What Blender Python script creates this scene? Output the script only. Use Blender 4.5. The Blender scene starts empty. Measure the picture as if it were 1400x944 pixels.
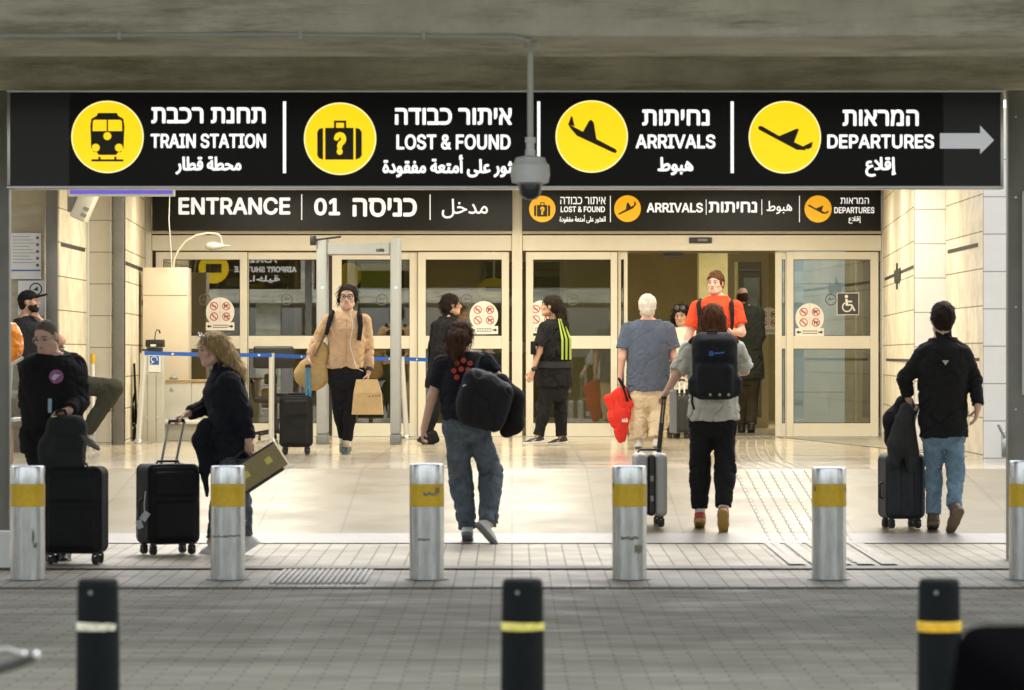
import bpy, bmesh, math, os
import mathutils
import numpy as np
from mathutils import Vector, Matrix

R = math.radians
S = bpy.context.scene
C = S.collection

# ------------------------------------------------------------------ camera, sky, sun, lamps, exposure
CAMZ = 1.02          # the eye stands 1.02 m above the terminal floor (z = 0); the road lies 0.46 m below that floor
FPX, HORIZ, CX = 5250.0, 485.0, 700.0
EXPOSURE = 1.55
cam = bpy.data.objects.new('camera', bpy.data.cameras.new('camera'))
C.objects.link(cam)
cam.location = (0, 0, CAMZ)
cam.rotation_euler = (R(90), 0, 0)
cam.data.sensor_width = 36
cam.data.lens = 36 * FPX / 1400
cam.data.shift_y = (HORIZ - 472) / 1400
cam.data.clip_start = 0.1
cam.data.clip_end = 5000
cam.data.dof.use_dof = True
cam.data.dof.focus_distance = 40
cam.data.dof.aperture_fstop = 5.0
S.camera = cam

world = bpy.data.worlds.new('World')
S.world = world
world.use_nodes = True
wn = world.node_tree
bg = wn.nodes['Background']
sky = wn.nodes.new('ShaderNodeTexSky')
sky.sky_type = 'NISHITA'
sky.sun_disc = False
sky.sun_elevation = R(58)
sky.sun_rotation = R(20)
sky.air_density = 1.0
sky.dust_density = 3.0
hs = wn.nodes.new('ShaderNodeHueSaturation')            # a hazy, milky sky
hs.inputs['Saturation'].default_value = .30
wn.links.new(sky.outputs[0], hs.inputs['Color'])
wn.links.new(hs.outputs[0], bg.inputs[0])
bg.inputs[1].default_value = 0.15

sun = bpy.data.objects.new('sun', bpy.data.lights.new('sun', 'SUN'))
C.objects.link(sun)
sun.data.energy = 0.5
sun.data.angle = R(25)
sun.data.color = (1, .96, .88)
sun.rotation_euler = (R(-32), 0, R(-20))


def area(name, loc, sx, sy, power, col, rot=(0, 0, 0)):
    l = bpy.data.lights.new(name, 'AREA')
    l.shape = 'RECTANGLE'
    l.size, l.size_y = sx, sy
    l.energy, l.color = power, col
    o = bpy.data.objects.new(name, l)
    C.objects.link(o)
    o.location = loc
    o.rotation_euler = rot
    return o


WARM = (1, .945, .79)
for yy in (39.7, 42.5, 45.4):                      # the lamps of the entrance canopy's ceiling lights
    for xx in (-3.0, 0.0, 3.0):
        area('canopy_lamp', (xx, yy, 3.085), 1.5, .16, 25, WARM)
for xx in (-4, 0, 4):                                   # the hall's ceiling lights
    area('hall_lamp', (xx, 54, 3.02), 1.2, .2, 46, (1, .88, .58))

S.view_settings.view_transform = 'Standard'
S.view_settings.look = 'None'
S.view_settings.gamma = 1
S.view_settings.exposure = EXPOSURE
S.cycles.max_bounces = 7
S.cycles.transparent_max_bounces = 12
S.cycles.use_denoising = True
S.cycles.sample_clamp_indirect = 6
EK = 2 ** -EXPOSURE


# ------------------------------------------------------------------ pixels of the photograph -> points in the place
def P(px, py, d):
    return Vector(((px - CX) / FPX * d, d, CAMZ - (py - HORIZ) / FPX * d))


def ramp_z(d):
    if d >= 34.3:
        return 0.0
    if d >= 29.3:
        return -.0844 * (34.3 - d)
    if d >= 25.0:
        return -.422 - .03 * (29.3 - d) / 4.3
    return -.456


# ------------------------------------------------------------------ materials
def mat(name, col, rough=.6, metal=0, spec=.5, var=0, vscale=6, bump=0, bscale=60, emit=None, estr=1, coat=0, col2=None, stretch=None):
    m = bpy.data.materials.new(name)
    m.use_nodes = True
    nt = m.node_tree
    b = nt.nodes['Principled BSDF']
    b.inputs['Base Color'].default_value = (*col, 1)
    b.inputs['Roughness'].default_value = rough
    b.inputs['Metallic'].default_value = metal
    b.inputs['Specular IOR Level'].default_value = spec
    b.inputs['Coat Weight'].default_value = coat
    if emit:
        b.inputs['Emission Color'].default_value = (*emit, 1)
        b.inputs['Emission Strength'].default_value = estr * EK
    if var or col2 or bump:
        tc = nt.nodes.new('ShaderNodeTexCoord')
        mp = nt.nodes.new('ShaderNodeMapping')
        nt.links.new(tc.outputs['Object'], mp.inputs[0])
        if stretch:
            mp.inputs['Scale'].default_value = stretch
    if var or col2:
        n = nt.nodes.new('ShaderNodeTexNoise')
        n.inputs['Scale'].default_value = vscale
        n.inputs['Detail'].default_value = 6
        n.inputs['Roughness'].default_value = .65
        nt.links.new(mp.outputs[0], n.inputs['Vector'])
        r = nt.nodes.new('ShaderNodeValToRGB')
        lo = tuple(c * (1 - var) for c in col)
        hi = tuple(min(1, c * (1 + var)) for c in (col2 or col))
        r.color_ramp.elements[0].color = (*lo, 1)
        r.color_ramp.elements[1].color = (*hi, 1)
        r.color_ramp.elements[0].position = .3
        r.color_ramp.elements[1].position = .7
        nt.links.new(n.outputs['Fac'], r.inputs[0])
        nt.links.new(r.outputs[0], b.inputs['Base Color'])
    if bump:
        n2 = nt.nodes.new('ShaderNodeTexNoise')
        n2.inputs['Scale'].default_value = bscale
        n2.inputs['Detail'].default_value = 5
        nt.links.new(mp.outputs[0], n2.inputs['Vector'])
        bp = nt.nodes.new('ShaderNodeBump')
        bp.inputs['Strength'].default_value = bump
        bp.inputs['Distance'].default_value = .01
        nt.links.new(n2.outputs['Fac'], bp.inputs['Height'])
        nt.links.new(bp.outputs[0], b.inputs['Normal'])
    return m


def brick_mat(name, c1, c2, mortar, bw, rh, ms, plane='XY', offs=.5, rough=.5, spec=.5, wear=.25, wscale=2.0, bump=.3, mix=0.0, shift=(0, 0), rvar=.12, coat=0, streak=None):
    """paving, tiles or stone courses: a brick pattern in metres, with blotchy wear and a bumped joint"""
    m = bpy.data.materials.new(name)
    m.use_nodes = True
    nt = m.node_tree
    L = nt.links.new
    b = nt.nodes['Principled BSDF']
    tc = nt.nodes.new('ShaderNodeTexCoord')
    sp = nt.nodes.new('ShaderNodeSeparateXYZ')
    L(tc.outputs['Object'], sp.inputs[0])
    cb = nt.nodes.new('ShaderNodeCombineXYZ')
    a1 = nt.nodes.new('ShaderNodeMath'); a1.operation = 'ADD'
    a2 = nt.nodes.new('ShaderNodeMath'); a2.operation = 'ADD'
    a1.inputs[1].default_value, a2.inputs[1].default_value = shift
    if plane == 'XY':
        L(sp.outputs[0], a1.inputs[0]); L(sp.outputs[1], a2.inputs[0])
    elif plane == 'YX':
        L(sp.outputs[1], a1.inputs[0]); L(sp.outputs[0], a2.inputs[0])
    else:
        s = nt.nodes.new('ShaderNodeMath'); s.operation = 'ADD'
        L(sp.outputs[0], s.inputs[0]); L(sp.outputs[1], s.inputs[1])
        L(s.outputs[0], a1.inputs[0]); L(sp.outputs[2], a2.inputs[0])
    L(a1.outputs[0], cb.inputs[0]); L(a2.outputs[0], cb.inputs[1])
    br = nt.nodes.new('ShaderNodeTexBrick')
    br.offset = offs
    br.inputs['Scale'].default_value = 1
    br.inputs['Brick Width'].default_value = bw
    br.inputs['Row Height'].default_value = rh
    br.inputs['Mortar Size'].default_value = ms
    br.inputs['Mortar Smooth'].default_value = .1
    br.inputs['Bias'].default_value = mix
    br.inputs['Color1'].default_value = (*c1, 1)
    br.inputs['Color2'].default_value = (*c2, 1)
    br.inputs['Mortar'].default_value = (*mortar, 1)
    L(cb.outputs[0], br.inputs['Vector'])
    n = nt.nodes.new('ShaderNodeTexNoise')
    n.inputs['Scale'].default_value = wscale
    n.inputs['Detail'].default_value = 8
    n.inputs['Roughness'].default_value = .7
    if streak:
        mp_ = nt.nodes.new('ShaderNodeMapping'); mp_.inputs['Scale'].default_value = streak
        L(tc.outputs['Object'], mp_.inputs[0]); L(mp_.outputs[0], n.inputs['Vector'])
    else:
        L(tc.outputs['Object'], n.inputs['Vector'])
    mr = nt.nodes.new('ShaderNodeMapRange')
    mr.inputs[1].default_value, mr.inputs[2].default_value = .25, .75
    mr.inputs[3].default_value, mr.inputs[4].default_value = 1 - wear, 1 + wear * .5
    L(n.outputs['Fac'], mr.inputs[0])
    mx = nt.nodes.new('ShaderNodeMix'); mx.data_type = 'RGBA'; mx.blend_type = 'MULTIPLY'
    mx.inputs[0].default_value = 1
    L(br.outputs['Color'], mx.inputs[6]); L(mr.outputs[0], mx.inputs[7])
    L(mx.outputs[2], b.inputs['Base Color'])
    n3 = nt.nodes.new('ShaderNodeTexNoise')
    n3.inputs['Scale'].default_value = wscale * 2.3
    n3.inputs['Detail'].default_value = 4
    L(tc.outputs['Object'], n3.inputs['Vector'])
    mr2 = nt.nodes.new('ShaderNodeMapRange')
    mr2.inputs[1].default_value, mr2.inputs[2].default_value = .3, .7
    mr2.inputs[3].default_value, mr2.inputs[4].default_value = max(.02, rough - rvar), rough + rvar
    L(n3.outputs['Fac'], mr2.inputs[0]); L(mr2.outputs[0], b.inputs['Roughness'])
    b.inputs['Specular IOR Level'].default_value = spec
    b.inputs['Coat Weight'].default_value = coat
    b.inputs['Coat Roughness'].default_value = .12
    n4 = nt.nodes.new('ShaderNodeTexNoise')
    n4.inputs['Scale'].default_value = 45
    n4.inputs['Detail'].default_value = 5
    L(tc.outputs['Object'], n4.inputs['Vector'])
    h = nt.nodes.new('ShaderNodeMath'); h.operation = 'MULTIPLY_ADD'
    L(br.outputs['Fac'], h.inputs[0]); h.inputs[1].default_value = -1
    hm = nt.nodes.new('ShaderNodeMath'); hm.operation = 'MULTIPLY'; hm.inputs[1].default_value = .35
    L(n4.outputs['Fac'], hm.inputs[0]); L(hm.outputs[0], h.inputs[2])
    bp = nt.nodes.new('ShaderNodeBump')
    bp.inputs['Strength'].default_value = bump
    bp.inputs['Distance'].default_value = .006
    L(h.outputs[0], bp.inputs['Height']); L(bp.outputs[0], b.inputs['Normal'])
    return m


def glass_mat(name, tint, refl=.10, rough=.0):
    m = bpy.data.materials.new(name)
    m.use_nodes = True
    nt = m.node_tree
    nt.nodes.clear()
    o = nt.nodes.new('ShaderNodeOutputMaterial')
    t = nt.nodes.new('ShaderNodeBsdfTransparent'); t.inputs[0].default_value = (*tint, 1)
    g = nt.nodes.new('ShaderNodeBsdfGlossy'); g.inputs['Roughness'].default_value = rough
    f = nt.nodes.new('ShaderNodeLayerWeight'); f.inputs[0].default_value = .25
    mr = nt.nodes.new('ShaderNodeMapRange')
    mr.inputs[3].default_value, mr.inputs[4].default_value = refl, 1
    nt.links.new(f.outputs['Fresnel'], mr.inputs[0])
    x = nt.nodes.new('ShaderNodeMixShader')
    nt.links.new(mr.outputs[0], x.inputs[0]); nt.links.new(t.outputs[0], x.inputs[1]); nt.links.new(g.outputs[0], x.inputs[2])
    nt.links.new(x.outputs[0], o.inputs[0])
    return m


def cloth(name, col, var=.18, rough=.92, bump=.35, bscale=90, col2=None):
    m = mat(name, col, rough, spec=.2, var=var, vscale=9, bump=bump, bscale=bscale, col2=col2)
    nt = m.node_tree
    b = nt.nodes['Principled BSDF']
    first = b.inputs['Normal'].links[0].from_node
    tc = nt.nodes.new('ShaderNodeTexCoord')
    mp = nt.nodes.new('ShaderNodeMapping'); mp.inputs['Rotation'].default_value = (.3, .5, .2); mp.inputs['Scale'].default_value = (1.6, 1.2, 1)
    nt.links.new(tc.outputs['Object'], mp.inputs[0])
    n = nt.nodes.new('ShaderNodeTexNoise'); n.noise_type = 'RIDGED_MULTIFRACTAL'
    n.inputs['Scale'].default_value = 7; n.inputs['Detail'].default_value = 3; n.inputs['Distortion'].default_value = .8
    nt.links.new(mp.outputs[0], n.inputs['Vector'])
    bp = nt.nodes.new('ShaderNodeBump'); bp.inputs['Strength'].default_value = .55; bp.inputs['Distance'].default_value = .012; bp.invert = True
    nt.links.new(n.outputs['Fac'], bp.inputs['Height']); nt.links.new(bp.outputs[0], first.inputs['Normal'])
    return m


def concrete_mat(name, col, stain):
    m = mat(name, col, .85, spec=.3, var=.22, vscale=1.6, bump=.35, bscale=30)
    nt = m.node_tree
    b = nt.nodes['Principled BSDF']
    src = b.inputs['Base Color'].links[0].from_socket
    tc = nt.nodes.new('ShaderNodeTexCoord')
    mp = nt.nodes.new('ShaderNodeMapping')
    mp.inputs['Scale'].default_value = (.5, .5, 4)
    nt.links.new(tc.outputs['Object'], mp.inputs[0])
    n = nt.nodes.new('ShaderNodeTexNoise')
    n.inputs['Scale'].default_value = 1.7; n.inputs['Detail'].default_value = 9; n.inputs['Roughness'].default_value = .75
    nt.links.new(mp.outputs[0], n.inputs['Vector'])
    r = nt.nodes.new('ShaderNodeMapRange')
    r.inputs[1].default_value, r.inputs[2].default_value = .47, .64
    nt.links.new(n.outputs['Fac'], r.inputs[0])
    x = nt.nodes.new('ShaderNodeMix'); x.data_type = 'RGBA'
    nt.links.new(r.outputs[0], x.inputs[0])
    nt.links.new(src, x.inputs[6]); x.inputs[7].default_value = (*stain, 1)
    nt.links.new(x.outputs[2], b.inputs['Base Color'])
    return m


# ------------------------------------------------------------------ geometry collector
class MB:
    def __init__(s):
        s.v, s.f = [], []

    def add(s, vs, fs):
        n = len(s.v)
        s.v += [tuple(v) for v in vs]
        s.f += [tuple(i + n for i in f) for f in fs]
        return s

    def bm(s, b):
        b.verts.index_update()
        s.add([v.co for v in b.verts], [[v.index for v in f.verts] for f in b.faces])
        b.free()
        return s

    def box(s, x0, x1, y0, y1, z0, z1, bev=0, M=None, seg=2):
        b = bmesh.new()
        bmesh.ops.create_cube(b, size=1)
        for v in b.verts:
            v.co = Vector(((x0 + x1) / 2 + v.co.x * (x1 - x0), (y0 + y1) / 2 + v.co.y * (y1 - y0), (z0 + z1) / 2 + v.co.z * (z1 - z0)))
        if bev:
            bmesh.ops.bevel(b, geom=list(b.edges), offset=bev, segments=seg, affect='EDGES', profile=.5)
        if M is not None:
            bmesh.ops.transform(b, matrix=M, verts=b.verts)
        return s.bm(b)

    def tube(s, pts, r, n=10, caps=True):
        pts = [Vector(p) for p in pts]
        rs = r if isinstance(r, (list, tuple)) else [r] * len(pts)
        rings, vs, fs = [], [], []
        up = None
        for i, p in enumerate(pts):
            t = (pts[min(i + 1, len(pts) - 1)] - pts[max(i - 1, 0)]).normalized()
            if up is None:
                up = Vector((0, 0, 1)) if abs(t.z) < .9 else Vector((1, 0, 0))
            a = t.cross(up).normalized()
            up = a.cross(t).normalized()
            for k in range(n):
                w = 2 * math.pi * k / n
                vs.append(p + (a * math.cos(w) + up * math.sin(w)) * rs[i])
        for i in range(len(pts) - 1):
            for k in range(n):
                k2 = (k + 1) % n
                fs.append((i * n + k, i * n + k2, (i + 1) * n + k2, (i + 1) * n + k))
        if caps:
            fs.append(tuple(range(n - 1, -1, -1)))
            fs.append(tuple((len(pts) - 1) * n + k for k in range(n)))
        return s.add(vs, fs)

    def lathe(s, prof, c=(0, 0, 0), n=24, M=None):
        """prof: (radius, z) from bottom to top"""
        vs, fs = [], []
        for r, z in prof:
            for k in range(n):
                w = 2 * math.pi * k / n
                v = Vector((r * math.cos(w), r * math.sin(w), z))
                if M is not None:
                    v = M @ v
                vs.append(v + Vector(c))
        for i in range(len(prof) - 1):
            for k in range(n):
                k2 = (k + 1) % n
                fs.append((i * n + k, i * n + k2, (i + 1) * n + k2, (i + 1) * n + k))
        fs.append(tuple(range(n - 1, -1, -1)))
        fs.append(tuple((len(prof) - 1) * n + k for k in range(n)))
        return s.add(vs, fs)

    def plate(s, poly, y, th=.004):
        """a flat plate facing the camera side (-Y): poly in (x, z), front at y"""
        a = sum(poly[i][0] * poly[(i + 1) % len(poly)][1] - poly[(i + 1) % len(poly)][0] * poly[i][1] for i in range(len(poly)))
        if a < 0:
            poly = poly[::-1]
        n = len(poly)
        vs = [(x, y, z) for x, z in poly] + [(x, y + th, z) for x, z in poly]
        fs = [tuple(range(n)), tuple(range(2 * n - 1, n - 1, -1))]
        for i in range(n):
            j = (i + 1) % n
            fs.append((i, i + n, j + n, j))
        return s.add(vs, fs)

    def disc(s, x, z, r, y, th=.004, n=40, r2=None):
        return s.plate([(x + r * math.cos(2 * math.pi * k / n), z + (r2 or r) * math.sin(2 * math.pi * k / n)) for k in range(n)], y, th)

    def ring(s, x, z, r0, r1, y, th=.003, n=36):
        vs, fs = [], []
        for k in range(n):
            w = 2 * math.pi * k / n
            c, q = math.cos(w), math.sin(w)
            for r, yy in ((r0, y), (r1, y), (r1, y + th), (r0, y + th)):
                vs.append((x + r * c, yy, z + r * q))
        for k in range(n):
            a, b = 4 * k, 4 * ((k + 1) % n)
            for i in range(4):
                j = (i + 1) % 4
                fs.append((a + i, a + j, b + j, b + i))
        return s.add(vs, fs)

    def build(s, name, m, parent=None, smooth=False, origin=None, kind=None, angle=35):
        o = None
        if parent is not None:
            q = parent
            o = Vector((0, 0, 0))
            while q is not None:
                o = o + Vector(q.location)
                q = q.parent
        elif origin is not None:
            o = Vector(origin)
        else:
            a = np.array(s.v)
            o = Vector(((a[:, 0].min() + a[:, 0].max()) / 2, (a[:, 1].min() + a[:, 1].max()) / 2, a[:, 2].min()))
        me = bpy.data.meshes.new(name)
        me.from_pydata([(v[0] - o.x, v[1] - o.y, v[2] - o.z) for v in s.v], [], s.f)
        b = bmesh.new(); b.from_mesh(me)
        bmesh.ops.recalc_face_normals(b, faces=b.faces)
        b.to_mesh(me); b.free()
        if m:
            me.materials.append(m)
        ob = bpy.data.objects.new(name, me)
        C.objects.link(ob)
        if parent is not None:
            ob.parent = parent
        else:
            ob.location = o
        if smooth:
            me.shade_smooth()
            me.set_sharp_from_angle(angle=R(angle))
        if kind:
            ob['kind'] = kind
        return ob


def empty(name, loc, label, cat, group=None):
    o = bpy.data.objects.new(name, None)
    C.objects.link(o)
    o.location = loc
    o.empty_display_size = .1
    return tag(o, label, cat, group)


def tag(o, label, cat, group=None):
    o['label'] = label
    o['category'] = cat
    if group:
        o['group'] = group
    return o


# ------------------------------------------------------------------ writing
_fd = os.path.join(bpy.utils.resource_path('LOCAL'), 'datafiles', 'fonts')


def _font(fn):
    try:
        return bpy.data.fonts.load(os.path.join(_fd, fn))
    except Exception:
        return None


F_LAT, F_HEB, F_ARA = _font('Inter.woff2'), _font('NotoSansHebrew-Regular.woff2'), _font('NotoSansArabic-VariableFont_wdth,wght.woff2')
_AR = {'م': 'FEE1 FEE2 FEE3 FEE4', 'ح': 'FEA1 FEA2 FEA3 FEA4', 'ط': 'FEC1 FEC2 FEC3 FEC4', 'ة': 'FE93 FE94', 'ق': 'FED5 FED6 FED7 FED8', 'ا': 'FE8D FE8E',
       'ر': 'FEAD FEAE', 'ل': 'FEDD FEDE FEDF FEE0', 'ع': 'FEC9 FECA FECB FECC', 'ث': 'FE99 FE9A FE9B FE9C', 'و': 'FEED FEEE', 'ى': 'FEEF FEF0', 'أ': 'FE83 FE84',
       'ت': 'FE95 FE96 FE97 FE98', 'ف': 'FED1 FED2 FED3 FED4', 'د': 'FEA9 FEAA', 'ه': 'FEE9 FEEA FEEB FEEC', 'ب': 'FE8F FE90 FE91 FE92', 'إ': 'FE87 FE88',
       'خ': 'FEA5 FEA6 FEA7 FEA8', 'ﻻ': 'FEFB FEFC', 'ي': 'FEF1 FEF2 FEF3 FEF4'}


def arabic(t):
    """joined letter forms, then laid out right to left"""
    t = t.replace('لا', 'ﻻ')
    out = ''
    for i, c in enumerate(t):
        if c not in _AR:
            out += c
            continue
        f = [chr(int(h, 16)) for h in _AR[c].split()]
        prv = i > 0 and t[i - 1] in _AR and len(_AR[t[i - 1]].split()) == 4
        nxt = i < len(t) - 1 and t[i + 1] in _AR and len(f) == 4
        out += f[(1 if prv else 0) + (2 if nxt else 0)] if len(f) == 4 else f[1 if prv else 0]
    return out[::-1]


def write(mb, text, font, box, y, bold=.0, mirror=False, face=-1):
    """lay text in the rectangle box = (x0, x1, z0, z1) as thin plates facing -Y (face=-1) or +Y"""
    cu = bpy.data.curves.new('lettering', 'FONT')
    cu.body = text
    if font:
        cu.font = font
    cu.resolution_u = 4
    cu.fill_mode = 'NONE'
    ob = bpy.data.objects.new('lettering', cu)
    C.objects.link(ob)
    dg = bpy.context.evaluated_depsgraph_get()
    dg.update()
    me = ob.evaluated_get(dg).to_mesh()
    vs = np.array([v.co[:2] for v in me.vertices])
    es = [tuple(sorted(e.vertices)) for e in me.edges]
    ob.evaluated_get(dg).to_mesh_clear()
    bpy.data.objects.remove(ob)
    bpy.data.curves.remove(cu)
    if not len(vs):
        return
    # fill by winding number, because the letters' outlines overlap themselves
    ed = np.array([(a, b) if b == a + 1 else (b, a) for a, b in es])
    r = mathutils.geometry.delaunay_2d_cdt([Vector(v) for v in vs], es, [], 0, 1e-6)
    nv = np.array([v[:] for v in r[0]])
    fs = []
    A_, B_ = vs[ed[:, 0]], vs[ed[:, 1]]
    for t in r[2]:
        c = nv[list(t)].mean(0)
        up_ = (A_[:, 1] <= c[1]) & (B_[:, 1] > c[1])
        dn_ = (A_[:, 1] > c[1]) & (B_[:, 1] <= c[1])
        cr = (B_[:, 0] - A_[:, 0]) * (c[1] - A_[:, 1]) - (c[0] - A_[:, 0]) * (B_[:, 1] - A_[:, 1])
        if (up_ & (cr > 0)).sum() - (dn_ & (cr < 0)).sum() != 0:
            fs.append(tuple(t))
    vs = nv
    lo, hi = vs.min(0), vs.max(0)
    x0, x1, z0, z1 = box
    if x1 is None:
        x1 = x0 + (z1 - z0) * (hi[0] - lo[0]) / (hi[1] - lo[1])
    k = ((x1 - x0 - 2 * bold) / (hi[0] - lo[0]), (z1 - z0 - 2 * bold) / (hi[1] - lo[1]))
    q = (vs - lo) * k + np.array((x0 + bold, z0 + bold))
    offs = [(0, 0)] + ([(bold * math.cos(a), bold * math.sin(a)) for a in [i * math.pi / 4 for i in range(8)]] if bold else [])
    for i, (ax, az) in enumerate(offs):
        yy = y + face * .00025 * i
        if face < 0:
            mb.add([(x + ax, yy, z + az) for x, z in q], fs)
        else:
            mb.add([(x0 + x1 - x + ax, yy, z + az) for x, z in q], [f[::-1] for f in fs])
# ------------------------------------------------------------------ shared materials
M_road = brick_mat('road_pavers', (.27, .258, .198), (.345, .328, .255), (.165, .158, .12), .25, .125, .006, 'XY', .5, .72, .3, .5, 1.0, .25, rvar=.15, streak=(.16, 1.5, 1))
M_pave = brick_mat('pavement_pavers', (.255, .228, .168), (.315, .285, .215), (.10, .09, .07), .62, .125, .007, 'YX', .35, .55, .4, .35, .9, .5)
M_ramp = brick_mat('ramp_tiles', (.185, .156, .103), (.205, .173, .114), (.12, .10, .065), .667, 1.13, .007, 'XY', 0, .38, .2, .10, .8, .05, shift=(.0, -29.87), rvar=.10)
M_ramp_edge = mat('ramp_edge_stone', (.235, .222, .195), .45, var=.1, vscale=5, bump=.1)
M_floor = brick_mat('entrance_tiles', (.55, .47, .35), (.60, .51, .38), (.22, .18, .13), .667, .667, .006, 'XY', 0, .17, .5, .12, .7, .03, shift=(0, .2), rvar=.07, coat=.25)
M_conc = concrete_mat('stained_concrete', (.56, .55, .455), (.29, .285, .225))
M_conc2 = concrete_mat('soffit_concrete', (.62, .59, .46), (.36, .335, .23))
M_stone = brick_mat('pale_stone_courses', (.72, .70, .64), (.78, .76, .70), (.34, .33, .30), 3.0, .36, .006, 'W', 0, .6, .4, .10, 4, .3, shift=(.9, -.02))
M_stone_skylit = brick_mat('skylit_stone_courses', (.84, .83, .80), (.88, .87, .84), (.40, .39, .36), 3.0, .36, .006, 'W', 0, .6, .4, .06, 4, .3, shift=(.9, -.02))  # same pale stone, skylight on the right piers put into a whiter colour
M_stone_warm = brick_mat('tan_stone_courses', (.66, .585, .44), (.74, .665, .51), (.28, .235, .155), 3.0, .36, .007, 'W', 0, .7, .35, .38, 3.2, .8, shift=(.7, -.05))
M_cream = mat('cream_metal', (.70, .65, .53), .42, spec=.5, var=.05, vscale=2, bump=.03)
M_slot = mat('dark_slot', (.03, .025, .02), .8)
M_grey_steel = mat('grey_painted_steel', (.24, .24, .21), .5, var=.15, vscale=3, bump=.1)
M_alu = mat('aluminium', (.55, .56, .55), .32, metal=.9, var=.06, vscale=4)
M_black_gloss = mat('black_sign_face', (.005, .005, .005), .2, spec=.12)
M_blank = mat('blank_sign_glass', (.006, .006, .006), .14, spec=.28)
M_black_matt = mat('black_panel', (.008, .008, .007), .35, spec=.25)
M_lit_white = mat('lit_white', (.8, .8, .8), .4, emit=(1, 1, .97), estr=1.0)
M_lit_yellow = mat('lit_yellow', (.8, .5, .0), .4, emit=(1, .70, .004), estr=.93)
M_lit_rim = mat('lit_disc_rim', (.8, .7, .4), .4, emit=(1, .88, .45), estr=.95)
M_pict = mat('pictogram_black', (.018, .013, .004), .5)
M_dim_white = mat('white_lettering', (.8, .8, .78), .4, emit=(.9, .9, 1.0), estr=.55)
M_dim_yellow = mat('yellow_disc', (.8, .42, .0), .4, emit=(1, .5, .005), estr=.35)
M_glass = glass_mat('door_glass', (.80, .82, .76), .19)
M_glass_blue = glass_mat('door_glass_daylit', (.86, .92, .92), .09)  # bluer tint puts the mirrored daylight into the glass colour
M_steel = mat('brushed_steel', (.60, .62, .61), .27, metal=1, var=.2, vscale=5, stretch=(5, 5, 1.2), bump=.06, bscale=14)
M_black = mat('black_plastic', (.012, .012, .012), .45, var=.2)
M_rubber = mat('dark_rubber', (.006, .008, .008), .8, spec=.15, var=.3, vscale=8, bump=.1)
M_white = mat('white_paint', (.75, .75, .72), .5, var=.05)
M_yellow_tape = mat('yellow_band', (.72, .46, .01), .45, var=.14, vscale=14)

# ------------------------------------------------------------------ ground: road, pavement, ramp, entrance floor
mb = MB(); mb.add([(-2500, -2500, -.52), (2500, -2500, -.52), (2500, 4000, -.52), (-2500, 4000, -.52)], [(0, 1, 2, 3)])
mb.build('ground', mat('far_ground', (.16, .15, .13), .9, var=.2, vscale=.3), origin=(0, 0, -.52), kind='structure')
mb = MB(); mb.box(-40, 40, -30, 24.35, -.515, -.46)
mb.build('road', M_road, origin=(0, 0, 0), kind='structure')
mb = MB(); mb.add([(-40, 24.36, -.452), (40, 24.36, -.452), (40, 25.0, -.452), (40, 29.29, -.424), (-40, 29.29, -.424), (-40, 25.0, -.452), (-40, 24.36, -.515), (40, 24.36, -.515)],
                  [(0, 1, 2, 5), (5, 2, 3, 4), (6, 7, 1, 0)])
mb.build('pavement', M_pave, origin=(0, 0, 0), kind='structure')
mb = MB()
for i in range(150):                                     # the row of stones along the road's edge, and the worn cross bands on the road
    x = -9.4 + i * .125
    mb.box(x + .004, x + .121, 24.22, 24.345, -.459, -.4535, bev=.003, seg=1)
mb.build('kerb_stones', mat('kerb_stone', (.10, .095, .08), .8, var=.35, vscale=9), origin=(0, 0, 0), kind='structure')
mb = MB(); mb.add([(-3.7, 26.1, -.4335), (4.2, 26.1, -.4335), (4.2, 26.4, -.4315), (-3.7, 26.4, -.4315)], [(0, 1, 2, 3)])
mb.build('pavement_band', brick_mat('grey_pavers', (.15, .14, .11), (.28, .26, .21), (.09, .085, .07), .5, .3, .008, 'XY', 0, .6, .4, .3, 1.2, .4, mix=-.55), origin=(0, 0, 0), kind='structure')
mb = MB(); mb.add([(-40, 29.292, -.4215), (-40, 34.3, 0), (4.78, 34.3, 0), (4.05, 29.292, -.4215)], [(0, 3, 2, 1)])
mb.build('ramp', M_ramp, origin=(0, 0, 0), kind='structure')
mb = MB(); mb.add([(4.053, 29.292, -.4225), (4.783, 34.3, -.001), (40, 34.3, -.001), (40, 29.292, -.4225)], [(0, 3, 2, 1)])
mb.build('side_ramp', brick_mat('side_ramp_stone', (.36, .32, .26), (.42, .38, .31), (.16, .14, .11), .667, 1.13, .006, 'XY', 0, .4, .45, .2, .9, .2), origin=(0, 0, 0), kind='structure')
mb = MB(); mb.add([(-40, 29.294, -.417), (-40, 29.86, -.3697), (4.13, 29.86, -.3697), (4.053, 29.294, -.417)], [(0, 3, 2, 1)])
mb.build('ramp_edge', M_ramp_edge, origin=(0, 0, 0), kind='structure')
mb = MB(); mb.box(-40, 40, 34.302, 62, -.3, 0)
mb.build('floor', M_floor, origin=(0, 0, 0), kind='structure')
mb = MB(); mb.add([(3.3, 47.2, .004), (4.4, 39.0, .004), (5.3, 34.32, .004), (12, 34.32, .004), (12, 47.2, .004)], [(0, 1, 2, 3, 4)])
mb.build('side_floor', mat('side_floor_stone', (.30, .27, .22), .3, var=.15, vscale=2), origin=(0, 0, 0), kind='structure')
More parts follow.
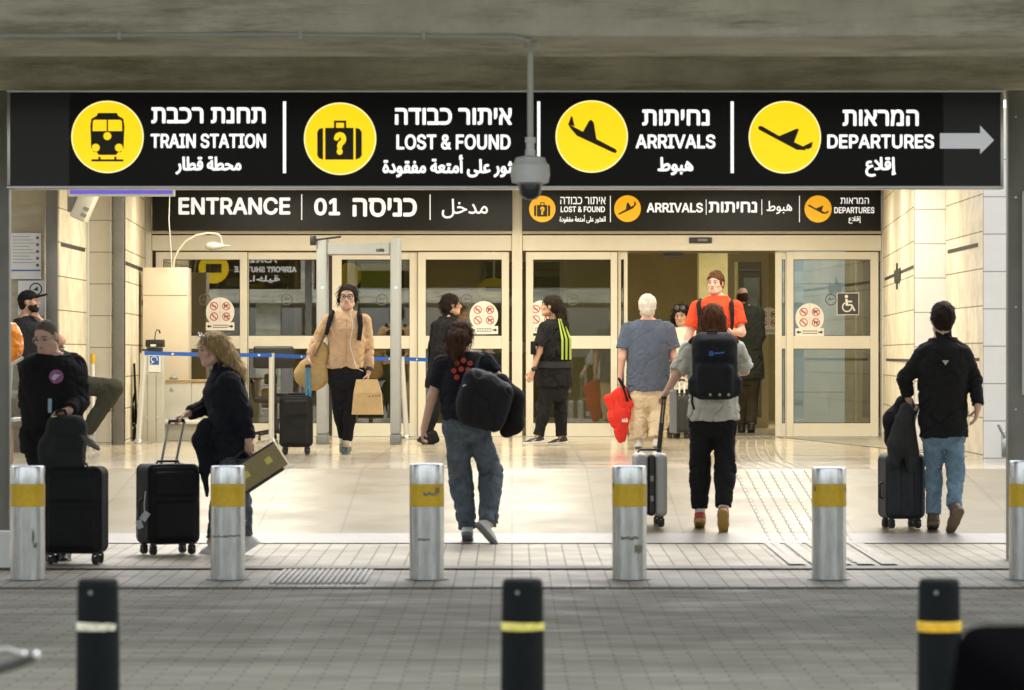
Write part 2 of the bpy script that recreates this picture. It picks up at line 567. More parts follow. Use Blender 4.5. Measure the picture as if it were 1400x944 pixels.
# raised guide bars for canes, from the pavement up to the door
mb = MB()
for k in range(7):
    x = 1.98 + k * .104
    d = 26.9
    while d < 46.6:
        sh = 0 if d < 36.5 else .5 * max(0, min(1, (d - 36.5) / 9)) ** 1.2
        z0, z1 = ramp_z(d), ramp_z(d + .15)
        if d < 29.3 and d + .15 > 29.3 or d < 34.3 and d + .15 > 34.3:
            d += .12
            continue
        x0, w = x + sh, .013
        z0 += .003; z1 += .003
        t = .007
        mb.add([(x0 - w, d, z0), (x0 + w, d, z0), (x0 + w, d + .15, z1), (x0 - w, d + .15, z1), (x0 - w * .6, d + .012, z0 + t), (x0 + w * .6, d + .012, z0 + t), (x0 + w * .6, d + .14, z1 + t), (x0 - w * .6, d + .14, z1 + t)],
               [(4, 5, 6, 7), (0, 1, 5, 4), (1, 2, 6, 5), (2, 3, 7, 6), (3, 0, 4, 7)])
        d += .24
for i in range(9):                                       # cross bars just before the door
    for j in range(4):
        mb.box(2.45 + i * .105 - .02, 2.45 + i * .105 + .02, 46.7 + j * .2, 46.8 + j * .2, .002, .009)
mb.build('tactile_path', mat('guide_bars', (.20, .17, .12), .45, var=.2), origin=(0, 0, 0), kind='structure')
mb = MB()
for k in range(5):
    w = .8
    mb.add([(1.92 + k * .16, 26.6, -.43), (2.04 + k * .16, 26.6, -.43), (2.04 + k * .16, 29.27, -.4175), (1.92 + k * .16, 29.27, -.4175)], [(0, 1, 2, 3)])
mb.build('tactile_path_lower', mat('pale_guide_tiles', (.25, .23, .185), .5, var=.2, vscale=5), origin=(0, 0, 0), kind='structure')
mb = MB()
for i in range(17):                                      # pale ribbed patch of paving left of the middle
    x = P(381, 0, 25.6).x + i * .037
    mb.box(x, x + .024, 24.6, 26.4, -.452, -.437, bev=.003, seg=1)
o = mb.build('tactile_path_patch', mat('pale_ribs', (.46, .45, .41), .6, var=.15), origin=(0, 0, 0), kind='structure')

# ------------------------------------------------------------------ overhead: road deck, beams, canopy
mb = MB(); mb.box(-60, 60, 19.0, 23.98, 4.1, 5.0)
mb.build('deck_ceiling', M_conc, origin=(0, 0, 0), kind='structure')
mb = MB(); mb.box(-60, 60, 23.99, 25.6, 3.005, 5.2, bev=.02)
o = mb.build('concrete_beam', M_conc, origin=(0, 0, 0)); tag(o, 'wide stained concrete beam along the top edge of the photo, nearest of the two beams', 'beam')
mb = MB(); mb.box(-60, 60, 27.2, 28.3, 2.895, 5.2, bev=.015); mb.box(-60, 60, 25.605, 27.195, 4.9, 5.2)
o = mb.build('concrete_beam', M_conc2, origin=(0, 0, 0)); tag(o, 'brownish concrete beam directly above the black overhead sign', 'beam')
mb = MB(); mb.box(-60, 60, 38.6, 62, 3.12, 3.5)
mb.build('canopy_ceiling', mat('canopy_plaster', (.70, .64, .52), .7, var=.05), origin=(0, 0, 0), kind='structure')
M_lamp = mat('lamp_diffuser', (.8, .8, .8), .4, emit=(1, .85, .6), estr=3.5)
i = 0
for yy in (39.7, 42.5, 45.4):
    for xx in (-3.0, 0.0, 3.0):
        t = empty('ceiling_light', (xx, yy, 3.118), 'long warm ceiling light recessed in the canopy above the entrance floor', 'light', 'ceiling lights under the entrance canopy')
        mb = MB(); mb.box(xx - .80, xx + .80, yy - .13, yy + .13, 3.10, 3.118, bev=.004); mb.build('light_frame', M_alu, t)
        mb = MB(); mb.box(xx - .76, xx + .76, yy - .09, yy + .09, 3.093, 3.099); mb.build('diffuser', M_lamp, t)
for j, (xx, yy) in enumerate(((-9, 21), (9, 21))):
    m1 = MB(); m1.box(xx - .4, xx + .4, yy - .4, yy + .4, -.5, 4.1, bev=.03)
    o = m1.build('concrete_column', M_conc); tag(o, 'square concrete column carrying the road deck', 'column', 'columns under the road deck')

# ------------------------------------------------------------------ stone piers either side of the entrance
def pier(name, quads, m, label, z1=3.115):
    """vertical faces given as a plan outline [(x, y), ...] closed"""
    mb = MB()
    n = len(quads)
    vs = [(x, y, 0) for x, y in quads] + [(x, y, z1) for x, y in quads]
    fs = [(i, (i + 1) % n, n + (i + 1) % n, n + i) for i in range(n)] + [tuple(range(n, 2 * n))]
    mb.add(vs, fs)
    o = mb.build(name, m, origin=(0, 0, 0))
    return tag(o, label, 'pier')


XW = 4.54
# right: near pier, front at d 37; second pier front at 40.2; flared reveal to the door frame at 47.8
pr1 = pier('stone_pier', [(4.545, 37.0), (9, 37.0), (9, 40.19), (4.545, 40.19)], M_stone_skylit, 'near right pier of pale stone blocks painted skylit white beside the grey sign post')
pr2 = pier('stone_pier', [(4.215, 40.2), (9, 40.2), (9, 48.2), (4.62, 48.2), (4.60, 47.6)], M_stone_skylit, 'second right pier of pale stone blocks painted skylit white behind the walking man in black')
mb = MB(); mb.add([(4.541, 37.02, 0), (4.541, 40.19, 0), (4.541, 40.19, 3.1), (4.541, 37.02, 3.1)], [(0, 1, 2, 3)])
mb.build('stone_lining', M_stone_warm, pr1)
mb = MB(); mb.add([(4.210, 40.21, 0), (4.592, 47.55, 0), (4.592, 47.55, 3.1), (4.210, 40.21, 3.1)], [(0, 1, 2, 3)])
mb.build('stone_lining', M_stone_warm, pr2)


def slot(parent, x, y0, y1, z, h=.045, x1=None, side=1):
    mb = MB()
    x1 = x if x1 is None else x1
    e = .004 * side
    mb.add([(x - e, y0, z), (x1 - e, y1, z), (x1 - e, y1, z + h), (x - e, y0, z + h)], [(0, 1, 2, 3)])
    mb.build('wall_slot', M_slot, parent)


slot(pr1, 4.541, 37.4, 40.0, P(0, 337, 37.2).z, .04)
slot(pr1, 4.541, 37.3, 38.0, P(0, 494, 37.2).z, .03)
slot(pr2, 4.214, 40.28, 47.0, P(0, 367, 40.2).z, .035, x1=4.564)
slot(pr2, 4.214, 40.5, 46.6, P(0, 495, 41).z, .03, x1=4.543)
# left: steel column, white front, tan reveals, poster wall
pl1 = pier('stone_pier', [(-9, 43.5), (-4.555, 43.5), (-4.60, 48.2), (-9, 48.2)], M_stone, 'left pier of pale stone blocks between two grey steel columns')
mb = MB(); mb.add([(-4.386, 43.56, 0), (-4.55, 47.6, 0), (-4.55, 47.6, 3.1), (-4.386, 43.56, 3.1)], [(0, 1, 2, 3)])
mb.build('stone_lining', M_stone_warm, pl1)
slot(pl1, -4.386, 43.6, 47, P(0, 362, 43.5).z, .04, x1=-4.52, side=-1)
pl2 = pier('stone_pier', [(-9, 40.5), (-4.93, 40.5), (-4.93, 43.49), (-9, 43.49)], concrete_mat('grey_stone', (.40, .37, .29), (.30, .27, .20)), 'far left grey stone wall carrying the white notices')
mb = MB(); mb.add([(-4.785, 40.6, 0), (-4.785, 43.49, 0), (-4.785, 43.49, 3.1), (-4.785, 40.6, 3.1)], [(0, 1, 2, 3)])
mb.add([(-4.93, 40.58, 0), (-4.785, 40.6, 0), (-4.785, 40.6, 3.1), (-4.93, 40.58, 3.1)], [(0, 1, 2, 3)])
mb.build('stone_lining', M_stone_warm, pl2)
slot(pl2, -4.785, 40.7, 43.0, P(0, 338, 41).z, .04, side=-1)
for x0, x1, d, lab in ((155, 170, 43.3, 'grey steel column right of the left stone pier'), (63, 79, 40.3, 'dark grey steel column beside the poster wall at far left')):
    mb = MB()
    a, b = P(x0, 0, d).x, P(x1, 0, d).x
    mb.box(a, b, d - .02, d + .012, 0, 3.1, bev=.003); mb.box(a + .03, b - .03, d + .012, d + .14, 0, 3.1)
    o = mb.build('steel_column', mat('dark_steel', (.13, .13, .12), .5, var=.2, vscale=3, bump=.1), smooth=True)
    tag(o, lab, 'column')
mb = MB(); x = P(119, 0, 43.2).x
mb.tube([(x, 43.2, 0), (x, 43.2, 3.1)], .028, 14)
tag(mb.build('drain_pipe', mat('pipe_grey', (.42, .41, .36), .5), smooth=True), 'grey vertical drain pipe on the left stone pier', 'pipe')
mb = MB(); x = P(126, 0, 43.25).x
tag(mb.tube([(P(127, 0, 43.3).x, 43.3, 0), (P(127, 0, 43.3).x, 43.3, P(0, 488, 43.3).z)], .02, 10).build('short_post', M_white, smooth=True), 'thin white post with yellow tip behind the seated man', 'post')
o = bpy.data.objects['short_post']
MB().tube([(P(127, 0, 43.3).x, 43.3, P(0, 497, 43.3).z), (P(127, 0, 43.3).x, 43.3, P(0, 484, 43.3).z)], .028, 10).build('tip', M_yellow_tape, o, smooth=True)

# ------------------------------------------------------------------ entrance front at d = 47.8
D = 47.8


def rect(mb, x0, y0, x1, y1, ya, yb, d=D, bev=.004):
    """a box whose front outline is the photo's rectangle at depth d; ya..yb its depth range"""
    a, b = P(x0, y1, d), P(x1, y0, d)
    z0 = a.z if a.z > .02 else 0.0
    mb.box(a.x, b.x, ya, yb, z0, b.z, bev=bev)


ent = {}


def front(x0, x1, label):
    t = empty('door_front', ((P(x0, 0, D).x + P(x1, 0, D).x) / 2, D, 0), label, 'door front')
    mb = MB()
    rect(mb, x0, 322, x1, 343, D - .02, D + .16)          # header box
    rect(mb, x0, 316, x1, 320, D - .05, D + .16)          # ledge under the sign
    mb.build('header', M_cream, t)
    mb = MB(); rect(mb, x0, 320.3, x1, 321.7, D - .01, D + .14, bev=0); mb.build('shadow_gap', M_slot, t)
    return t


fl = front(208, 699.5, 'cream framed glass front with closed sliding doors under the ENTRANCE sign')
fr = front(714.5, 1205, 'cream framed glass front with open doorway under the ARRIVALS sign')
mb = MB(); rect(mb, 700, 250, 714, 598, D - .05, D + .15); rect(mb, 705.5, 250, 708.5, 598, D - .056, D - .051, bev=0)
tag(mb.build('mullion_post', M_cream), 'cream post between the two glass fronts', 'post')
mb = MB(); rect(mb, 199, 250, 207.5, 598, D - .04, D + .15)
tag(mb.build('mullion_post', M_cream), 'cream end post left of the closed glass front', 'post')
mb = MB(); rect(mb, 1205.5, 250, 1213, 598, D - .04, D + .15)
tag(mb.build('mullion_post', M_cream), 'cream end post right of the open glass front', 'post')


def leaf(t, x0, x1, gx0, gx1, y0=345, gy0=355, mr0=459.5, mr1=477, gy1=579, y1=597, d=D, gm=None, name='door_leaf'):
    """one glazed leaf: stiles, top, middle and bottom rails, two panes"""
    gm = gm or M_glass
    mb = MB()
    ya, yb = d, d + .055
    rect(mb, x0, y0, gx0, y1, ya, yb, d)
    rect(mb, gx1, y0, x1, y1, ya, yb, d)
    for a, b in ((y0, gy0), (mr0, mr1), (gy1, y1)):
        p, q = P(gx0, b, d), P(gx1, a, d)
        mb.box(p.x + .001, q.x - .001, ya + .002, yb - .002, max(p.z, 0.002), q.z)
    f = mb.build(name, M_cream, t)
    mb = MB()
    for a, b in ((gy0, mr0), (mr1, gy1)):
        p, q = P(gx0, b, d), P(gx1, a, d)
        mb.box(p.x - .004, q.x + .004, ya + .024, ya + .032, p.z - .004, q.z + .004)
    mb.build('pane', gm, f)
    mb = MB()
    for a, b in ((gy0, mr0), (mr1, gy1)):                # black gasket
        for (u0, v0, u1, v1) in ((gx0, a, gx1, a + .9), (gx0, b - .9, gx1, b), (gx0, a, gx0 + .8, b), (gx1 - .8, a, gx1, b)):
            p, q = P(u0, v1, d), P(u1, v0, d)
            mb.box(p.x, q.x, ya + .018, ya + .0235, p.z, q.z)
    mb.build('gasket', M_slot, f)
    return f


leaf(fl, 213, 338, 223, 328)
leaf(fl, 339, 444, 340, 433, d=D + .07)
leaf(fl, 454, 571, 467, 560, d=D + .07)
leaf(fl, 571.5, 696, 582, 686)
mb = MB(); rect(mb, 444.5, 345, 453.5, 597, D + .06, D + .12); mb.build('centre_stile', M_slot, fl)
leaf(fr, 719, 844, 729, 835, gm=M_glass_blue)
leaf(fr, 844.8, 858, 849, 853, d=D + .07, y0=344)
leaf(fr, 1060, 1075, 1069, 1073.5, d=D + .07, y0=344)
leaf(fr, 1075.5, 1201, 1085, 1190, gm=M_glass_blue)
mb = MB(); rect(mb, 942, 325, 973, 333, D - .045, D - .022)
s = mb.build('door_sensor', M_black, fr)
mb = MB(); rect(mb, 954, 327, 967, 330, D - .048, D - .0455, bev=0); mb.build('sensor_window', mat('sensor_window', (.2, .18, .16), .2), s)
mb = MB(); rect(mb, 907, 345.5, 935, 352, D + .17, D + .23); mb.build('door_sensor', M_black, fr)
# threshold strips
mb = MB(); mb.box(P(208, 0, D).x, P(1212, 0, D).x, D - .06, D + .2, .001, .006); mb.build('threshold', M_alu, fl)

# hall behind the doors
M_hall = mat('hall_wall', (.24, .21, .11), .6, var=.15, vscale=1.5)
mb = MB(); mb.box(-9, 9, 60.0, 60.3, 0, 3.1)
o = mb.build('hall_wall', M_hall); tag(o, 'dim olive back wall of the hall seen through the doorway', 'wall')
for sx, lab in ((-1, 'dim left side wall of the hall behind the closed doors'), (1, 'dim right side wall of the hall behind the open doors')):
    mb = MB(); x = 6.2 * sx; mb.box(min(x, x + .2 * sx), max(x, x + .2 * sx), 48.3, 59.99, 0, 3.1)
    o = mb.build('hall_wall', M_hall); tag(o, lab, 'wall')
# inner vestibule doors
D2 = 53.0
vi = empty('inner_door_front', (2.6, D2, 0), 'dim inner glass doors seen through the open doorway', 'door front')
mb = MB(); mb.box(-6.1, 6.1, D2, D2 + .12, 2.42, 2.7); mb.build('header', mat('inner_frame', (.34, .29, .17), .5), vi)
for a, b in ((-6.0, -4.6), (-4.55, -3.0), (-2.95, -1.4), (-.45, .75), (2.98, 3.54), (4.75, 5.9)):
    mb = MB()
    mb.box(a, a + .09, D2 + .01, D2 + .07, 0.005, 2.415); mb.box(b - .09, b, D2 + .01, D2 + .07, 0.005, 2.415)
    for z0, z1 in ((.005, .15), (1.05, 1.2), (2.30, 2.415)):
        mb.box(a + .091, b - .091, D2 + .012, D2 + .068, z0, z1)
    f = mb.build('door_leaf', bpy.data.materials['inner_frame'], vi)
    mb = MB(); mb.box(a + .085, b - .085, D2 + .03, D2 + .04, .14, 2.31); mb.build('pane', glass_mat('inner_glass', (.6, .6, .52), .06), f)
mb = MB(); mb.box(3.55, 4.42, 51.0, 51.2, 0, 3.1)
o = mb.build('reflection_wall', brick_mat('reflected_blue_grey_stone', (.50, .57, .58), (.55, .62, .63), (.32, .36, .36), 3, .72, .008, 'W', 0, .5, .4, .12, 2, .2, shift=(0, .2)), origin=(0, 0, 0)); tag(o, 'pale blue grey wall added behind the right glass leaf to mimic its bluish reflection', 'wall')  # added wall; its colour imitates the bluish reflection in the leaf
area('vestibule_lamp', (3.7, 49.6, 3.05), .9, .2, 9, (.92, 1, 1))
t = empty('ceiling_light', (3.7, 49.6, 3.07), 'short cool ceiling light just inside the right glass leaf', 'light')
MB().box(3.2, 4.2, 49.47, 49.73, 3.075, 3.1, bev=.004).build('light_frame', M_alu, t)
mb = MB(); mb.box(2.72, 3.3, 56.0, 56.4, 0, 3.1, bev=.02)
o = mb.build('hall_column', mat('hall_column_paint', (.42, .39, .22), .5, var=.1)); tag(o, 'pale olive column deep in the hall behind the young man in orange', 'column')
# things hung in the hall: a yellow-green notice seen through the closed doors, and a lit oval added for a mirrored sign
t = empty('hall_glass_sign', (-2.0, 51.5, 2.2), 'dim hanging hall sign with yellow disc and green panel behind the metal detector', 'sign')
a, b = P(468, 402, 51.5), P(548, 354, 51.5)
MB().box(a.x, b.x, 51.5, 51.56, a.z, b.z, bev=.005).build('board', mat('hall_sign_board', (.03, .035, .05), .4), t)
c = P(477, 377, 51.49)
MB().disc(c.x, c.z, .17, 51.485).build('yellow_disc', mat('hall_yellow', (.6, .42, .02), .5, emit=(.7, .5, .01), estr=.18), t)
a, b = P(493, 394, 51.49), P(543, 361, 51.49)
MB().plate([(a.x, a.z), (b.x, a.z), (b.x, b.z), (a.x, b.z)], 51.485).build('green_panel', mat('hall_green', (.25, .26, .02), .5, emit=(.25, .25, .01), estr=.16), t)
t = empty('hall_glass_sign', (-.2, 50.8, 1.7), 'dim yellow oval added behind the right closed door leaf for a mirrored bus sign', 'sign')  # added oval, stands in for a reflection in the pane
c = P(675, 396, 50.8)
MB().disc(c.x, c.z, .21, 50.8, r2=.155).build('yellow_disc', mat('mirrored_yellow', (.55, .42, .03), .5, emit=(.6, .45, .01), estr=.12), t)
MB().box(c.x - .11, c.x + .11, 50.78, 50.796, c.z - .03, c.z + .03, bev=.01).build('pictogram', M_pict, t)
MB().tube([(c.x, 50.81, c.z + .15), (c.x, 50.81, 3.1)], .012, 8).build('hanger', M_alu, t)


# ------------------------------------------------------------------ stickers on the doors
M_st = mat('sticker_white', (.82, .78, .70), .5)
M_red = mat('sticker_red', (.52, .06, .03), .5)
M_ink = mat('sticker_ink', (.03, .025, .02), .5)


def no_sticker(t_label, cx, cy, d, k=1.0, rest=True, dim=False):
    s_ = FPX / d
    c = P(cx, cy, d)
    t = empty('notice_sticker', (c.x, d, c.z), t_label, 'sticker')
    r = 19.5 / 110 * k
    m = MB()
    pts = [(c.x + r * math.cos(w), c.z + r * 1.03 * math.sin(w)) for w in [math.pi * 2 * i / 48 for i in range(48)]]
    m.plate(pts, d, .002)
    m.plate([(c.x - r, c.z - r * 1.28), (c.x + r, c.z - r * 1.28), (c.x + r, c.z - r * .72), (c.x - r, c.z - r * .72)], d - .0015, .002)
    m.build('sticker_face', M_st, t)
    m, ink = MB(), MB()
    for i, (ax, az) in enumerate(((-.43, .42), (.43, .42), (-.43, -.32), (.43, -.32))):
        x, z, q = c.x + ax * r, c.z + az * r, r * .29
        m.ring(x, z, q * .80, q, d - .004)
        if i == 0:
            ink.plate([(x - q * .55, z - q * .1), (x + q * .5, z - q * .1), (x + q * .5, z + q * .08), (x - q * .55, z + q * .08)], d - .003, .001)
        elif i == 1:
            ink.plate([(x - q * .6, z + q * .05), (x + q * .55, z + q * .12), (x + q * .55, z + q * .4), (x - q * .6, z + q * .4)], d - .003, .001)
            ink.plate([(x - q * .6, z - q * .45), (x - q * .3, z - q * .45), (x - q * .1, z + q * .04), (x - q * .5, z + q * .04)], d - .003, .001)
        elif i == 2:
            ink.plate([(x - q * .45, z + q * .3), (x - q * .3, z + q * .42), (x + q * .45, z - q * .3), (x + q * .3, z - q * .42)], d - .003, .001)
        else:
            ink.plate([(x - q * .5, z - q * .1), (x + q * .35, z - q * .1), (x + q * .35, z + q * .25), (x - q * .5, z + q * .2)], d - .003, .001)
            ink.plate([(x + q * .3, z + q * .05), (x + q * .62, z + q * .1), (x + q * .62, z + q * .35), (x + q * .3, z + q * .4)], d - .003, .001)
            for xx in (-.45, .15):
                ink.plate([(x + q * xx, z - q * .5), (x + q * (xx + .15), z - q * .5), (x + q * (xx + .15), z - q * .05), (x + q * xx, z - q * .05)], d - .003, .001)
        w = q * .1
        m.plate([(x - q * .62 - w, z + q * .62 - w), (x - q * .62 + w, z + q * .62 + w), (x + q * .62 + w, z - q * .62 + w), (x + q * .62 - w, z - q * .62 - w)], d - .0045, .001)
    m.build('prohibition_ring', M_red, t)
    for sx in (-1, 1):
        xx, zz = c.x + sx * r * .72, c.z - r * 1.0
        ink.plate([(xx - sx * r * .12, zz - r * .05), (xx + sx * r * .05, zz - r * .05), (xx + sx * r * .05, zz - r * .13), (xx + sx * r * .22, zz), (xx + sx * r * .05, zz + r * .13), (xx + sx * r * .05, zz + r * .05), (xx - sx * r * .12, zz + r * .05)], d - .003, .001)
    for zz in (-.92, -1.08):
        for k2 in range(9):
            xx = c.x + (-.5 + k2 * .118) * r
            ink.plate([(xx, c.z + zz * r - r * .035), (xx + r * .085, c.z + zz * r - r * .035), (xx + r * .085, c.z + zz * r + r * .035), (xx, c.z + zz * r + r * .035)], d - .003, .001)
    m = MB()
    m.plate([(c.x - r, c.z - .002), (c.x + r, c.z - .002), (c.x + r, c.z + .002), (c.x - r, c.z + .002)], d - .002, .001)
    m.plate([(c.x - .002, c.z - r * .7), (c.x + .002, c.z - r * .7), (c.x + .002, c.z + r), (c.x - .002, c.z + r)], d - .0022, .001)
    ink.build('symbols', M_ink, t)
    m.build('grid_line', mat('sticker_grid', (.5, .46, .4), .5), t)
    return t


no_sticker('round white prohibition sticker on the closed door behind the blonde woman', 301, 427, D + .015)
no_sticker('round white prohibition sticker on the closed door right of the dark coated person', 661.5, 432, D + .015)
no_sticker('round white prohibition sticker on the right door leaf left of the wheelchair sticker', 1107, 435, D + .015)
no_sticker('dim round prohibition sticker on the inner door beside the balding man', 1051, 437, D2 - .01, .9)
no_sticker('round white prohibition sticker half hidden by the guard in the striped vest', 741, 431, D + .015)
# wheelchair sticker
p0, p1 = P(1144, 431, D + .015), P(1174.5, 400.5, D + .015)
t = empty('wheelchair_sticker', ((p0.x + p1.x) / 2, D, p0.z), 'square dark wheelchair sticker on the right glass door', 'sticker')
MB().plate([(p0.x, p0.z), (p1.x, p0.z), (p1.x, p1.z), (p0.x, p1.z)], D + .014, .002).build('sticker_border', M_st, t)
e = .008
MB().plate([(p0.x + e, p0.z + e), (p1.x - e, p0.z + e), (p1.x - e, p1.z - e), (p0.x + e, p1.z - e)], D + .012, .001).build('sticker_face', mat('sticker_slate', (.055, .05, .055), .5), t)
m = MB()
cx, cz, u = (p0.x + p1.x) / 2, (p0.z + p1.z) / 2, (p1.z - p0.z) / 2
y = D + .0105
m.disc(cx - .14 * u, cz + .66 * u, .15 * u, y, .001)
m.plate([(cx - .24 * u, cz + .45 * u), (cx - .04 * u, cz + .45 * u), (cx + .02 * u, cz - .12 * u), (cx - .2 * u, cz - .12 * u)], y, .001)
m.plate([(cx - .05 * u, cz + .28 * u), (cx + .38 * u, cz + .28 * u), (cx + .38 * u, cz + .14 * u), (cx - .05 * u, cz + .14 * u)], y - .0005, .001)
m.plate([(cx - .2 * u, cz - .03 * u), (cx + .38 * u, cz - .03 * u), (cx + .38 * u, cz - .17 * u), (cx - .2 * u, cz - .17 * u)], y - .001, .001)
m.plate([(cx + .26 * u, cz - .1 * u), (cx + .40 * u, cz - .06 * u), (cx + .68 * u, cz - .6 * u), (cx + .54 * u, cz - .66 * u)], y - .0015, .001)
pts = []
for i in range(22):
    w = R(115 + i * 245 / 21)
    pts.append((cx - .08 * u + .46 * u * math.cos(w), cz - .28 * u + .46 * u * math.sin(w)))
for i in range(22):
    w = R(360 - i * 245 / 21)
    pts.append((cx - .08 * u + .35 * u * math.cos(w), cz - .28 * u + .35 * u * math.sin(w)))
m.plate(pts, y - .002, .001)
m.build('symbol', M_st, t)
# small round flight stickers on the panes
for px_, lab in ((280, 'leftmost closed pane'), (392, 'second closed pane from the left'), (522, 'closed pane inside the metal detector'), (638, 'closed pane beside the dark coated person'), (783, 'glass door beside the guard'), (1136, 'right glass door beside the wheelchair sticker')):
    dd = D + (.092 if px_ in (392, 522) else .022)
    c = P(px_, 410, dd)
    t = MB().ring(c.x, c.z, .060, .072, dd - .006).plate([(c.x - .045, c.z - .012), (c.x + .045, c.z + .008), (c.x + .04, c.z + .018), (c.x, c.z + .01), (c.x - .02, c.z + .035), (c.x - .028, c.z + .034), (c.x - .018, c.z + .006), (c.x - .045, c.z - .004)], dd - .006, .001).build('flight_sticker', mat('sticker_grey', (.10, .10, .09), .6))
    tag(t, 'small grey ring sticker with airplane on the ' + lab, 'sticker')

# unseen car park added behind the camera to give the glass and steel reflections
pg = empty('reflection_garage', (0, -16, -.5), 'unseen concrete garage added across the road for the door glass to mirror', 'building')
for zz in (2.5, 5.6):
    MB().box(-30, 30, -26, -14, zz, zz + .9).build('slab', M_conc, pg)
for k in range(9):
    MB().box(-25 + k * 6 - .35, -25 + k * 6 + .35, -15.2, -14.4, -.5, 2.499).build('column', M_conc, pg)
for k in range(8):
    MB().box(-25 + k * 6 + .36, -25 + k * 6 + 2.2, -25.9, -25.6, -.5, 2.499).build('back_panel', M_conc2, pg)
# ------------------------------------------------------------------ pictograms (x, z offsets in disc radii)
def pict_train(m, x, z, r, y):
    q = lambda pts: [(x + a * r, z + b * r) for a, b in pts]
    body = [(-.45, -.30), (-.38, -.42), (.38, -.42), (.45, -.30), (.47, .30), (.44, .50), (.30, .58), (.26, .66), (-.26, .66), (-.30, .58), (-.44, .50), (-.47, .30)]
    m.plate(q(body), y, .002)
    m.plate(q([(-.30, -.42), (.30, -.42), (.24, -.50), (-.24, -.50)]), y, .002)
    m.plate(q([(-.44, -.68), (.44, -.68), (.44, -.62), (-.44, -.62)]), y, .002)
    for a in (-.25, .19):
        m.plate(q([(a, -.62), (a + .06, -.62), (a + .06, -.55), (a, -.55)]), y, .002)


def pict_case(m, x, z, r, y):
    q = lambda pts: [(x + a * r, z + b * r) for a, b in pts]
    m.plate(q([(-.41, -.58), (.37, -.58), (.37, .30), (-.41, .30)]), y, .002)
    m.plate(q([(-.47, -.58), (-.58, -.54), (-.63, -.46), (-.63, .18), (-.58, .27), (-.47, .30)]), y, .002)
    m.plate(q([(.43, -.58), (.54, -.54), (.60, -.46), (.60, .18), (.54, .27), (.43, .30)]), y, .002)
    m.plate(q([(-.17, .30), (-.17, .50), (.17, .50), (.17, .30), (.11, .30), (.11, .44), (-.11, .44), (-.11, .30)]), y, .002)


def pict_plane(m, x, z, r, y, up=True, mirror=False):
    """side view aeroplane; up: nose at the left climbing; else nose at the right sinking"""
    sx = -1 if mirror else 1
    q = lambda pts: [(x + sx * a * r, z + b * r) for a, b in pts]
    if up:
        m.plate(q([(-.74, .25), (-.72, .31), (-.64, .31), (-.15, .03), (.24, -.13), (.60, -.30), (.56, -.36), (.33, -.35), (-.16, -.09), (-.72, .21)]), y, .002)
        m.plate(q([(-.17, .03), (.33, .24), (.39, .22), (.25, -.15), (.0, -.10)]), y - .0006, .002)
        m.plate(q([(.50, -.25), (.77, -.12), (.74, -.28), (.63, -.34)]), y - .0006, .002)
    else:
        m.plate(q([(-.66, .35), (-.22, .12), (.11, -.06), (.66, -.35), (.70, -.41), (.66, -.46), (.58, -.44), (-.41, .02), (-.60, .24)]), y, .002)
        m.plate(q([(-.25, .12), (-.07, .44), (-.01, .46), (.06, .38), (.13, -.08), (-.1, -.02)]), y - .0006, .002)
        m.plate(q([(-.65, .34), (-.57, .56), (-.53, .54), (-.47, .27)]), y - .0006, .002)


def disc_sign(parent, name, cx, cy, rp, d, kind, lit=True, face_y=None):
    c = P(cx, cy, d)
    r = rp / FPX * d
    yy = d if face_y is None else face_y
    rim = MB().disc(c.x, c.z, r, yy - .004, .004, 56).build(name, M_lit_rim if lit else M_dim_yellow, parent)
    MB().disc(c.x, c.z, r * .965, yy - .006, .002, 56).build('disc_face', M_lit_yellow if lit else M_dim_yellow, rim)
    m = MB()
    if kind == 'train':
        pict_train(m, c.x, c.z, r, yy - .009)
        for sg in (-1, 1):
            w_ = [(sg * .41, .16), (sg * .02, .16), (sg * .02, .47), (sg * .37, .47), (sg * .40, .42)]
            MB().plate([(c.x + a * r, c.z + b * r) for a, b in w_], yy - .011, .001).build('train_window', M_lit_yellow, rim)
        for a, b in ((0, .02), (-.32, -.30), (.32, -.30)):
            MB().disc(c.x + a * r, c.z + b * r, r * .11, yy - .011, .001, 20).build('train_headlight', M_lit_yellow, rim)
    elif kind == 'case':
        pict_case(m, c.x, c.z, r, yy - .009)
        l = MB(); write(l, '?', F_LAT, (c.x - r * .17, c.x + r * .17, c.z - r * .45, c.z + r * .18), yy - .011, r * .045)
        l.build('question_mark', M_lit_yellow if lit else M_dim_yellow, rim)
    else:
        pict_plane(m, c.x, c.z, r, yy - .009, kind == 'up', kind == 'left')
    m.build('symbol', M_pict, rim)
    return rim


def px_write(m, text, font, x0, y0, x1, y1, d, bold_px=0, y=None):
    a, b = P(x0, y1, d), P(x1, y0, d)
    write(m, text, font, (a.x, b.x, a.z, b.z), d - .004 if y is None else y, bold_px / FPX * d)


# ------------------------------------------------------------------ the big overhead sign at d = 27
DS = 27.0
big = empty('overhead_sign', (P(691, 258, DS).x, DS, P(0, 258, DS).z), 'long black lit overhead sign with four yellow discs and a right arrow', 'sign')
a, b = P(10, 258.5, DS), P(1372, 122.5, DS)
MB().box(a.x + .012, b.x - .012, DS + .002, DS + .18, a.z + .012, b.z - .012).build('panel', M_black_gloss, big)
m = MB(); w = .022
m.box(a.x - .003, b.x + .003, DS - .012, DS + .19, b.z - w, b.z, bev=.004); m.box(a.x - .003, b.x + .003, DS - .012, DS + .19, a.z, a.z + w, bev=.004)
m.box(a.x, a.x + w, DS - .011, DS + .189, a.z + w + .001, b.z - w - .001, bev=.004); m.box(b.x - w, b.x, DS - .011, DS + .189, a.z + w + .001, b.z - w - .001, bev=.004)
m.build('frame', M_alu, big, smooth=True)
disc_sign(big, 'train_disc', 147, 187.5, 49.5, DS, 'train')
disc_sign(big, 'luggage_disc', 465, 190, 49.5, DS, 'case')
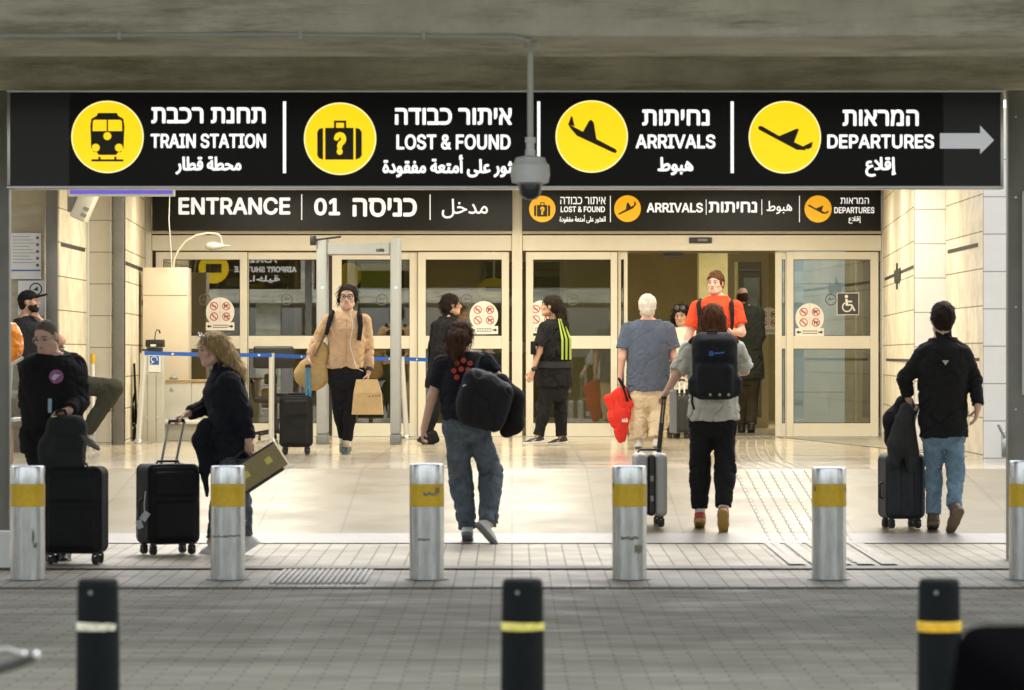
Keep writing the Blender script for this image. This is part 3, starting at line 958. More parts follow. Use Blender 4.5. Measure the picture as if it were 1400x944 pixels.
disc_sign(big, 'arrivals_disc', 809, 187, 49.5, DS, 'down')
disc_sign(big, 'departures_disc', 1073, 188, 49.5, DS, 'up')
HB = lambda t: t[::-1]
for part, rows in (('train_lettering', ((HB('תחנת רכבת'), F_HEB, 207, 147, 363, 169, .85), ('TRAIN STATION', F_LAT, 206, 183, 363.5, 203, .75), (arabic('محطة قطار'), F_ARA, 240, 214, 330, 239, .8))),
                   ('lost_lettering', ((HB('איתור כבודה'), F_HEB, 540, 148, 700, 171, .85), ('LOST & FOUND', F_LAT, 542, 184, 698, 205, .75), (arabic('العثور على أمتعة مفقودة'), F_ARA, 523, 212, 722, 243, .8))),
                   ('arrivals_lettering', ((HB('נחיתות'), F_HEB, 878, 150, 970, 172, .85), ('ARRIVALS', F_LAT, 869, 184, 978, 203.5, .75), (arabic('هبوط'), F_ARA, 899, 215, 948, 240, .8))),
                   ('departures_lettering', ((HB('המראות'), F_HEB, 1152, 150, 1256, 172.5, .85), ('DEPARTURES', F_LAT, 1131, 184, 1277, 203.5, .75), (arabic('إقلاع'), F_ARA, 1183, 215, 1225, 242, .8)))):
    for tx, fo, x0, y0, x1, y1, bo in rows:
        m = MB(); px_write(m, tx, fo, x0, y0, x1, y1, DS, bo, DS - .002)
        m.build(('english' if fo == F_LAT else 'hebrew' if fo == F_HEB else 'arabic') + '_lettering', M_lit_white, big)
for x in (389, 736.5, 1001):
    m = MB(); p, q = P(x - 2.1, 237, DS), P(x + 2.1, 139, DS); m.box(p.x, q.x, DS - .005, DS - .001, p.z, q.z)
    m.build('divider', M_lit_white, big)
m = MB()
pp = [P(*t, DS) for t in ((1285, 182.5), (1340, 182.5), (1340, 172), (1359, 192), (1340, 211), (1340, 203.5), (1285, 203.5))]
m.plate([(p.x, p.z) for p in pp], DS - .004, .003)
m.build('arrow', mat('arrow_grey', (.55, .56, .58), .5, emit=(.5, .52, .55), estr=.55), big)
for x0, x1 in ((14.5, 94.5), (1290, 1367.5)):
    p, q = P(x0, 254, DS), P(x1, 127, DS); MB().box(p.x, q.x, DS - .0016, DS + .0005, p.z, q.z).build('blank_panel', M_blank, big)
m = MB()                                                # the thin seam between the lit panels and the blank end panels
for x in (95, 1288.5):
    p, q = P(x, 256, DS), P(x + .8, 125, DS); m.box(p.x, q.x, DS - .002, DS + .001, p.z, q.z)
m.build('seam', M_slot, big)
# a second sign of the same run, left of the frame: its lit back is what the closed panes mirror
t = empty('shuttle_sign', (-5.0, DS, 2.19), 'lit black shuttle sign left of the overhead sign, mirrored in the closed glass panes', 'sign')
MB().box(-6.3, -3.78, DS + .002, DS + .18, P(0, 258, DS).z, P(0, 122.5, DS).z, bev=.01).build('panel', M_black_gloss, t)
zc_ = P(0, 190, DS).z
m = MB(); m.add([(-5.32 + .27 * math.cos(w), DS + .184, zc_ + .02 + .27 * math.sin(w)) for w in [-2 * math.pi * k / 40 for k in range(40)]], [tuple(range(40))]); m.build('back_disc', M_lit_yellow, t)
m = MB(); m.box(-5.46, -5.18, DS + .185, DS + .19, zc_ - .06, zc_ + .10, bev=.002); m.build('back_symbol', M_pict, t)
m = MB(); write(m, 'AIRPORT SHUTTLE', F_LAT, (-4.95, -3.85, zc_ - .05, zc_ + .055), DS + .188, .006, face=1); m.build('back_english', M_lit_white, t)
m = MB(); write(m, HB('שאטל'), F_HEB, (-4.75, -4.15, zc_ + .12, zc_ + .24), DS + .188, .006, face=1); m.build('back_hebrew', M_lit_white, t)
m = MB(); write(m, arabic('داخلية'), F_ARA, (-4.75, -4.15, zc_ - .24, zc_ - .10), DS + .188, .004, face=1); m.build('back_arabic', M_lit_white, t)
for x0, x1, lab in ((1378, 1402, 'grey steel sign post at the right edge with a lever handle'), (-11, 12.5, 'grey steel sign post at the left edge of the photo')):
    a, b = P(x0, 0, 27.25).x, P(x1, 0, 27.25).x
    m = MB(); m.box(a, b, 27.25, 27.25 + .12, -.44, 2.93, bev=.012)
    t = m.build('sign_post', M_grey_steel, smooth=True); tag(t, lab, 'post')
    if x0 > 0:
        p, q = P(1397, 540, 27.24), P(1425, 262, 27.24)
        MB().box(p.x, q.x, 27.2, 27.245, p.z, q.z, bev=.004).build('notice_board', M_white, t)
        h0 = P(1372, 603, 27.2)
        m = MB().box(h0.x - .012, h0.x + .02, 27.19, 27.24, P(0, 626, 27.2).z, P(0, 590, 27.2).z, bev=.008)
        m.tube([(h0.x, 27.19, P(0, 598, 27.2).z), (h0.x, 27.13, P(0, 598, 27.2).z), (h0.x - .05, 27.12, P(0, 580, 27.2).z)], .011, 10)
        m.build('lever_handle', M_steel, t, smooth=True)
        for yy in (160, 270, 420, 560):
            c = P(1389, yy, 27.24); MB().tube([(c.x, 27.25, c.z), (c.x, 27.243, c.z)], .008, 10).build('bolt', M_alu, t)

# sign face further along the kerb, seen only as a reflection in the glass
# ------------------------------------------------------------------ signs over the doors
DF = 47.62
fsl = empty('entrance_sign', (P(454, 316, DF).x, DF, P(0, 316, DF).z), 'black sign over the closed doors reading ENTRANCE 01', 'sign')
a, b = P(208, 315.5, DF), P(700.5, 236, DF)
MB().box(a.x, b.x, DF, DF + .12, a.z, b.z, bev=.004).build('panel', M_black_matt, fsl)
m = MB(); px_write(m, 'ENTRANCE', F_LAT, 244, 270, 397, 294, DF, 1.1); m.build('english_lettering', M_dim_white, fsl)
m = MB(); px_write(m, '01', F_LAT, 429.5, 271, 465, 295, DF, 1.3); m.build('number', M_dim_white, fsl)
m = MB(); px_write(m, HB('כניסה'), F_HEB, 482, 271, 570, 297, DF, 1.1); m.build('hebrew_lettering', M_dim_white, fsl)
m = MB(); px_write(m, arabic('مدخل'), F_ARA, 604, 272, 667, 299, DF, .3); m.build('arabic_lettering', M_dim_white, fsl)
for x in (412.5, 588):
    p, q = P(x - .7, 301, DF), P(x + .7, 266, DF); MB().box(p.x, q.x, DF - .004, DF - .001, p.z, q.z).build('divider', M_dim_white, fsl)
fsr = empty('arrivals_sign', (P(960, 316, DF).x, DF, P(0, 316, DF).z), 'black sign over the open doorway with three small yellow discs', 'sign')
a, b = P(714, 316, DF), P(1204.5, 236, DF)
MB().box(a.x, b.x, DF, DF + .12, a.z, b.z, bev=.004).build('panel', M_black_matt, fsr)
disc_sign(fsr, 'luggage_disc', 741.5, 286, 18, DF, 'case', False)
disc_sign(fsr, 'arrivals_disc', 858, 285.5, 18.2, DF, 'left', False)
disc_sign(fsr, 'departures_disc', 1118.5, 286, 18.5, DF, 'up', False)
for part, rows in (('lost_lettering', ((HB('איתור כבודה'), F_HEB, 766, 269.5, 828, 279.5, .12), ('LOST & FOUND', F_LAT, 766.5, 282.5, 827, 290.5, .25), (arabic('العثور على أمتعة مفقودة'), F_ARA, 765, 294, 828, 305.5, .15))),
                   ('arrivals_lettering', (('ARRIVALS', F_LAT, 884, 277.5, 961, 291, .6), (HB('נחיתות'), F_HEB, 969, 276, 1035, 291, .7))),
                   ('arabic_lettering', ((arabic('هبوط'), F_ARA, 1048, 275, 1083, 293, .2),)),
                   ('departures_lettering', ((HB('המראות'), F_HEB, 1149, 270.5, 1188, 279, .12), ('DEPARTURES', F_LAT, 1140.5, 283.5, 1195.5, 292, .25), (arabic('إقلاع'), F_ARA, 1160, 296, 1177, 306, .15)))):
    for tx, fo, x0, y0, x1, y1, bo in rows:
        m = MB(); px_write(m, tx, fo, x0, y0, x1, y1, DF, bo)
        m.build(('english' if fo == F_LAT else 'hebrew' if fo == F_HEB else 'arabic') + '_lettering', M_dim_white, fsr)
for x, y0, y1 in ((834.5, 268, 304), (965.5, 273, 294), (1041.5, 273, 294), (1093, 268, 304)):
    p, q = P(x - .5, y1, DF), P(x + .5, y0, DF); MB().box(p.x, q.x, DF - .004, DF - .001, p.z, q.z).build('divider', M_dim_white, fsr)

# purple hanging sign, only its lower edge below the big sign
DP = 37.0
a, b = P(93, 268.5, DP), P(238.5, 190, DP)
t = empty('purple_sign', ((a.x + b.x) / 2, DP, a.z), 'purple hanging sign with silver rim peeking out below the overhead sign', 'sign')
MB().box(a.x, b.x, DP, DP + .1, a.z, b.z, bev=.004).build('frame', M_alu, t)
p, q = P(95.5, 265.5, DP), P(236, 192, DP)
MB().box(p.x, q.x, DP - .004, DP - .001, p.z, q.z).build('face', mat('purple_face', (.10, .07, .40), .4, emit=(.16, .12, .62), estr=.45), t)
m = MB()
for x in (a.x + .15, b.x - .15):
    m.tube([(x, DP + .05, b.z), (x, DP + .05, 3.115)], .01, 8)
m.build('hanger', M_alu, t)

# letters fixed on the tan wall right of the doors (foreshortened) and paper notices on the left wall
t = empty('wall_emblem', (P(1233, 402, 44).x, 44, P(0, 402, 44).z), 'small dark metal letters fixed on the tan stone wall right of the doors', 'emblem')
m = MB()
for k, (h0, h1) in enumerate(((.06, .20), (.03, .19), (.07, .19), (-.03, .27), (.04, .20), (.06, .19))):
    y0 = 43.0 + k * .22
    xx = 4.210 + (y0 - 40.2) * .0516
    z = P(0, 393, 44).z
    m.box(xx - .014, xx - .004, y0, y0 + .10, z + h0, z + h1, bev=.002)
m.build('letter', M_slot, t)
M_paper = mat('notice_paper', (.62, .64, .66), .5, var=.04)
DW = 40.47
for (x0, y0, x1, y1, lab, kind) in ((15, 319, 56, 382, 'upper white notice with pictograms on the left stone wall', 0), (25, 384, 62, 432, 'lower white notice with round emblem behind the man in a cap', 1)):
    a, b = P(x0, y1, DW), P(x1, y0, DW)
    t = empty('wall_notice', ((a.x + b.x) / 2, DW, a.z), lab, 'notice')
    MB().box(a.x, b.x, DW - .01, DW + .02, a.z, b.z, bev=.002).build('sheet', M_paper, t)
    m = MB(); yy = DW - .013
    if kind == 0:
        for k in range(9):
            z = b.z - .035 - k * .034
            m.plate([(a.x + .02, z), (a.x + .20 + .03 * (k % 3), z), (a.x + .20 + .03 * (k % 3), z - .007), (a.x + .02, z - .007)], yy, .002)
        m.build('text_line', mat('notice_ink', (.28, .30, .33), .6), t)
        m = MB()
        for k in range(5):
            z = b.z - .05 - k * .072
            m.disc(b.x - .035, z, .017, yy, .002, 16)
        m.build('pictogram', mat('notice_icons', (.10, .12, .08), .6), t)
        m = MB(); m.plate([(a.x + .004, a.z + .085), (b.x - .004, a.z + .085), (b.x - .004, a.z + .10), (a.x + .004, a.z + .10)], yy, .002); m.build('blue_band', mat('notice_blue', (.03, .12, .35), .5), t)
    else:
        m.ring(b.x - .10, b.z - .09, .055, .068, yy)
        m.plate([(b.x - .13, b.z - .10), (b.x - .08, b.z - .06), (b.x - .075, b.z - .11)], yy, .002)
        m.build('emblem', M_ink, t)

# ------------------------------------------------------------------ dome camera hanging in front of the sign
DC = 24.4
c = P(725, 0, DC)
zt, zb = 2.98, P(0, 215, DC).z
t = empty('dome_camera', (c.x, DC, P(0, 272, DC).z), 'pale grey dome camera hanging on a pole in front of the sign', 'camera')
M_cam = mat('camera_grey', (.66, .68, .66), .5, var=.08)
m = MB().tube([(c.x, DC, 3.004), (c.x, DC, P(0, 190, DC).z)], .020, 14); m.lathe([(.045, 2.96), (.045, 3.003)], (c.x, DC, 0), 16)
m.build('pole', mat('pole_grey', (.50, .51, .46), .5), t, smooth=True)
m = MB()
m.lathe([(.033, P(0, 215, DC).z), (.033, P(0, 205, DC).z), (.027, P(0, 204, DC).z), (.027, P(0, 196, DC).z), (.034, P(0, 195, DC).z), (.034, P(0, 188, DC).z)], (c.x, DC, 0), 20)
m.build('coupling', M_cam, t, smooth=True)
s_ = DC / FPX
m = MB().lathe([(19 * s_, P(0, 252, DC).z), (25 * s_, P(0, 250, DC).z), (27 * s_, P(0, 240, DC).z), (26 * s_, P(0, 226, DC).z), (22 * s_, P(0, 222, DC).z), (20 * s_, P(0, 216, DC).z), (8 * s_, P(0, 213, DC).z)], (c.x, DC, 0), 28)
h = m.build('housing', M_cam, t, smooth=True)
m = MB().lathe([(.001, P(0, 274, DC).z), (8 * s_, P(0, 272.5, DC).z), (13.5 * s_, P(0, 267, DC).z), (16 * s_, P(0, 259, DC).z), (16.5 * s_, P(0, 251.5, DC).z)], (c.x, DC, 0), 28)
m.build('dome', mat('dome_smoked', (.03, .035, .04), .08, spec=.7), t, smooth=True)
m = MB(); z = P(0, 50, 23.97).z
m.tube([(-6, 23.965, z - .01), (-1.5, 23.965, z + .012), (.02, 23.965, z - .004), (c.x, 23.97, z - .03)], .014, 8)
for x in (-2.45, -1.32, -.55):
    m.box(x - .012, x + .012, 23.945, 23.985, z - .02, z + .028)
tag(m.build('conduit', mat('conduit_grey', (.40, .40, .37), .5), smooth=True), 'thin grey cable conduit along the lower edge of the near concrete beam', 'conduit')
# ------------------------------------------------------------------ bollards
def steel_bollard(px_, top, base, label, wear):
    d = 25.1
    c = P(px_, base, d)
    r = 23.6 / FPX * d
    zb = -.456
    z = lambda yy: P(0, yy, d).z
    t = empty('steel_bollard', (c.x, d, zb), label, 'bollard', 'steel bollards along the pavement edge')
    m = MB().lathe([(r, zb), (r, z(692.5))], (c.x, d, 0), 40)
    m.lathe([(r, z(661.5)), (r, z(top + 4)), (r * .97, z(top + 1)), (r * .9, z(top))], (c.x, d, 0), 40)
    m.build('post', M_steel, t, smooth=True)
    MB().lathe([(r * 1.004, z(692.3)), (r * 1.004, z(661.7))], (c.x, d, 0), 40).build('reflective_band', M_yellow_tape, t, smooth=True)
    MB().lathe([(r * 1.3, zb + .0), (r * 1.3, zb + .006), (r * 1.02, zb + .01)], (c.x, d, 0), 32).build('base_ring', mat('bollard_base', (.10, .10, .09), .7, var=.3, vscale=20), t, smooth=True)
    rr = r * 1.006
    m_sc = mat('scuff_dark', (.22, .20, .14), .6) if 'scuff_dark' not in bpy.data.materials else bpy.data.materials['scuff_dark']
    for k, (ang, yy, hh, ww) in enumerate(wear):
        zc = z(yy)
        n = 5
        vs = []
        for j in range(n + 1):
            w = R(-90 + ang + ww * (j / n - .5))
            vs += [(c.x + rr * math.cos(w), d + rr * math.sin(w), zc - hh * (.5 + .3 * math.sin(j * 2.3 + k))), (c.x + rr * math.cos(w), d + rr * math.sin(w), zc + hh * (.5 + .3 * math.cos(j * 3.1 + k)))]
        MB().add(vs, [(2 * j, 2 * j + 2, 2 * j + 3, 2 * j + 1) for j in range(n)]).build('scuff', m_sc, t)
    return t


steel_bollard(38, 637, 792, 'leftmost steel bollard, beside the large black suitcase', [(25, 733, .07, 10), (32, 745, .03, 14)])
steel_bollard(311.5, 637, 792, 'steel bollard in front of the blonde woman with the box', [(-20, 733, .012, 70), (20, 732, .012, 60)])
steel_bollard(583.5, 634, 791, 'steel bollard beside the woman in grey jeans, band scuffed', [(15, 675, .02, 50), (40, 670, .035, 18), (-10, 737, .015, 40)])
steel_bollard(860.5, 637, 792, 'steel bollard in front of the grey hard shell suitcase', [(-70, 664, .03, 14), (0, 735, .02, 60), (30, 750, .05, 30)])
steel_bollard(1133.5, 639, 793, 'steel bollard in front of the striped guide bars', [(-60, 668, .03, 16), (65, 669, .03, 14)])
steel_bollard(1403, 630, 791, 'steel bollard cut by the right edge beside the sign post', [])


def dark_bollard(px_, d, label, ring, lit):
    c = P(px_, 0, d)
    s_ = d / FPX
    zt = P(0, 791.5, d).z
    t = empty('rubber_bollard', (c.x, d, -.46), label, 'bollard', 'dark rubber bollards in the foreground')
    r = 29.2 * s_
    MB().lathe([(r * 1.5, -.46), (r * 1.5, -.44), (r * 1.15, -.42), (r * 1.04, -.36), (r, zt - .17), (r * .985, zt - .165), (r * .965, zt - .03), (r * .93, zt - .008), (r * .82, zt)], (c.x, d, 0), 36).build('post', M_rubber, t, smooth=True, angle=50)
    za, zb = P(0, 863, d).z, P(0, 849, d).z
    if lit:
        MB().lathe([(r * 1.03, za), (r * 1.05, za + .006), (r * 1.05, zb - .006), (r * 1.03, zb)], (c.x, d, 0), 36).build('reflective_ring', ring, t, smooth=True)
    else:
        m = MB(); n = 26
        vs = []
        rng = np.random.RandomState(int(px_))
        for j in range(n + 1):
            w = R(-180 + 150 * j / n) if px_ < 400 else R(-170 + 172 * j / n)
            e = .3 * (j / n) ** 2
            vs += [(c.x + r * 1.02 * math.cos(w), d + r * 1.02 * math.sin(w), za + .004 + rng.rand() * .012 * e), (c.x + r * 1.02 * math.cos(w), d + r * 1.02 * math.sin(w), zb - .002 - rng.rand() * .03 * e)]
        m.add(vs, [(2 * j, 2 * j + 2, 2 * j + 3, 2 * j + 1) for j in range(n)])
        m.build('reflective_ring', ring, t, smooth=True)
    m = MB(); m.tube([(c.x - r * .25, d - r * .96, zt - .045), (c.x - r * .25, d - r * 1.0, zt - .045)], .007, 12); m.build('screw', M_grey_steel, t)
    return t


dark_bollard(134, 13.5, 'dark rubber bollard at left with a worn pale ring', mat('worn_ring', (.55, .56, .36), .4, var=.3, vscale=25, col2=(.75, .74, .6)), False)
dark_bollard(714.5, 13.5, 'dark rubber bollard at the centre with a yellow green ring', mat('yellow_green_ring', (.66, .60, .07), .4, var=.15, vscale=25, col2=(.75, .70, .2)), False)
dark_bollard(1284, 13.5, 'dark rubber bollard at right with a bright yellow ring', mat('amber_ring', (.80, .48, .02), .35, var=.2, vscale=20), True)

# ------------------------------------------------------------------ queue posts with blue belt
M_belt = mat('belt_blue', (.008, .085, .40), .6, var=.1, vscale=30)


def queue_post(x_top, x_base, y_top, y_base, label):
    d = FPX * CAMZ / (y_base - HORIZ)
    c, b = P(x_top, y_top, d), P(x_base, y_base, d)
    t = empty('queue_post', (b.x, d, 0), label, 'post', 'silver queue posts holding the blue belt')
    MB().tube([(b.x, d, .02), (c.x, d, c.z)], .032, 18).build('pole', mat('post_silver', (.68, .68, .66), .35, metal=.55), t, smooth=True)
    MB().lathe([(.17, .001), (.17, .012), (.12, .022), (.05, .034), (.036, .05)], (b.x, d, 0), 30).build('base', M_steel, t, smooth=True)
    MB().tube([(c.x, d, c.z - .008), (c.x, d, c.z + .012)], .036, 18).build('head', M_black, t, smooth=True)
    return Vector((c.x, d, c.z))


q1 = queue_post(198, 189, 479, 607, 'leaning silver queue post at the left end of the blue belt')
q2 = queue_post(371.5, 371, 482, 606, 'silver queue post standing between the office chair and the blonde woman')
q3 = queue_post(549, 556, 487, 601, 'steel queue post right of the metal detector')


def belt(p, q, sag, label, h=.045):
    m = MB(); n = 16
    vs, fs = [], []
    for i in range(n + 1):
        u = i / n
        c = p.lerp(q, u) + Vector((0, -.036, -.055 - sag * 4 * u * (1 - u)))
        vs += [(c.x, c.y, c.z), (c.x, c.y, c.z + h), (c.x, c.y + .003, c.z + h), (c.x, c.y + .003, c.z)]
    for i in range(n):
        for k in range(4):
            k2 = (k + 1) % 4
            fs.append((4 * i + k, 4 * i + k2, 4 * i + 4 + k2, 4 * i + 4 + k))
    o = m.add(vs, fs).build('queue_belt', M_belt, origin=p)
    tag(o, label, 'belt')
    m = MB()
    for u in (.22, .9):
        c = p.lerp(q, u) + Vector((0, -.039, -.033 - sag * 4 * u * (1 - u)))
        m.plate([(c.x - .02, c.z), (c.x, c.z + .014), (c.x + .02, c.z), (c.x, c.z - .014)], c.y, .001)
    m.build('belt_mark', M_white, o)


belt(q1, q2, .006, 'blue belt stretched from the left post to the middle post')
belt(q2, q3, .012, 'blue belt stretched from the middle post through the metal detector')
belt(q3, P(640, 488, 47.2), .01, 'short blue belt behind the dark coated person')

# ------------------------------------------------------------------ walk-through metal detector
dm = FPX * CAMZ / (608 - HORIZ)
md = empty('metal_detector', (P(490, 608, dm).x, dm, 0), 'grey walk-through metal detector arch around the woman in beige', 'detector')
M_md = mat('detector_grey', (.30, .315, .32), .45, var=.04)
M_mdf = mat('detector_foot', (.16, .17, .17), .5)
z = lambda yy: P(0, yy, dm).z
for x0, x1 in ((432.5, 446.5), (533.5, 547)):
    a, b = P(x0, 0, dm).x, P(x1, 0, dm).x
    MB().box(a, b, dm, dm + .55, z(594), z(325), bev=.02, seg=3).build('side_panel', M_md, md, smooth=True)
    MB().box(a - .004, b + .004, dm - .006, dm + .556, .002, z(594.5), bev=.008).build('foot', M_mdf, md, smooth=True)
    c = P((x0 + x1) / 2 + 1, 393.5, dm)
    MB().lathe([(.014, 0), (.010, .004), (.002, .006)], (c.x, dm - .0, c.z), 12, Matrix.Rotation(R(90), 3, 'X')).build('status_light', mat('status_green', (.2, .7, .45), .4, emit=(.3, 1, .65), estr=1.2), md)
a, b = P(446.8, 0, dm).x, P(533.2, 0, dm).x
hd = MB().box(a, b, dm + .03, dm + .5, z(348), z(332), bev=.008).build('header', M_md, md)
m = MB(); write(m, 'ceia', F_LAT, (P(514, 0, dm).x, P(525, 0, dm).x, z(344.5), z(339)), dm + .027, .002); m.build('lettering', M_ink, hd)
m = MB(); c = P(430, 331, dm)
m.box(c.x - .05, c.x + .02, dm - .05, dm + .02, c.z - .04, c.z + .07, bev=.01, M=None)
m.tube([(c.x, dm, c.z + .02), (c.x + .3, dm + .02, c.z + .06)], .012, 8)
m.build('cable_box', M_black, md, smooth=True)

# ------------------------------------------------------------------ beige booth panel, cabinet, gooseneck lamp, intercom
db = 46.2
zb_ = lambda yy, d=db: P(0, yy, d).z
t = empty('booth_panel', (P(226, 0, db).x, db, 0), 'tall beige metal cabinet standing left of the closed doors', 'cabinet')
M_beige = mat('booth_beige', (.62, .54, .41), .5, var=.05, vscale=3, bump=.03)
MB().box(P(195, 0, db).x, P(257, 0, db).x, db, db + .5, 0, zb_(366), bev=.012, seg=2).build('body', M_beige, t, smooth=True)
m = MB(); m.box(P(196, 0, db).x, P(256, 0, db).x, db - .003, db - .001, zb_(404.4), zb_(403.6)); m.build('seam', mat('seam_tan', (.3, .25, .18), .6), t)
m = MB(); m.box(P(193, 0, db).x, P(195, 0, db).x, db + .05, db + .09, zb_(418), zb_(410)); m.build('hinge', M_slot, t)
dk = 45.2
zk = lambda yy: P(0, yy, dk).z
t = empty('white_counter', (P(250, 0, dk).x, dk, 0), 'low white counter with a wooden top edge behind the blue belt', 'counter')
M_wc = mat('counter_white', (.64, .63, .56), .45, var=.05, vscale=3)
m = MB()
for x0, x1 in ((222.5, 261.5), (262, 316)):
    m.box(P(x0, 0, dk).x, P(x1, 0, dk).x, dk, dk + .02, zk(575), zk(523.5), bev=.003)
m.box(P(223, 0, dk).x, P(316, 0, dk).x, dk + .021, dk + .5, zk(600), zk(524))
m.build('front_panel', M_wc, t)
MB().box(P(220, 0, dk).x, P(320, 0, dk).x, dk - .03, dk + .52, zk(523), zk(519.5), bev=.005).build('wood_top', mat('counter_wood', (.42, .27, .12), .5, var=.25, vscale=12), t)
m = MB().box(P(196, 0, dk).x, P(316, 0, dk).x, dk + .005, dk + .018, .005, zk(579), bev=.003)
m.build('plinth', mat('counter_plinth', (.42, .40, .33), .5, var=.08), t)
MB().tube([P(194, 577, dk - .05), P(318, 577, dk - .05)], .028, 12).build('rail', M_white, t, smooth=True)
c = P(235.5, 533, dk); MB().lathe([(.028, 0), (.028, .01), (.012, .012)], (c.x, dk, c.z), 14, Matrix.Rotation(R(90), 3, 'X')).build('lock', M_alu, t)
c = P(237, 517.5, dk); MB().lathe([(.05, 0), (.055, .02), (.03, .05), (.005, .06)], (c.x, dk + .05, P(0, 519.3, dk).z), 16).build('knob', M_grey_steel, t, smooth=True)
dd_ = 44.6
zd = lambda yy: P(0, yy, dd_).z
t = empty('intercom_stand', (P(206, 0, dd_).x, dd_, 0), 'grey intercom pedestal with black microphone console and blue ear sign', 'intercom')
MB().box(P(191, 0, dd_).x, P(222, 0, dd_).x, dd_, dd_ + .35, 0, zd(483), bev=.006).build('pedestal', mat('pedestal_grey', (.46, .45, .39), .5, var=.06), t, smooth=True)
m = MB(); m.box(P(201, 0, dd_).x, P(202, 0, dd_).x, dd_ - .003, dd_ - .001, .01, zd(512)); m.box(P(213, 0, dd_).x, P(214, 0, dd_).x, dd_ - .003, dd_ - .001, .01, zd(512)); m.build('groove', mat('groove_grey', (.25, .24, .2), .6), t)
m = MB()
for x in (200, 215):
    c = P(x, 571, dd_); m.lathe([(.016, 0), (.016, .008), (.004, .010)], (c.x, dd_, c.z), 12, Matrix.Rotation(R(90), 3, 'X'))
c = P(200, 492, dd_); m.lathe([(.016, 0), (.016, .008), (.004, .010)], (c.x, dd_, c.z), 12, Matrix.Rotation(R(90), 3, 'X'))
m.build('bolt', M_alu, t)
cs = MB().box(P(198.5, 0, dd_).x, P(222.5, 0, dd_).x, dd_ + .02, dd_ + .3, zd(475), zd(464.5), bev=.012).box(P(200, 0, dd_).x, P(220, 0, dd_).x, dd_ + .04, dd_ + .28, zd(483), zd(475.3), bev=.006).build('console', M_black, t, smooth=True)
MB().box(P(205.5, 0, dd_).x, P(213, 0, dd_).x, dd_ + .014, dd_ + .019, zd(474), zd(471)).build('label_plate', M_white, cs)
m = MB().tube([P(211.5, 465, dd_ + .1), P(212.5, 455, dd_ + .1), P(214.5, 451, dd_ + .1), P(217.5, 452, dd_ + .1), P(219, 456, dd_ + .1)], [.006, .006, .006, .009, .011], 8); m.build('microphone', M_black, cs, smooth=True)
es = MB().box(P(203, 0, dd_).x, P(219.5, 0, dd_).x, dd_ - .012, dd_ - .004, zd(509), zd(486), bev=.003).build('ear_sign', M_white, t)
MB().box(P(205, 0, dd_).x, P(217.5, 0, dd_).x, dd_ - .016, dd_ - .0125, zd(499), zd(487)).build('blue_field', mat('ear_blue', (.02, .10, .40), .5), es)
m = MB(); c = P(211, 493, dd_)
pts = [(c.x + .036 * math.cos(R(a)), dd_ - .018, c.z + .012 + .03 * math.sin(R(a))) for a in range(-30, 200, 20)]
m.tube(pts + [(c.x - .01, dd_ - .018, c.z - .03)], .006, 6); m.tube([(c.x - .045, dd_ - .018, c.z - .045), (c.x + .0, dd_ - .018, c.z - .01)], .005, 6)
m.build('ear_symbol', M_white, es)
t = empty('gooseneck_lamp', (P(237, 0, db).x, db, zb_(366)), 'white arched gooseneck lamp on top of the beige cabinet', 'lamp')
arc = [P(237, 366, db + .1), P(238, 355, db + .1), P(244, 342, db + .1), P(254, 330, db + .1), P(268, 322, db + .1), P(284, 319, db + .1), P(297, 320, db + .1), P(302, 324, db + .1)]
MB().tube(arc, .014, 10).build('arm', mat('lamp_arm_cream', (.52, .48, .38), .5), t, smooth=True)
MB().tube([P(302, 324, db + .1), P(304, 334, db + .1), P(312, 336.5, db + .1)], .005, 6).build('cord', M_white, t)
c0 = P(280, 336.5, db + .1)
m = MB()
prof = [(.004, 0), (.035, .02), (.052, .07), (.052, .12), (.035, .19), (.014, .25), (.006, .31)]
m.lathe([(r, zz) for r, zz in prof], c0, 18, Matrix.Rotation(R(90), 3, 'Y'))
m.build('shade', mat('lamp_shade_grey', (.42, .41, .35), .4), t, smooth=True)
m = MB().tube([P(232, 268, 46), P(231, 300, 46), P(233, 330, 46), P(235, 366, 46.15)], .006, 6)
tag(m.build('hanging_cable', M_white, smooth=True), 'thin white cable hanging beside the ENTRANCE sign to the cabinet', 'cable')

# ------------------------------------------------------------------ office chair behind the belt
do = 45.6
zo = lambda yy: P(0, yy, do).z
t = empty('office_chair', (P(372, 0, do).x, do, 0), 'black office chair standing behind the blue belt', 'chair')
cx = P(374, 0, do).x
MB().box(P(346, 0, do).x, P(402, 0, do).x, do - .05, do + .03, zo(504), zo(473.5), bev=.035, seg=4).build('backrest', M_black, t, smooth=True)
MB().box(cx - .24, cx + .24, do + .04, do + .5, .44, .52, bev=.03, seg=3).build('seat', M_black, t, smooth=True)
MB().tube([(cx, do + .25, .10), (cx, do + .25, .44)], .03, 12).build('column', M_black, t, smooth=True)
MB().tube([(cx, do + .06, .46), (cx, do - .01, .60), (cx, do, zo(500))], .03, 8).build('back_bar', M_black, t, smooth=True)
for k in range(5):
    w = R(72 * k + 20)
    e = Vector((cx + .30 * math.cos(w), do + .25 + .30 * math.sin(w), .07))
    l = MB().tube([(cx, do + .25, .11), e], [.028, .018], 8).build('foot', M_black, t, smooth=True)
    MB().lathe([(.028, -.015), (.028, .015)], (e.x, e.y, .029), 12, Matrix.Rotation(R(90), 3, 'Y')).build('caster', M_black, l, smooth=True)
for sx in (-1, 1):
    MB().tube([(cx + sx * .25, do + .3, .48), (cx + sx * .27, do + .3, .68), (cx + sx * .27, do + .1, .70), (cx + sx * .27, do + .42, .70)], .02, 8).build('armrest', M_black, t, smooth=True)

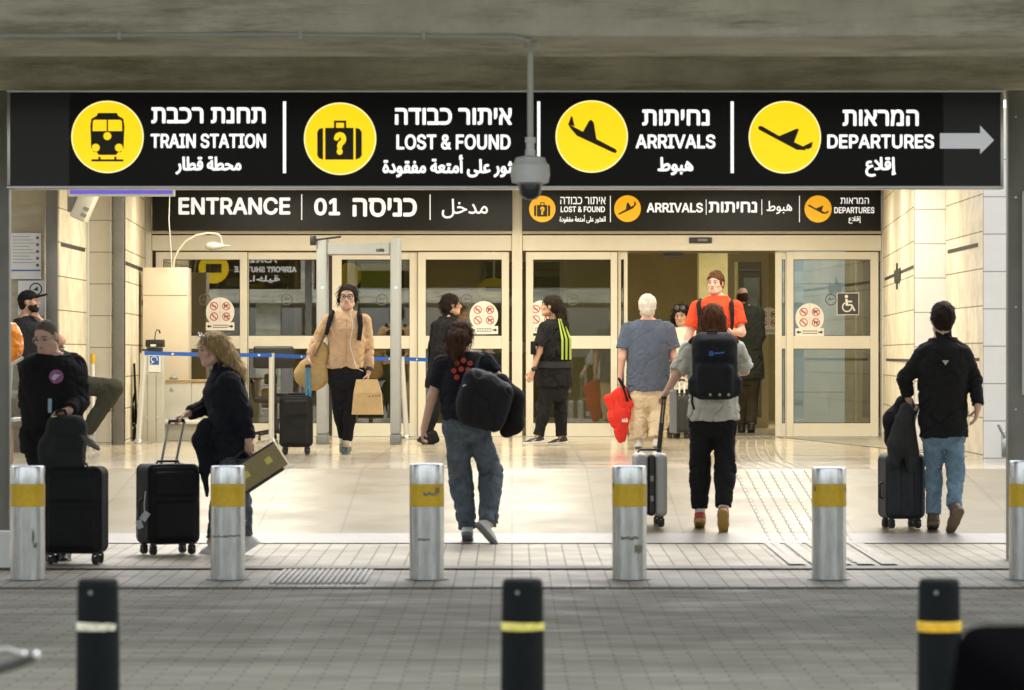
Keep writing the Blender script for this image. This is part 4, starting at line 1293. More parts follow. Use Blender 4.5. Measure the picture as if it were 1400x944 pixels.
# ------------------------------------------------------------------ stroller parts folded by the steel column, wall box, rail
dsx = 45.0
t = empty('folded_stroller', (P(176, 0, dsx).x, dsx, 0), 'folded black stroller leaning in the corner behind the leaning queue post', 'stroller')
zs = lambda yy: P(0, yy, dsx).z
xs = lambda xx: P(xx, 0, dsx).x
MB().lathe([(.03, -.05), (.16, -.04), (.19, 0), (.16, .04), (.03, .05)], (xs(178), dsx, zs(562)), 24, Matrix.Rotation(R(75), 3, 'Y')).build('folded_seat', cloth('stroller_black', (.012, .012, .012)), t, smooth=True)
for a, b in (((184, 497), (187, 580)), ((172, 528), (186, 590)), ((186, 535), (170, 595))):
    MB().tube([(xs(a[0]), dsx - .05, zs(a[1])), (xs(b[0]), dsx - .03, max(.05, zs(b[1])))], .014, 8).build('frame_tube', M_black, t, smooth=True)
for xx in (169, 184):
    MB().lathe([(.07, -.02), (.075, 0), (.07, .02)], (xs(xx), dsx, .075), 18, Matrix.Rotation(R(90), 3, 'X')).build('wheel', M_black, t, smooth=True)
MB().box(xs(167), xs(185), dsx - .1, dsx + .05, zs(580), zs(576), bev=.004).build('footrest', M_white, t)

dwb = 40.2
a, b = P(92, 298, dwb), P(108, 255, dwb)
t = empty('wall_box', (P(112, 0, dwb).x, dwb, P(0, 300, dwb).z), 'beige camera box on a dark bracket high on the left wall', 'camera')
MB().box(a.x, b.x, dwb, dwb + .25, P(0, 290, dwb).z, 2.9, bev=.01).build('bracket', M_grey_steel, t)
MM = Matrix.Translation(P(120, 272, dwb - .1)) @ Matrix.Rotation(R(24), 4, 'Y')
MB().box(-.085, .085, -.18, .15, -.24, .24, bev=.02, M=MM).build('housing', mat('box_beige', (.62, .58, .48), .5), t, smooth=True)
m = MB()
for zz in (-.19, -.12):
    m.box(.02, .08, -.186, -.181, zz, zz + .035, M=MM)
m.build('vent', mat('vent_grey', (.25, .23, .2), .6), t)
m = MB(); d0 = 38.2
m.tube([P(1313, 562, d0), P(1346, 561, d0 - .0)], .03, 14); m.tube([P(1313, 562, d0), P(1313, 562, d0 + .4)], .02, 8)
tag(m.build('wall_rail', M_steel, smooth=True), 'short steel rail on the tan wall behind the walking man in black', 'rail')
# ------------------------------------------------------------------ smooth solid modelling: blend simple solids on a grid, skin it once
_rs = np.random.RandomState(5)
_LAT = _rs.rand(32, 32, 32).astype(np.float32)


def vnoise(x, y, z):
    def w(a):
        i = np.floor(a).astype(np.int32); f = a - i
        return i & 31, (i + 1) & 31, f * f * (3 - 2 * f)
    x0, x1, fx = w(x); y0, y1, fy = w(y); z0, z1, fz = w(z)
    c = lambda a, b, d: _LAT[a, b, d]
    l = lambda a, b, t: a + (b - a) * t
    return l(l(l(c(x0, y0, z0), c(x1, y0, z0), fx), l(c(x0, y1, z0), c(x1, y1, z0), fx), fy),
             l(l(c(x0, y0, z1), c(x1, y0, z1), fx), l(c(x0, y1, z1), c(x1, y1, z1), fx), fy), fz) - .5


class Solid:
    def __init__(s, h=.007):
        s.h, s.ops, s.cuts = h, [], []
        s.noise = None

    def add(s, fn, lo, hi, k=.02, sub=False):
        s.ops.append((fn, np.array(lo, float), np.array(hi, float), k, sub))
        return s

    def rc(s, a, b, ra, rb, k=.02, sub=False, flat=None, endcut=False):
        """a limb: round cone a-b; flat=(axis, factor) thins it along an axis; endcut trims the far end square"""
        a, b = np.array(a, float), np.array(b, float)
        ab = b - a; L2 = max(ab @ ab, 1e-9); L = math.sqrt(L2)
        m = max(ra, rb) + .001
        if flat is not None:
            ax, fac = np.array(flat[0], float), flat[1]
            ax = ax / np.linalg.norm(ax)

        def fn(X, Y, Z):
            px, py, pz = X - a[0], Y - a[1], Z - a[2]
            t0 = (px * ab[0] + py * ab[1] + pz * ab[2]) / L2
            t = np.clip(t0, 0, 1)
            qx, qy, qz = px - ab[0] * t, py - ab[1] * t, pz - ab[2] * t
            if flat is not None:
                e = (qx * ax[0] + qy * ax[1] + qz * ax[2]) * (1 / fac - 1)
                qx, qy, qz = qx + e * ax[0], qy + e * ax[1], qz + e * ax[2]
            d = np.sqrt(qx * qx + qy * qy + qz * qz) - (ra + (rb - ra) * t)
            if flat is not None:
                d = d * (.5 + .5 * fac)
            if endcut:
                d = np.maximum(d, (t0 - 1) * L)
            return d
        return s.add(fn, np.minimum(a, b) - m, np.maximum(a, b) + m, k, sub)

    def ell(s, c, axes, r, k=.02, sub=False):
        c = np.array(c, float); A = [np.array(v, float) for v in axes]
        m = max(r)

        def fn(X, Y, Z):
            q = (X - c[0], Y - c[1], Z - c[2])
            e = sum((sum(q[i] * A[j][i] for i in range(3)) / r[j]) ** 2 for j in range(3))
            e2 = sum((sum(q[i] * A[j][i] for i in range(3)) / (r[j] * r[j])) ** 2 for j in range(3))
            e = np.sqrt(e)
            return e * (e - 1) / np.sqrt(e2 + 1e-9)
        return s.add(fn, c - m, c + m, k, sub)

    def box(s, c, axes, half, rnd=.01, k=.01, sub=False):
        c = np.array(c, float); A = [np.array(v, float) for v in axes]
        m = np.linalg.norm(half)

        def fn(X, Y, Z):
            q = (X - c[0], Y - c[1], Z - c[2])
            d = [np.abs(sum(q[i] * A[j][i] for i in range(3))) - half[j] + rnd for j in range(3)]
            o = np.sqrt(sum(np.maximum(v, 0) ** 2 for v in d))
            return o + np.minimum(np.maximum(np.maximum(d[0], d[1]), d[2]), 0) - rnd
        return s.add(fn, c - m, c + m, k, sub)

    def cut(s, n, p):
        """keep the side of the plane through p that n points away from"""
        n = np.array(n, float); n = n / np.linalg.norm(n); p = np.array(p, float)
        s.cuts.append(lambda X, Y, Z: (X - p[0]) * n[0] + (Y - p[1]) * n[1] + (Z - p[2]) * n[2])
        return s

    def mesh(s):
        h = s.h
        pos = [o for o in s.ops if not o[4]]
        lo = np.min([o[1] for o in pos], 0) - 4 * h
        hi = np.max([o[2] for o in pos], 0) + 4 * h
        n = np.ceil((hi - lo) / h).astype(int) + 1
        ax = [(lo[i] + h * np.arange(n[i])).astype(np.float32) for i in range(3)]
        D = np.full(n, 1.0, np.float32)
        for fn, a, b, k, sub in s.ops:
            mg = k + 3 * h
            i0 = np.clip(np.floor((a - mg - lo) / h).astype(int), 0, n - 1)
            i1 = np.clip(np.ceil((b + mg - lo) / h).astype(int) + 1, 1, n)
            if (i1 <= i0).any():
                continue
            sl = tuple(slice(i0[i], i1[i]) for i in range(3))
            d = fn(ax[0][sl[0]][:, None, None], ax[1][sl[1]][None, :, None], ax[2][sl[2]][None, None, :])
            o = D[sl]
            if sub:
                g = np.maximum(k - np.abs(o + d), 0) / max(k, 1e-6)
                D[sl] = np.maximum(o, -d) + g * g * k * .25
            else:
                g = np.maximum(k - np.abs(o - d), 0) / max(k, 1e-6)
                D[sl] = np.minimum(o, d) - g * g * k * .25
        if s.noise:
            ii = np.nonzero(np.abs(D) < .035)
            D[ii] += s.noise(ax[0][ii[0]], ax[1][ii[1]], ax[2][ii[2]]).astype(np.float32)
        for c in s.cuts:
            D = np.maximum(D, c(ax[0][:, None, None], ax[1][None, :, None], ax[2][None, None, :]))
        return nets(D, lo, h)

    def build(s, name, m, parent=None, origin=None):
        V, F = s.mesh()
        if not len(F):
            raise ValueError('empty solid ' + name)
        o = Vector((0, 0, 0))
        q = parent
        while q is not None:
            o = o + Vector(q.location); q = q.parent
        if parent is None:
            o = Vector(origin)
        V = V - np.array(o)
        me = bpy.data.meshes.new(name)
        me.vertices.add(len(V)); me.vertices.foreach_set('co', V.astype(np.float32).ravel())
        me.loops.add(4 * len(F)); me.loops.foreach_set('vertex_index', F.astype(np.int32).ravel())
        me.polygons.add(len(F)); me.polygons.foreach_set('loop_start', np.arange(0, 4 * len(F), 4, dtype=np.int32))
        me.update(calc_edges=True)
        me.materials.append(m)
        me.shade_smooth()
        ob = bpy.data.objects.new(name, me)
        C.objects.link(ob)
        if parent is not None:
            ob.parent = parent
        else:
            ob.location = o
        return ob


def nets(D, lo, h):
    s = D < 0
    s[0], s[-1], s[:, 0], s[:, -1], s[:, :, 0], s[:, :, -1] = (False,) * 6
    D = np.where(s, np.minimum(D, -1e-6), np.maximum(D, 1e-6))
    nx, ny, nz = D.shape
    cnt = np.zeros((nx - 1, ny - 1, nz - 1), np.uint8)
    cs = [(a, b, c) for a in (0, 1) for b in (0, 1) for c in (0, 1)]
    for a, b, c in cs:
        cnt += s[a:nx - 1 + a, b:ny - 1 + b, c:nz - 1 + c]
    act = (cnt > 0) & (cnt < 8)
    ijk = np.argwhere(act)
    ids = np.full(act.shape, -1, np.int32)
    ids[act] = np.arange(len(ijk))
    val = {q: D[ijk[:, 0] + q[0], ijk[:, 1] + q[1], ijk[:, 2] + q[2]] for q in cs}
    acc = np.zeros((len(ijk), 3)); num = np.zeros(len(ijk))
    for q in cs:
        for k in range(3):
            if q[k] == 0:
                p = list(q); p[k] = 1; p = tuple(p)
                a, b = val[q], val[p]
                m = (a < 0) != (b < 0)
                t = np.where(m, a / np.where(m, a - b, 1), 0)
                for j in range(3):
                    acc[:, j] += np.where(m, q[j] + (t if j == k else 0), 0)
                num += m
    V = lo + h * (ijk + acc / num[:, None])
    F = []
    for k in range(3):
        sl0 = [slice(None)] * 3; sl1 = [slice(None)] * 3
        sl0[k], sl1[k] = slice(0, -1), slice(1, None)
        s0, s1 = s[tuple(sl0)], s[tuple(sl1)]
        for inside in (True, False):
            e = np.argwhere((s0 != s1) & (s0 == inside))
            if not len(e):
                continue
            u, v = (k + 1) % 3, (k + 2) % 3
            qs = []
            for du, dv in ((1, 1), (0, 1), (0, 0), (1, 0)):
                c = e.copy(); c[:, u] -= du; c[:, v] -= dv
                qs.append(ids[c[:, 0], c[:, 1], c[:, 2]])
            q = np.stack(qs, 1)
            F.append(q if inside else q[:, ::-1])
    return V, np.concatenate(F)


def nrm(v):
    v = np.array(v, float)
    return v / max(np.linalg.norm(v), 1e-9)


ZUP = np.array((0, 0, 1.0))
# ------------------------------------------------------------------ people
SKIN = {'fair': mat('skin_fair', (.58, .36, .26), .55, var=.10, vscale=14), 'tan': mat('skin_tan', (.46, .27, .18), .55, var=.10, vscale=14), 'pink': mat('skin_pink', (.62, .36, .28), .55, var=.10, vscale=14)}
M_eyew = mat('eye_white', (.34, .31, .28), .4)
M_iris = mat('iris_dark', (.03, .02, .015), .2)
M_lip = mat('lip', (.44, .21, .16), .5)
HAIR = {'dark': mat('hair_dark', (.020, .013, .009), .7, spec=.12, var=.5, vscale=30, stretch=(3, 3, .4), bump=.5, bscale=70),
        'brown': mat('hair_brown', (.055, .026, .013), .7, spec=.12, var=.5, vscale=30, stretch=(3, 3, .4), bump=.5, bscale=70),
        'blonde': mat('hair_blonde', (.22, .14, .065), .7, spec=.12, var=.55, vscale=26, stretch=(3, 3, .35), bump=.5, bscale=70, col2=(.36, .26, .13)),
        'auburn': mat('hair_auburn', (.11, .045, .02), .7, spec=.12, var=.5, vscale=30, stretch=(3, 3, .4), bump=.5, bscale=70),
        'grey': mat('hair_grey', (.10, .095, .088), .7, spec=.12, var=.35, vscale=40, bump=.5, bscale=90),
        'silver': mat('hair_silver', (.115, .10, .088), .75, spec=.1, var=.3, vscale=60, bump=.4, bscale=120),
        'white': mat('hair_white', (.62, .60, .56), .7, spec=.12, var=.2, vscale=40, bump=.5, bscale=90)}

def crease(x, y, z):
    n = vnoise(x, y, z)
    return np.exp(-(n / .06) ** 2)


PK = [-.30, -.12, .03, .28, .52, .74, .90, 1.0, 1.1]
PROF = {'m': ([.09, .160, .168, .155, .170, .182, .160, .095, .06], [.07, .095, .105, .112, .120, .122, .095, .065, .05], [.07, .120, .125, .098, .108, .115, .098, .065, .05]),
        'f': ([.09, .165, .172, .135, .146, .158, .138, .080, .05], [.07, .095, .100, .100, .112, .130, .088, .055, .045], [.07, .125, .128, .088, .098, .104, .088, .055, .045])}


def torso(pm, N, uh, us, sex, girth, extra, smin, smax, sc, belly=0, drape=0, bow=0, flare=0, hemwave=False):
    pm, N = np.array(pm), np.array(N)
    a = N - pm; L2 = a @ a; L = math.sqrt(L2); an = a / L
    vh, vs = np.cross(an, uh), np.cross(an, us)
    rx, rf, rb = [np.array(p) * sc for p in PROF[sex]]
    rx, rf, rb = rx * girth, rf * girth, rb * girth
    rf = rf + belly * np.array([0, .5, 1, 1, .8, .3, 0, 0, 0])
    if drape:
        for r in (rx, rf, rb):
            top = max(r[4], r[2])
            r[:5] = np.maximum(r[:5] * (1 - drape) + top * drape, r[:5])
            r[0] = r[1]
    rx, rf, rb = rx + extra, rf + extra, rb + extra
    if flare:
        rx[:3] += flare; rf[:3] += flare; rb[:3] += flare

    def fn(X, Y, Z):
        px, py, pz = X - pm[0], Y - pm[1], Z - pm[2]
        s = (px * a[0] + py * a[1] + pz * a[2]) / L2
        c = np.clip(s, 0, 1)
        bb = bow * np.sin(np.pi * c)
        u = [uh[i] * (1 - c) + us[i] * c for i in range(3)]
        v = [vh[i] * (1 - c) + vs[i] * c for i in range(3)]
        q = [px - a[0] * s - v[0] * bb, py - a[1] * s - v[1] * bb, pz - a[2] * s - v[2] * bb]
        qu = np.abs(q[0] * u[0] + q[1] * u[1] + q[2] * u[2])
        qv = q[0] * v[0] + q[1] * v[1] + q[2] * v[2]
        X1 = np.interp(s, PK, rx); Yf = np.interp(s, PK, rf); Yb = np.interp(s, PK, rb)
        Y1 = np.where(qv > 0, Yf, Yb)
        e = ((qu / X1) ** 2.2 + (np.abs(qv) / Y1) ** 2.2) ** (1 / 2.2)
        d = (e - 1) * np.minimum(X1, Y1)
        wv = (.03 * vnoise(qu * 9 + qv * 7, qv * 9, qu * 3)) if hemwave else 0
        return np.maximum(np.maximum(d, (smin - s) * L + wv), (s - smax) * L)
    m = max(rx.max(), rb.max(), rf.max()) + abs(bow) + .02
    e0, e1 = pm + a * smin, pm + a * smax
    return fn, np.minimum(e0, e1) - m, np.maximum(e0, e1) + m


def hand(S_, w, dirv, nor, side, curl, sc, thumb=.5):
    """palm, four unequal fingers and a thumb; nor points out of the palm, side=+1/-1 picks the thumb's side"""
    d = nrm(dirv); n = nrm(np.array(nor, float) - d * (np.array(nor, float) @ d)); lat = np.cross(n, d) * side
    w = np.array(w, float)
    S_.rc(w - d * .01, w + d * .025 * sc, .026 * sc, .030 * sc, .02, flat=(n, .72))
    for i in range(4):
        o = (.030 - .020 * i) * sc
        S_.rc(w + d * .015 * sc + lat * o * .55, w + d * (.088 - .004 * abs(i - 1)) * sc + lat * o, .015 * sc, .0115 * sc, .012)
    for i, L in enumerate((.070, .078, .073, .056)):
        p = w + d * (.088 - .004 * abs(i - 1)) * sc + lat * (.030 - .020 * i) * sc
        a = curl * .55
        for j, f in enumerate((.45, .32, .23)):
            a = min(a, 2.9)
            v = d * math.cos(a) + n * math.sin(a) + lat * (.06 - .04 * i) * (1 - min(1, curl))
            q = p + nrm(v) * L * f * sc
            S_.rc(p, q, (.0095 - .0008 * j) * sc, (.0090 - .0010 * j) * sc, .003)
            p = q
            a += curl * .75
    p = w + d * .022 * sc + lat * .024 * sc
    for j, (L, fa) in enumerate(((.042, 0), (.032, .5), (.026, .9))):
        v = nrm(lat * (.75 - fa * thumb) + d * .75 + n * (.25 + fa * thumb))
        q = p + v * L * sc
        S_.rc(p, q, (.0125 - .0012 * j) * sc, (.0115 - .0014 * j) * sc, .006)
        p = q


def person(label, d, J, face, sex='m', skin='fair', hair=None, top=None, bottom=None, shoes=None, girth=1.0, belly=0, height=1.75, hh=.226,
           handsL=None, handsR=None, group=None, bow=0, face_parts=True, beard=None):
    W = {k: np.array(P(v[0], v[1], d + (v[2] if len(v) > 2 else 0))) for k, v in J.items()}
    sc = height / 1.75
    fsc = sc * (.94 if sex == 'f' else 1)
    zs_ = min(W['aL'][2], W['aR'][2])
    pm = (W['hL'] + W['hR']) / 2
    base = (pm[0], pm[1], ramp_z(pm[1]))
    root = None
    uh, us = nrm(W['hR'] - W['hL']), nrm(W['sR'] - W['sL'])
    N = W['nk']
    an = nrm(N - pm)
    fwd = np.cross(an, us)
    f = nrm(face); r = nrm(np.cross(f, ZUP)); u = np.cross(r, f)
    hc = W['hd']; k_ = hh / .226
    # ---- body: one continuous skin
    B = Solid(.0062)
    B.add(*torso(pm, N, uh, us, sex, girth * .97, -.008, -.10, 1.05, sc, belly, bow=bow), k=.03)
    for q in 'LR':
        sg = -1 if q == 'L' else 1
        B.rc(N - an * .06, W['s' + q], .045 * sc, .05 * sc, .05)
        B.rc(W['s' + q], W['e' + q], .050 * fsc * girth ** .5, .041 * fsc * girth ** .5, .03)
        B.rc(W['e' + q], W['w' + q], .040 * fsc, .027 * fsc, .02)
        fd = nrm(W['w' + q] - W['e' + q])
        hs = (handsL if q == 'L' else handsR) or {}
        hd_ = nrm(hs.get('dir', fd))
        nor = hs.get('n', -us * sg)
        B_hand = hs.get('curl', .35)
        hand(B, W['w' + q], hd_, nor, hs.get('side', 1 if q == 'L' else -1), B_hand, fsc * .98, hs.get('thumb', .5))
        B.rc(W['h' + q], W['k' + q], .080 * sc, .055 * sc, .03)
        B.rc(W['k' + q], W['a' + q], .052 * sc, .037 * sc, .02)
        B.rc(W['k' + q] * .7 + W['a' + q] * .3, W['k' + q] * .5 + W['a' + q] * .5, .054 * sc, .048 * sc, .03)
        tv = nrm(W['t' + q] - W['a' + q])
        B.rc(W['a' + q], W['a' + q] + tv * .02 * fsc, .033 * sc, .030 * sc, .02)
    H = lambda a, b, c: hc + (r * a + f * b + u * c) * k_
    nb = H(0, -.030, -.075)
    B.rc(N - an * .03, nb, .058 * fsc, .053 * fsc, .03)
    B.ell(H(0, -.012, .030), (r, f, u), (.074 * k_, .094 * k_, .084 * k_), .02)
    B.ell(H(0, .020, -.030), (r, f, u), (.060 * k_, .068 * k_, .078 * k_), .03)
    B.rc(H(-.018, .058, -.088), H(.018, .058, -.088), .024 * k_, .024 * k_, .03)
    B.rc(H(-.048, .0, -.062), H(-.022, .052, -.086), .024 * k_, .022 * k_, .03)
    B.rc(H(.048, .0, -.062), H(.022, .052, -.086), .024 * k_, .022 * k_, .03)
    B.rc(H(0, .084, .014), H(0, .104, -.024), .008 * k_, .0135 * k_, .012)
    for sx in (-1, 1):
        B.rc(H(sx * .008, .092, -.028), H(sx * .015, .088, -.028), .009 * k_, .008 * k_, .008)
        B.ell(H(sx * .033, .088, .008), (r, f, u), (.017 * k_, .014 * k_, .012 * k_), .012, sub=True)
        B.rc(H(sx * .014, .079, .026), H(sx * .050, .066, .024), .010 * k_, .008 * k_, .012)
        B.ell(H(sx * .046, .050, -.022), (r, f, u), (.020 * k_, .020 * k_, .018 * k_), .02)
        B.ell(H(sx * .077, -.012, -.004), (r, f, u), (.009 * k_, .019 * k_, .030 * k_), .008)
    B.rc(H(-.018, .082, -.052), H(.018, .082, -.052), .010 * k_, .010 * k_, .012)
    root = B.build('person', SKIN[skin], None, base)
    tag(root, label, 'person', group)
    if face_parts:
        for sx in (-1, 1):
            c = H(sx * .032, .0735, .009)
            m = MB().lathe([(.001, -.012), (.008, -.009), (.012, 0), (.008, .009), (.001, .012)], c, 12)
            e = m.build('eye', M_eyew, root, smooth=True)
            c2 = H(sx * .032, .0815, .009)
            MB().lathe([(.001, -.0075), (.0055, -.0045), (.0072, 0), (.0055, .0045), (.001, .0075)], c2, 10).build('iris', M_iris, e, smooth=True)
            bm_ = HAIR['grey' if hair and hair.get('col') in ('grey', 'white') else 'brown' if hair and hair.get('col') in ('blonde', 'auburn') else 'dark']
            MB().tube([H(sx * .014, .090, .030), H(sx * .033, .086, .036), H(sx * .052, .073, .030)], [.0022, .0030, .0015], 6).build('eyebrow', bm_, root, smooth=True)
        MB().tube([H(-.024, .083, -.053), H(-.008, .0925, -.050), H(.008, .0925, -.050), H(.024, .083, -.053)], [.0025, .0055, .0055, .0025], 8).build('lips', M_lip, root, smooth=True)
    if beard:
        b = Solid(.005)
        b.ell(H(0, .022, -.032), (r, f, u), (.065 * k_, .072 * k_, .082 * k_), .03)
        b.rc(H(-.018, .060, -.090), H(.018, .060, -.090), .027 * k_, .027 * k_, .03)
        b.rc(H(-.05, .0, -.062), H(-.022, .054, -.088), .026 * k_, .026 * k_, .02)
        b.rc(H(.05, .0, -.062), H(.022, .054, -.088), .026 * k_, .026 * k_, .02)
        b.cut(u * .9 + f * .35, H(0, .085, -.036)); b.cut(-f, H(0, -.004, 0))
        b.ell(H(0, .10, -.052), (r, f, u), (.024, .03, .012), .004, sub=True)
        b.build('beard', HAIR[beard], root)
    # ---- hair
    if hair:
        st = hair['style']; hm = HAIR[hair['col']]
        h = Solid(.0055)
        th = hair.get('thick', .012)
        if st == 'bald':
            h.ell(H(0, -.014, .012), (r, f, u), (.0785 * k_, .098 * k_, .075 * k_), .01)
            h.cut(u + f * .5, H(0, -.06, .030)); h.cut(f, H(0, .01, 0))
            h.cut(-u, H(0, 0, -.090)); h.ell(H(0, -.05, -.04), (r, f, u), (.060 * k_, .050 * k_, .05 * k_), .03)
        else:
            h.ell(H(0, -.014 - th * .6, .032), (r, f, u), ((.075 + th * .8) * k_, (.095 + th * .65) * k_, (.085 + th * 1.2) * k_), .01)
            if st in ('short', 'cap'):
                h.ell(H(0, -.052, -.03), (r, f, u), (.062 * k_, .056 * k_, .066 * k_), .03)
            hl = hair.get('line', .052)
            pn, pp = nrm(f * .80 - u * .60), H(0, .078, hl)
            h.cuts.append(lambda X, Y, Z: (X - pp[0]) * pn[0] + (Y - pp[1]) * pn[1] + (Z - pp[2]) * pn[2] + .016 * vnoise(X * 60 + Z * 0, Y * 60 + X * 0, Z * 60 + X * 0))
            if st == 'short':
                h.cut(nrm(-u + f * .25), H(0, -.09, -.092))
            if st in ('long', 'pony', 'tied'):
                h.ell(H(0, -.045, -.01), (r, f, u), (.070 * k_, .070 * k_, .085 * k_), .03)
            for ch in hair.get('chains', []):
                for (p, q) in zip(ch[:-1], ch[1:]):
                    a_, b_ = H(*p[:3]), H(*q[:3])
                    h.rc(a_, b_, p[3], q[3], .025)
            for ch in hair.get('wchains', []):                 # hair hanging to points given in the place
                pts = [np.array(P(c[0], c[1], d + c[2])) for c in ch]
                for (p, q, a_, b_) in zip(pts[:-1], pts[1:], ch[:-1], ch[1:]):
                    h.rc(p, q, a_[3], b_[3], .025)
        am = hair.get('rough', .005)
        h.noise = lambda x, y, z: am * 2 * (vnoise(x * (38 if st in ('short', 'bald') else 70), y * (38 if st in ('short', 'bald') else 70), z * (30 if st in ('short', 'bald') else 9)) + .5 * vnoise(x * 110, y * 110, z * 20))
        ho = h.build('hair', hm, root)
        me = ho.data
        rg = np.random.RandomState(len(me.vertices) % 1000)
        org = np.array(base)
        m = MB()
        short = st in ('short', 'bald')
        n_ = 260 if short else 520
        hv_ = np.empty(len(me.vertices) * 3, np.float32); me.vertices.foreach_get('co', hv_); hv_ = hv_.reshape(-1, 3)
        hn_ = np.empty(len(me.vertices) * 3, np.float32); me.vertex_normals.foreach_get('vector', hn_); hn_ = hn_.reshape(-1, 3)
        for i_ in rg.randint(0, len(hv_), 0 if hair.get('thick', 1) < .002 else n_):
            p_, nn = hv_[i_] + org, hn_[i_]
            fl = -u - f * .35
            fl = fl - nn * (fl @ nn) * .9
            dv = nrm(nrm(fl) + nn * (.35 if short else .12) + rg.randn(3) * .28)
            L_ = (.016 + .012 * rg.rand()) if short else (.04 + .05 * rg.rand())
            q_ = p_ + dv * L_ * .55
            m.tube([p_ - nn * .003, q_, q_ + nrm(dv - ZUP * .5) * L_ * .45], [.0024, .0019, .0006], 3, caps=False)
        if m.v:
            m.build('strands', hm, ho, smooth=True)
    # ---- trousers
    if bottom:
        b = Solid(.0075)
        lo = bottom.get('loose', .012); kr = bottom.get('knee', .062); ar = bottom.get('ankle', .055); tr = bottom.get('thigh', .088)
        wst = bottom.get('waist', .25)
        b.add(*torso(pm, N, uh, us, sex, girth, .004 + lo * .5, -.26, wst, sc, belly, bow=bow), k=.05)
        for q in 'LR':
            A = W['k' + q] + (W['a' + q] - W['k' + q]) * bottom.get('len', .96)
            b.rc(W['h' + q] - an * .015, W['k' + q], (tr + lo) * sc * girth ** .5, (kr + lo) * sc, .035)
            b.rc(W['k' + q], A, (kr + lo) * sc, (ar + lo) * sc, .03, endcut=True)
            mid = W['k' + q] * .7 + W['a' + q] * .3
            b.rc(W['k' + q] * .85 + W['a' + q] * .15, mid, (kr + lo) * sc, (kr * .98 + lo) * sc, .03)
        am = bottom.get('folds', .008) * .8
        kz = [W['kL'][2], W['kR'][2]]; az = [W['aL'][2], W['aR'][2]]

        def fold(x, y, z, am=am, kz=kz, az=az):
            wgt = .55 + 1.0 * np.exp(-((z - kz[0]) / .11) ** 2) + 1.1 * np.exp(-((z - az[0] - .07) / .10) ** 2) + .6 * np.exp(-((z - pm[2] + .08) / .1) ** 2)
            return am * wgt * (1.0 * vnoise(x * 15 + 3 + z * 5, y * 13, z * 10 + x * 8) + .75 * crease(x * 8 + z * 6, y * 8 + 4, z * 10 - x * 7) + .5 * crease(x * 17 - z * 9, y * 15, z * 17 + x * 8))
        b.noise = fold
        t = b.build('trousers', bottom['mat'], root)
        if bottom.get('belt'):
            bl = Solid(.007); bl.add(*torso(pm, N, uh, us, sex, girth, .010 + lo * .5, wst - .07, wst, sc, belly, bow=bow), k=.01); bl.build('belt', bottom['belt'], t)
    # ---- top
    if top:
        lo = top.get('loose', .016)
        g = Solid(.0075)
        g.add(*torso(pm, N, uh, us, sex, girth, .006 + lo, top.get('hem', -.10), top.get('neck', 1.03), sc, belly, drape=top.get('drape', .6), bow=bow, flare=top.get('flare', 0), hemwave=True), k=.03)
        for q in 'LR':
            a0, e0, w0 = W['s' + q], W['e' + q], W['w' + q]
            g.rc(N - an * .065, a0, (.046 + lo * .5) * sc, (.050 + lo) * fsc, .05)
            if top.get('sleeve', 'long') == 'long':
                wd = nrm(w0 - e0)
                g.rc(a0, e0, (.053 + lo) * fsc * girth ** .4, (.043 + lo) * fsc, .03)
                g.rc(e0, w0 - wd * top.get('cuff', .012), (.043 + lo) * fsc, (.034 + lo * .8) * fsc, .02, endcut=True)
            else:
                ln = top.get('sl_len', .62)
                g.rc(a0, a0 + (e0 - a0) * ln, (.053 + lo) * fsc * girth ** .4, (.053 + lo * 1.2) * fsc * girth ** .4, .025, endcut=True)
        if top.get('collar'):
            cv = nb - N
            g.rc(N - an * .02, N + cv * min(1, top['collar'] / np.linalg.norm(cv)), .070 * fsc, .064 * fsc, .015, endcut=True)
        if top.get('hood'):
            g.rc(N - fwd * .055 - us * .07 - an * .01, N - fwd * .055 + us * .07 - an * .01, .045, .045, .03)
            for sx in (-1, 1):
                g.rc(N - fwd * .04 + us * .085 * sx, N + fwd * .06 + us * .06 * sx - an * .03, .034, .024, .03)
        if top.get('neckcut', 0):
            g.rc(N + an * .06 + fwd * .06, N - an * top['neckcut'] + fwd * .13, .06, .045, .01, sub=True)
        am = top.get('folds', .007)
        ez = [W['eL'], W['eR']]

        def fold2(x, y, z, am=am):
            w = .9 + .9 * np.exp(-((z - pm[2] - .08) / .12) ** 2)
            for e in ez:
                w = w + 1.2 * np.exp(-((x - e[0]) ** 2 + (y - e[1]) ** 2 + (z - e[2]) ** 2) / .008)
            return am * w * (1.0 * vnoise(x * 9 + z * 6, y * 10, z * 10 - x * 5) + .8 * crease(x * 7 + z * 5, y * 8 + 2, z * 9 - x * 6) + .5 * crease(x * 15 - z * 10, y * 15, z * 15 + x * 7))
        g.noise = fold2
        t = g.build(top.get('name', 'shirt'), top['mat'], root)
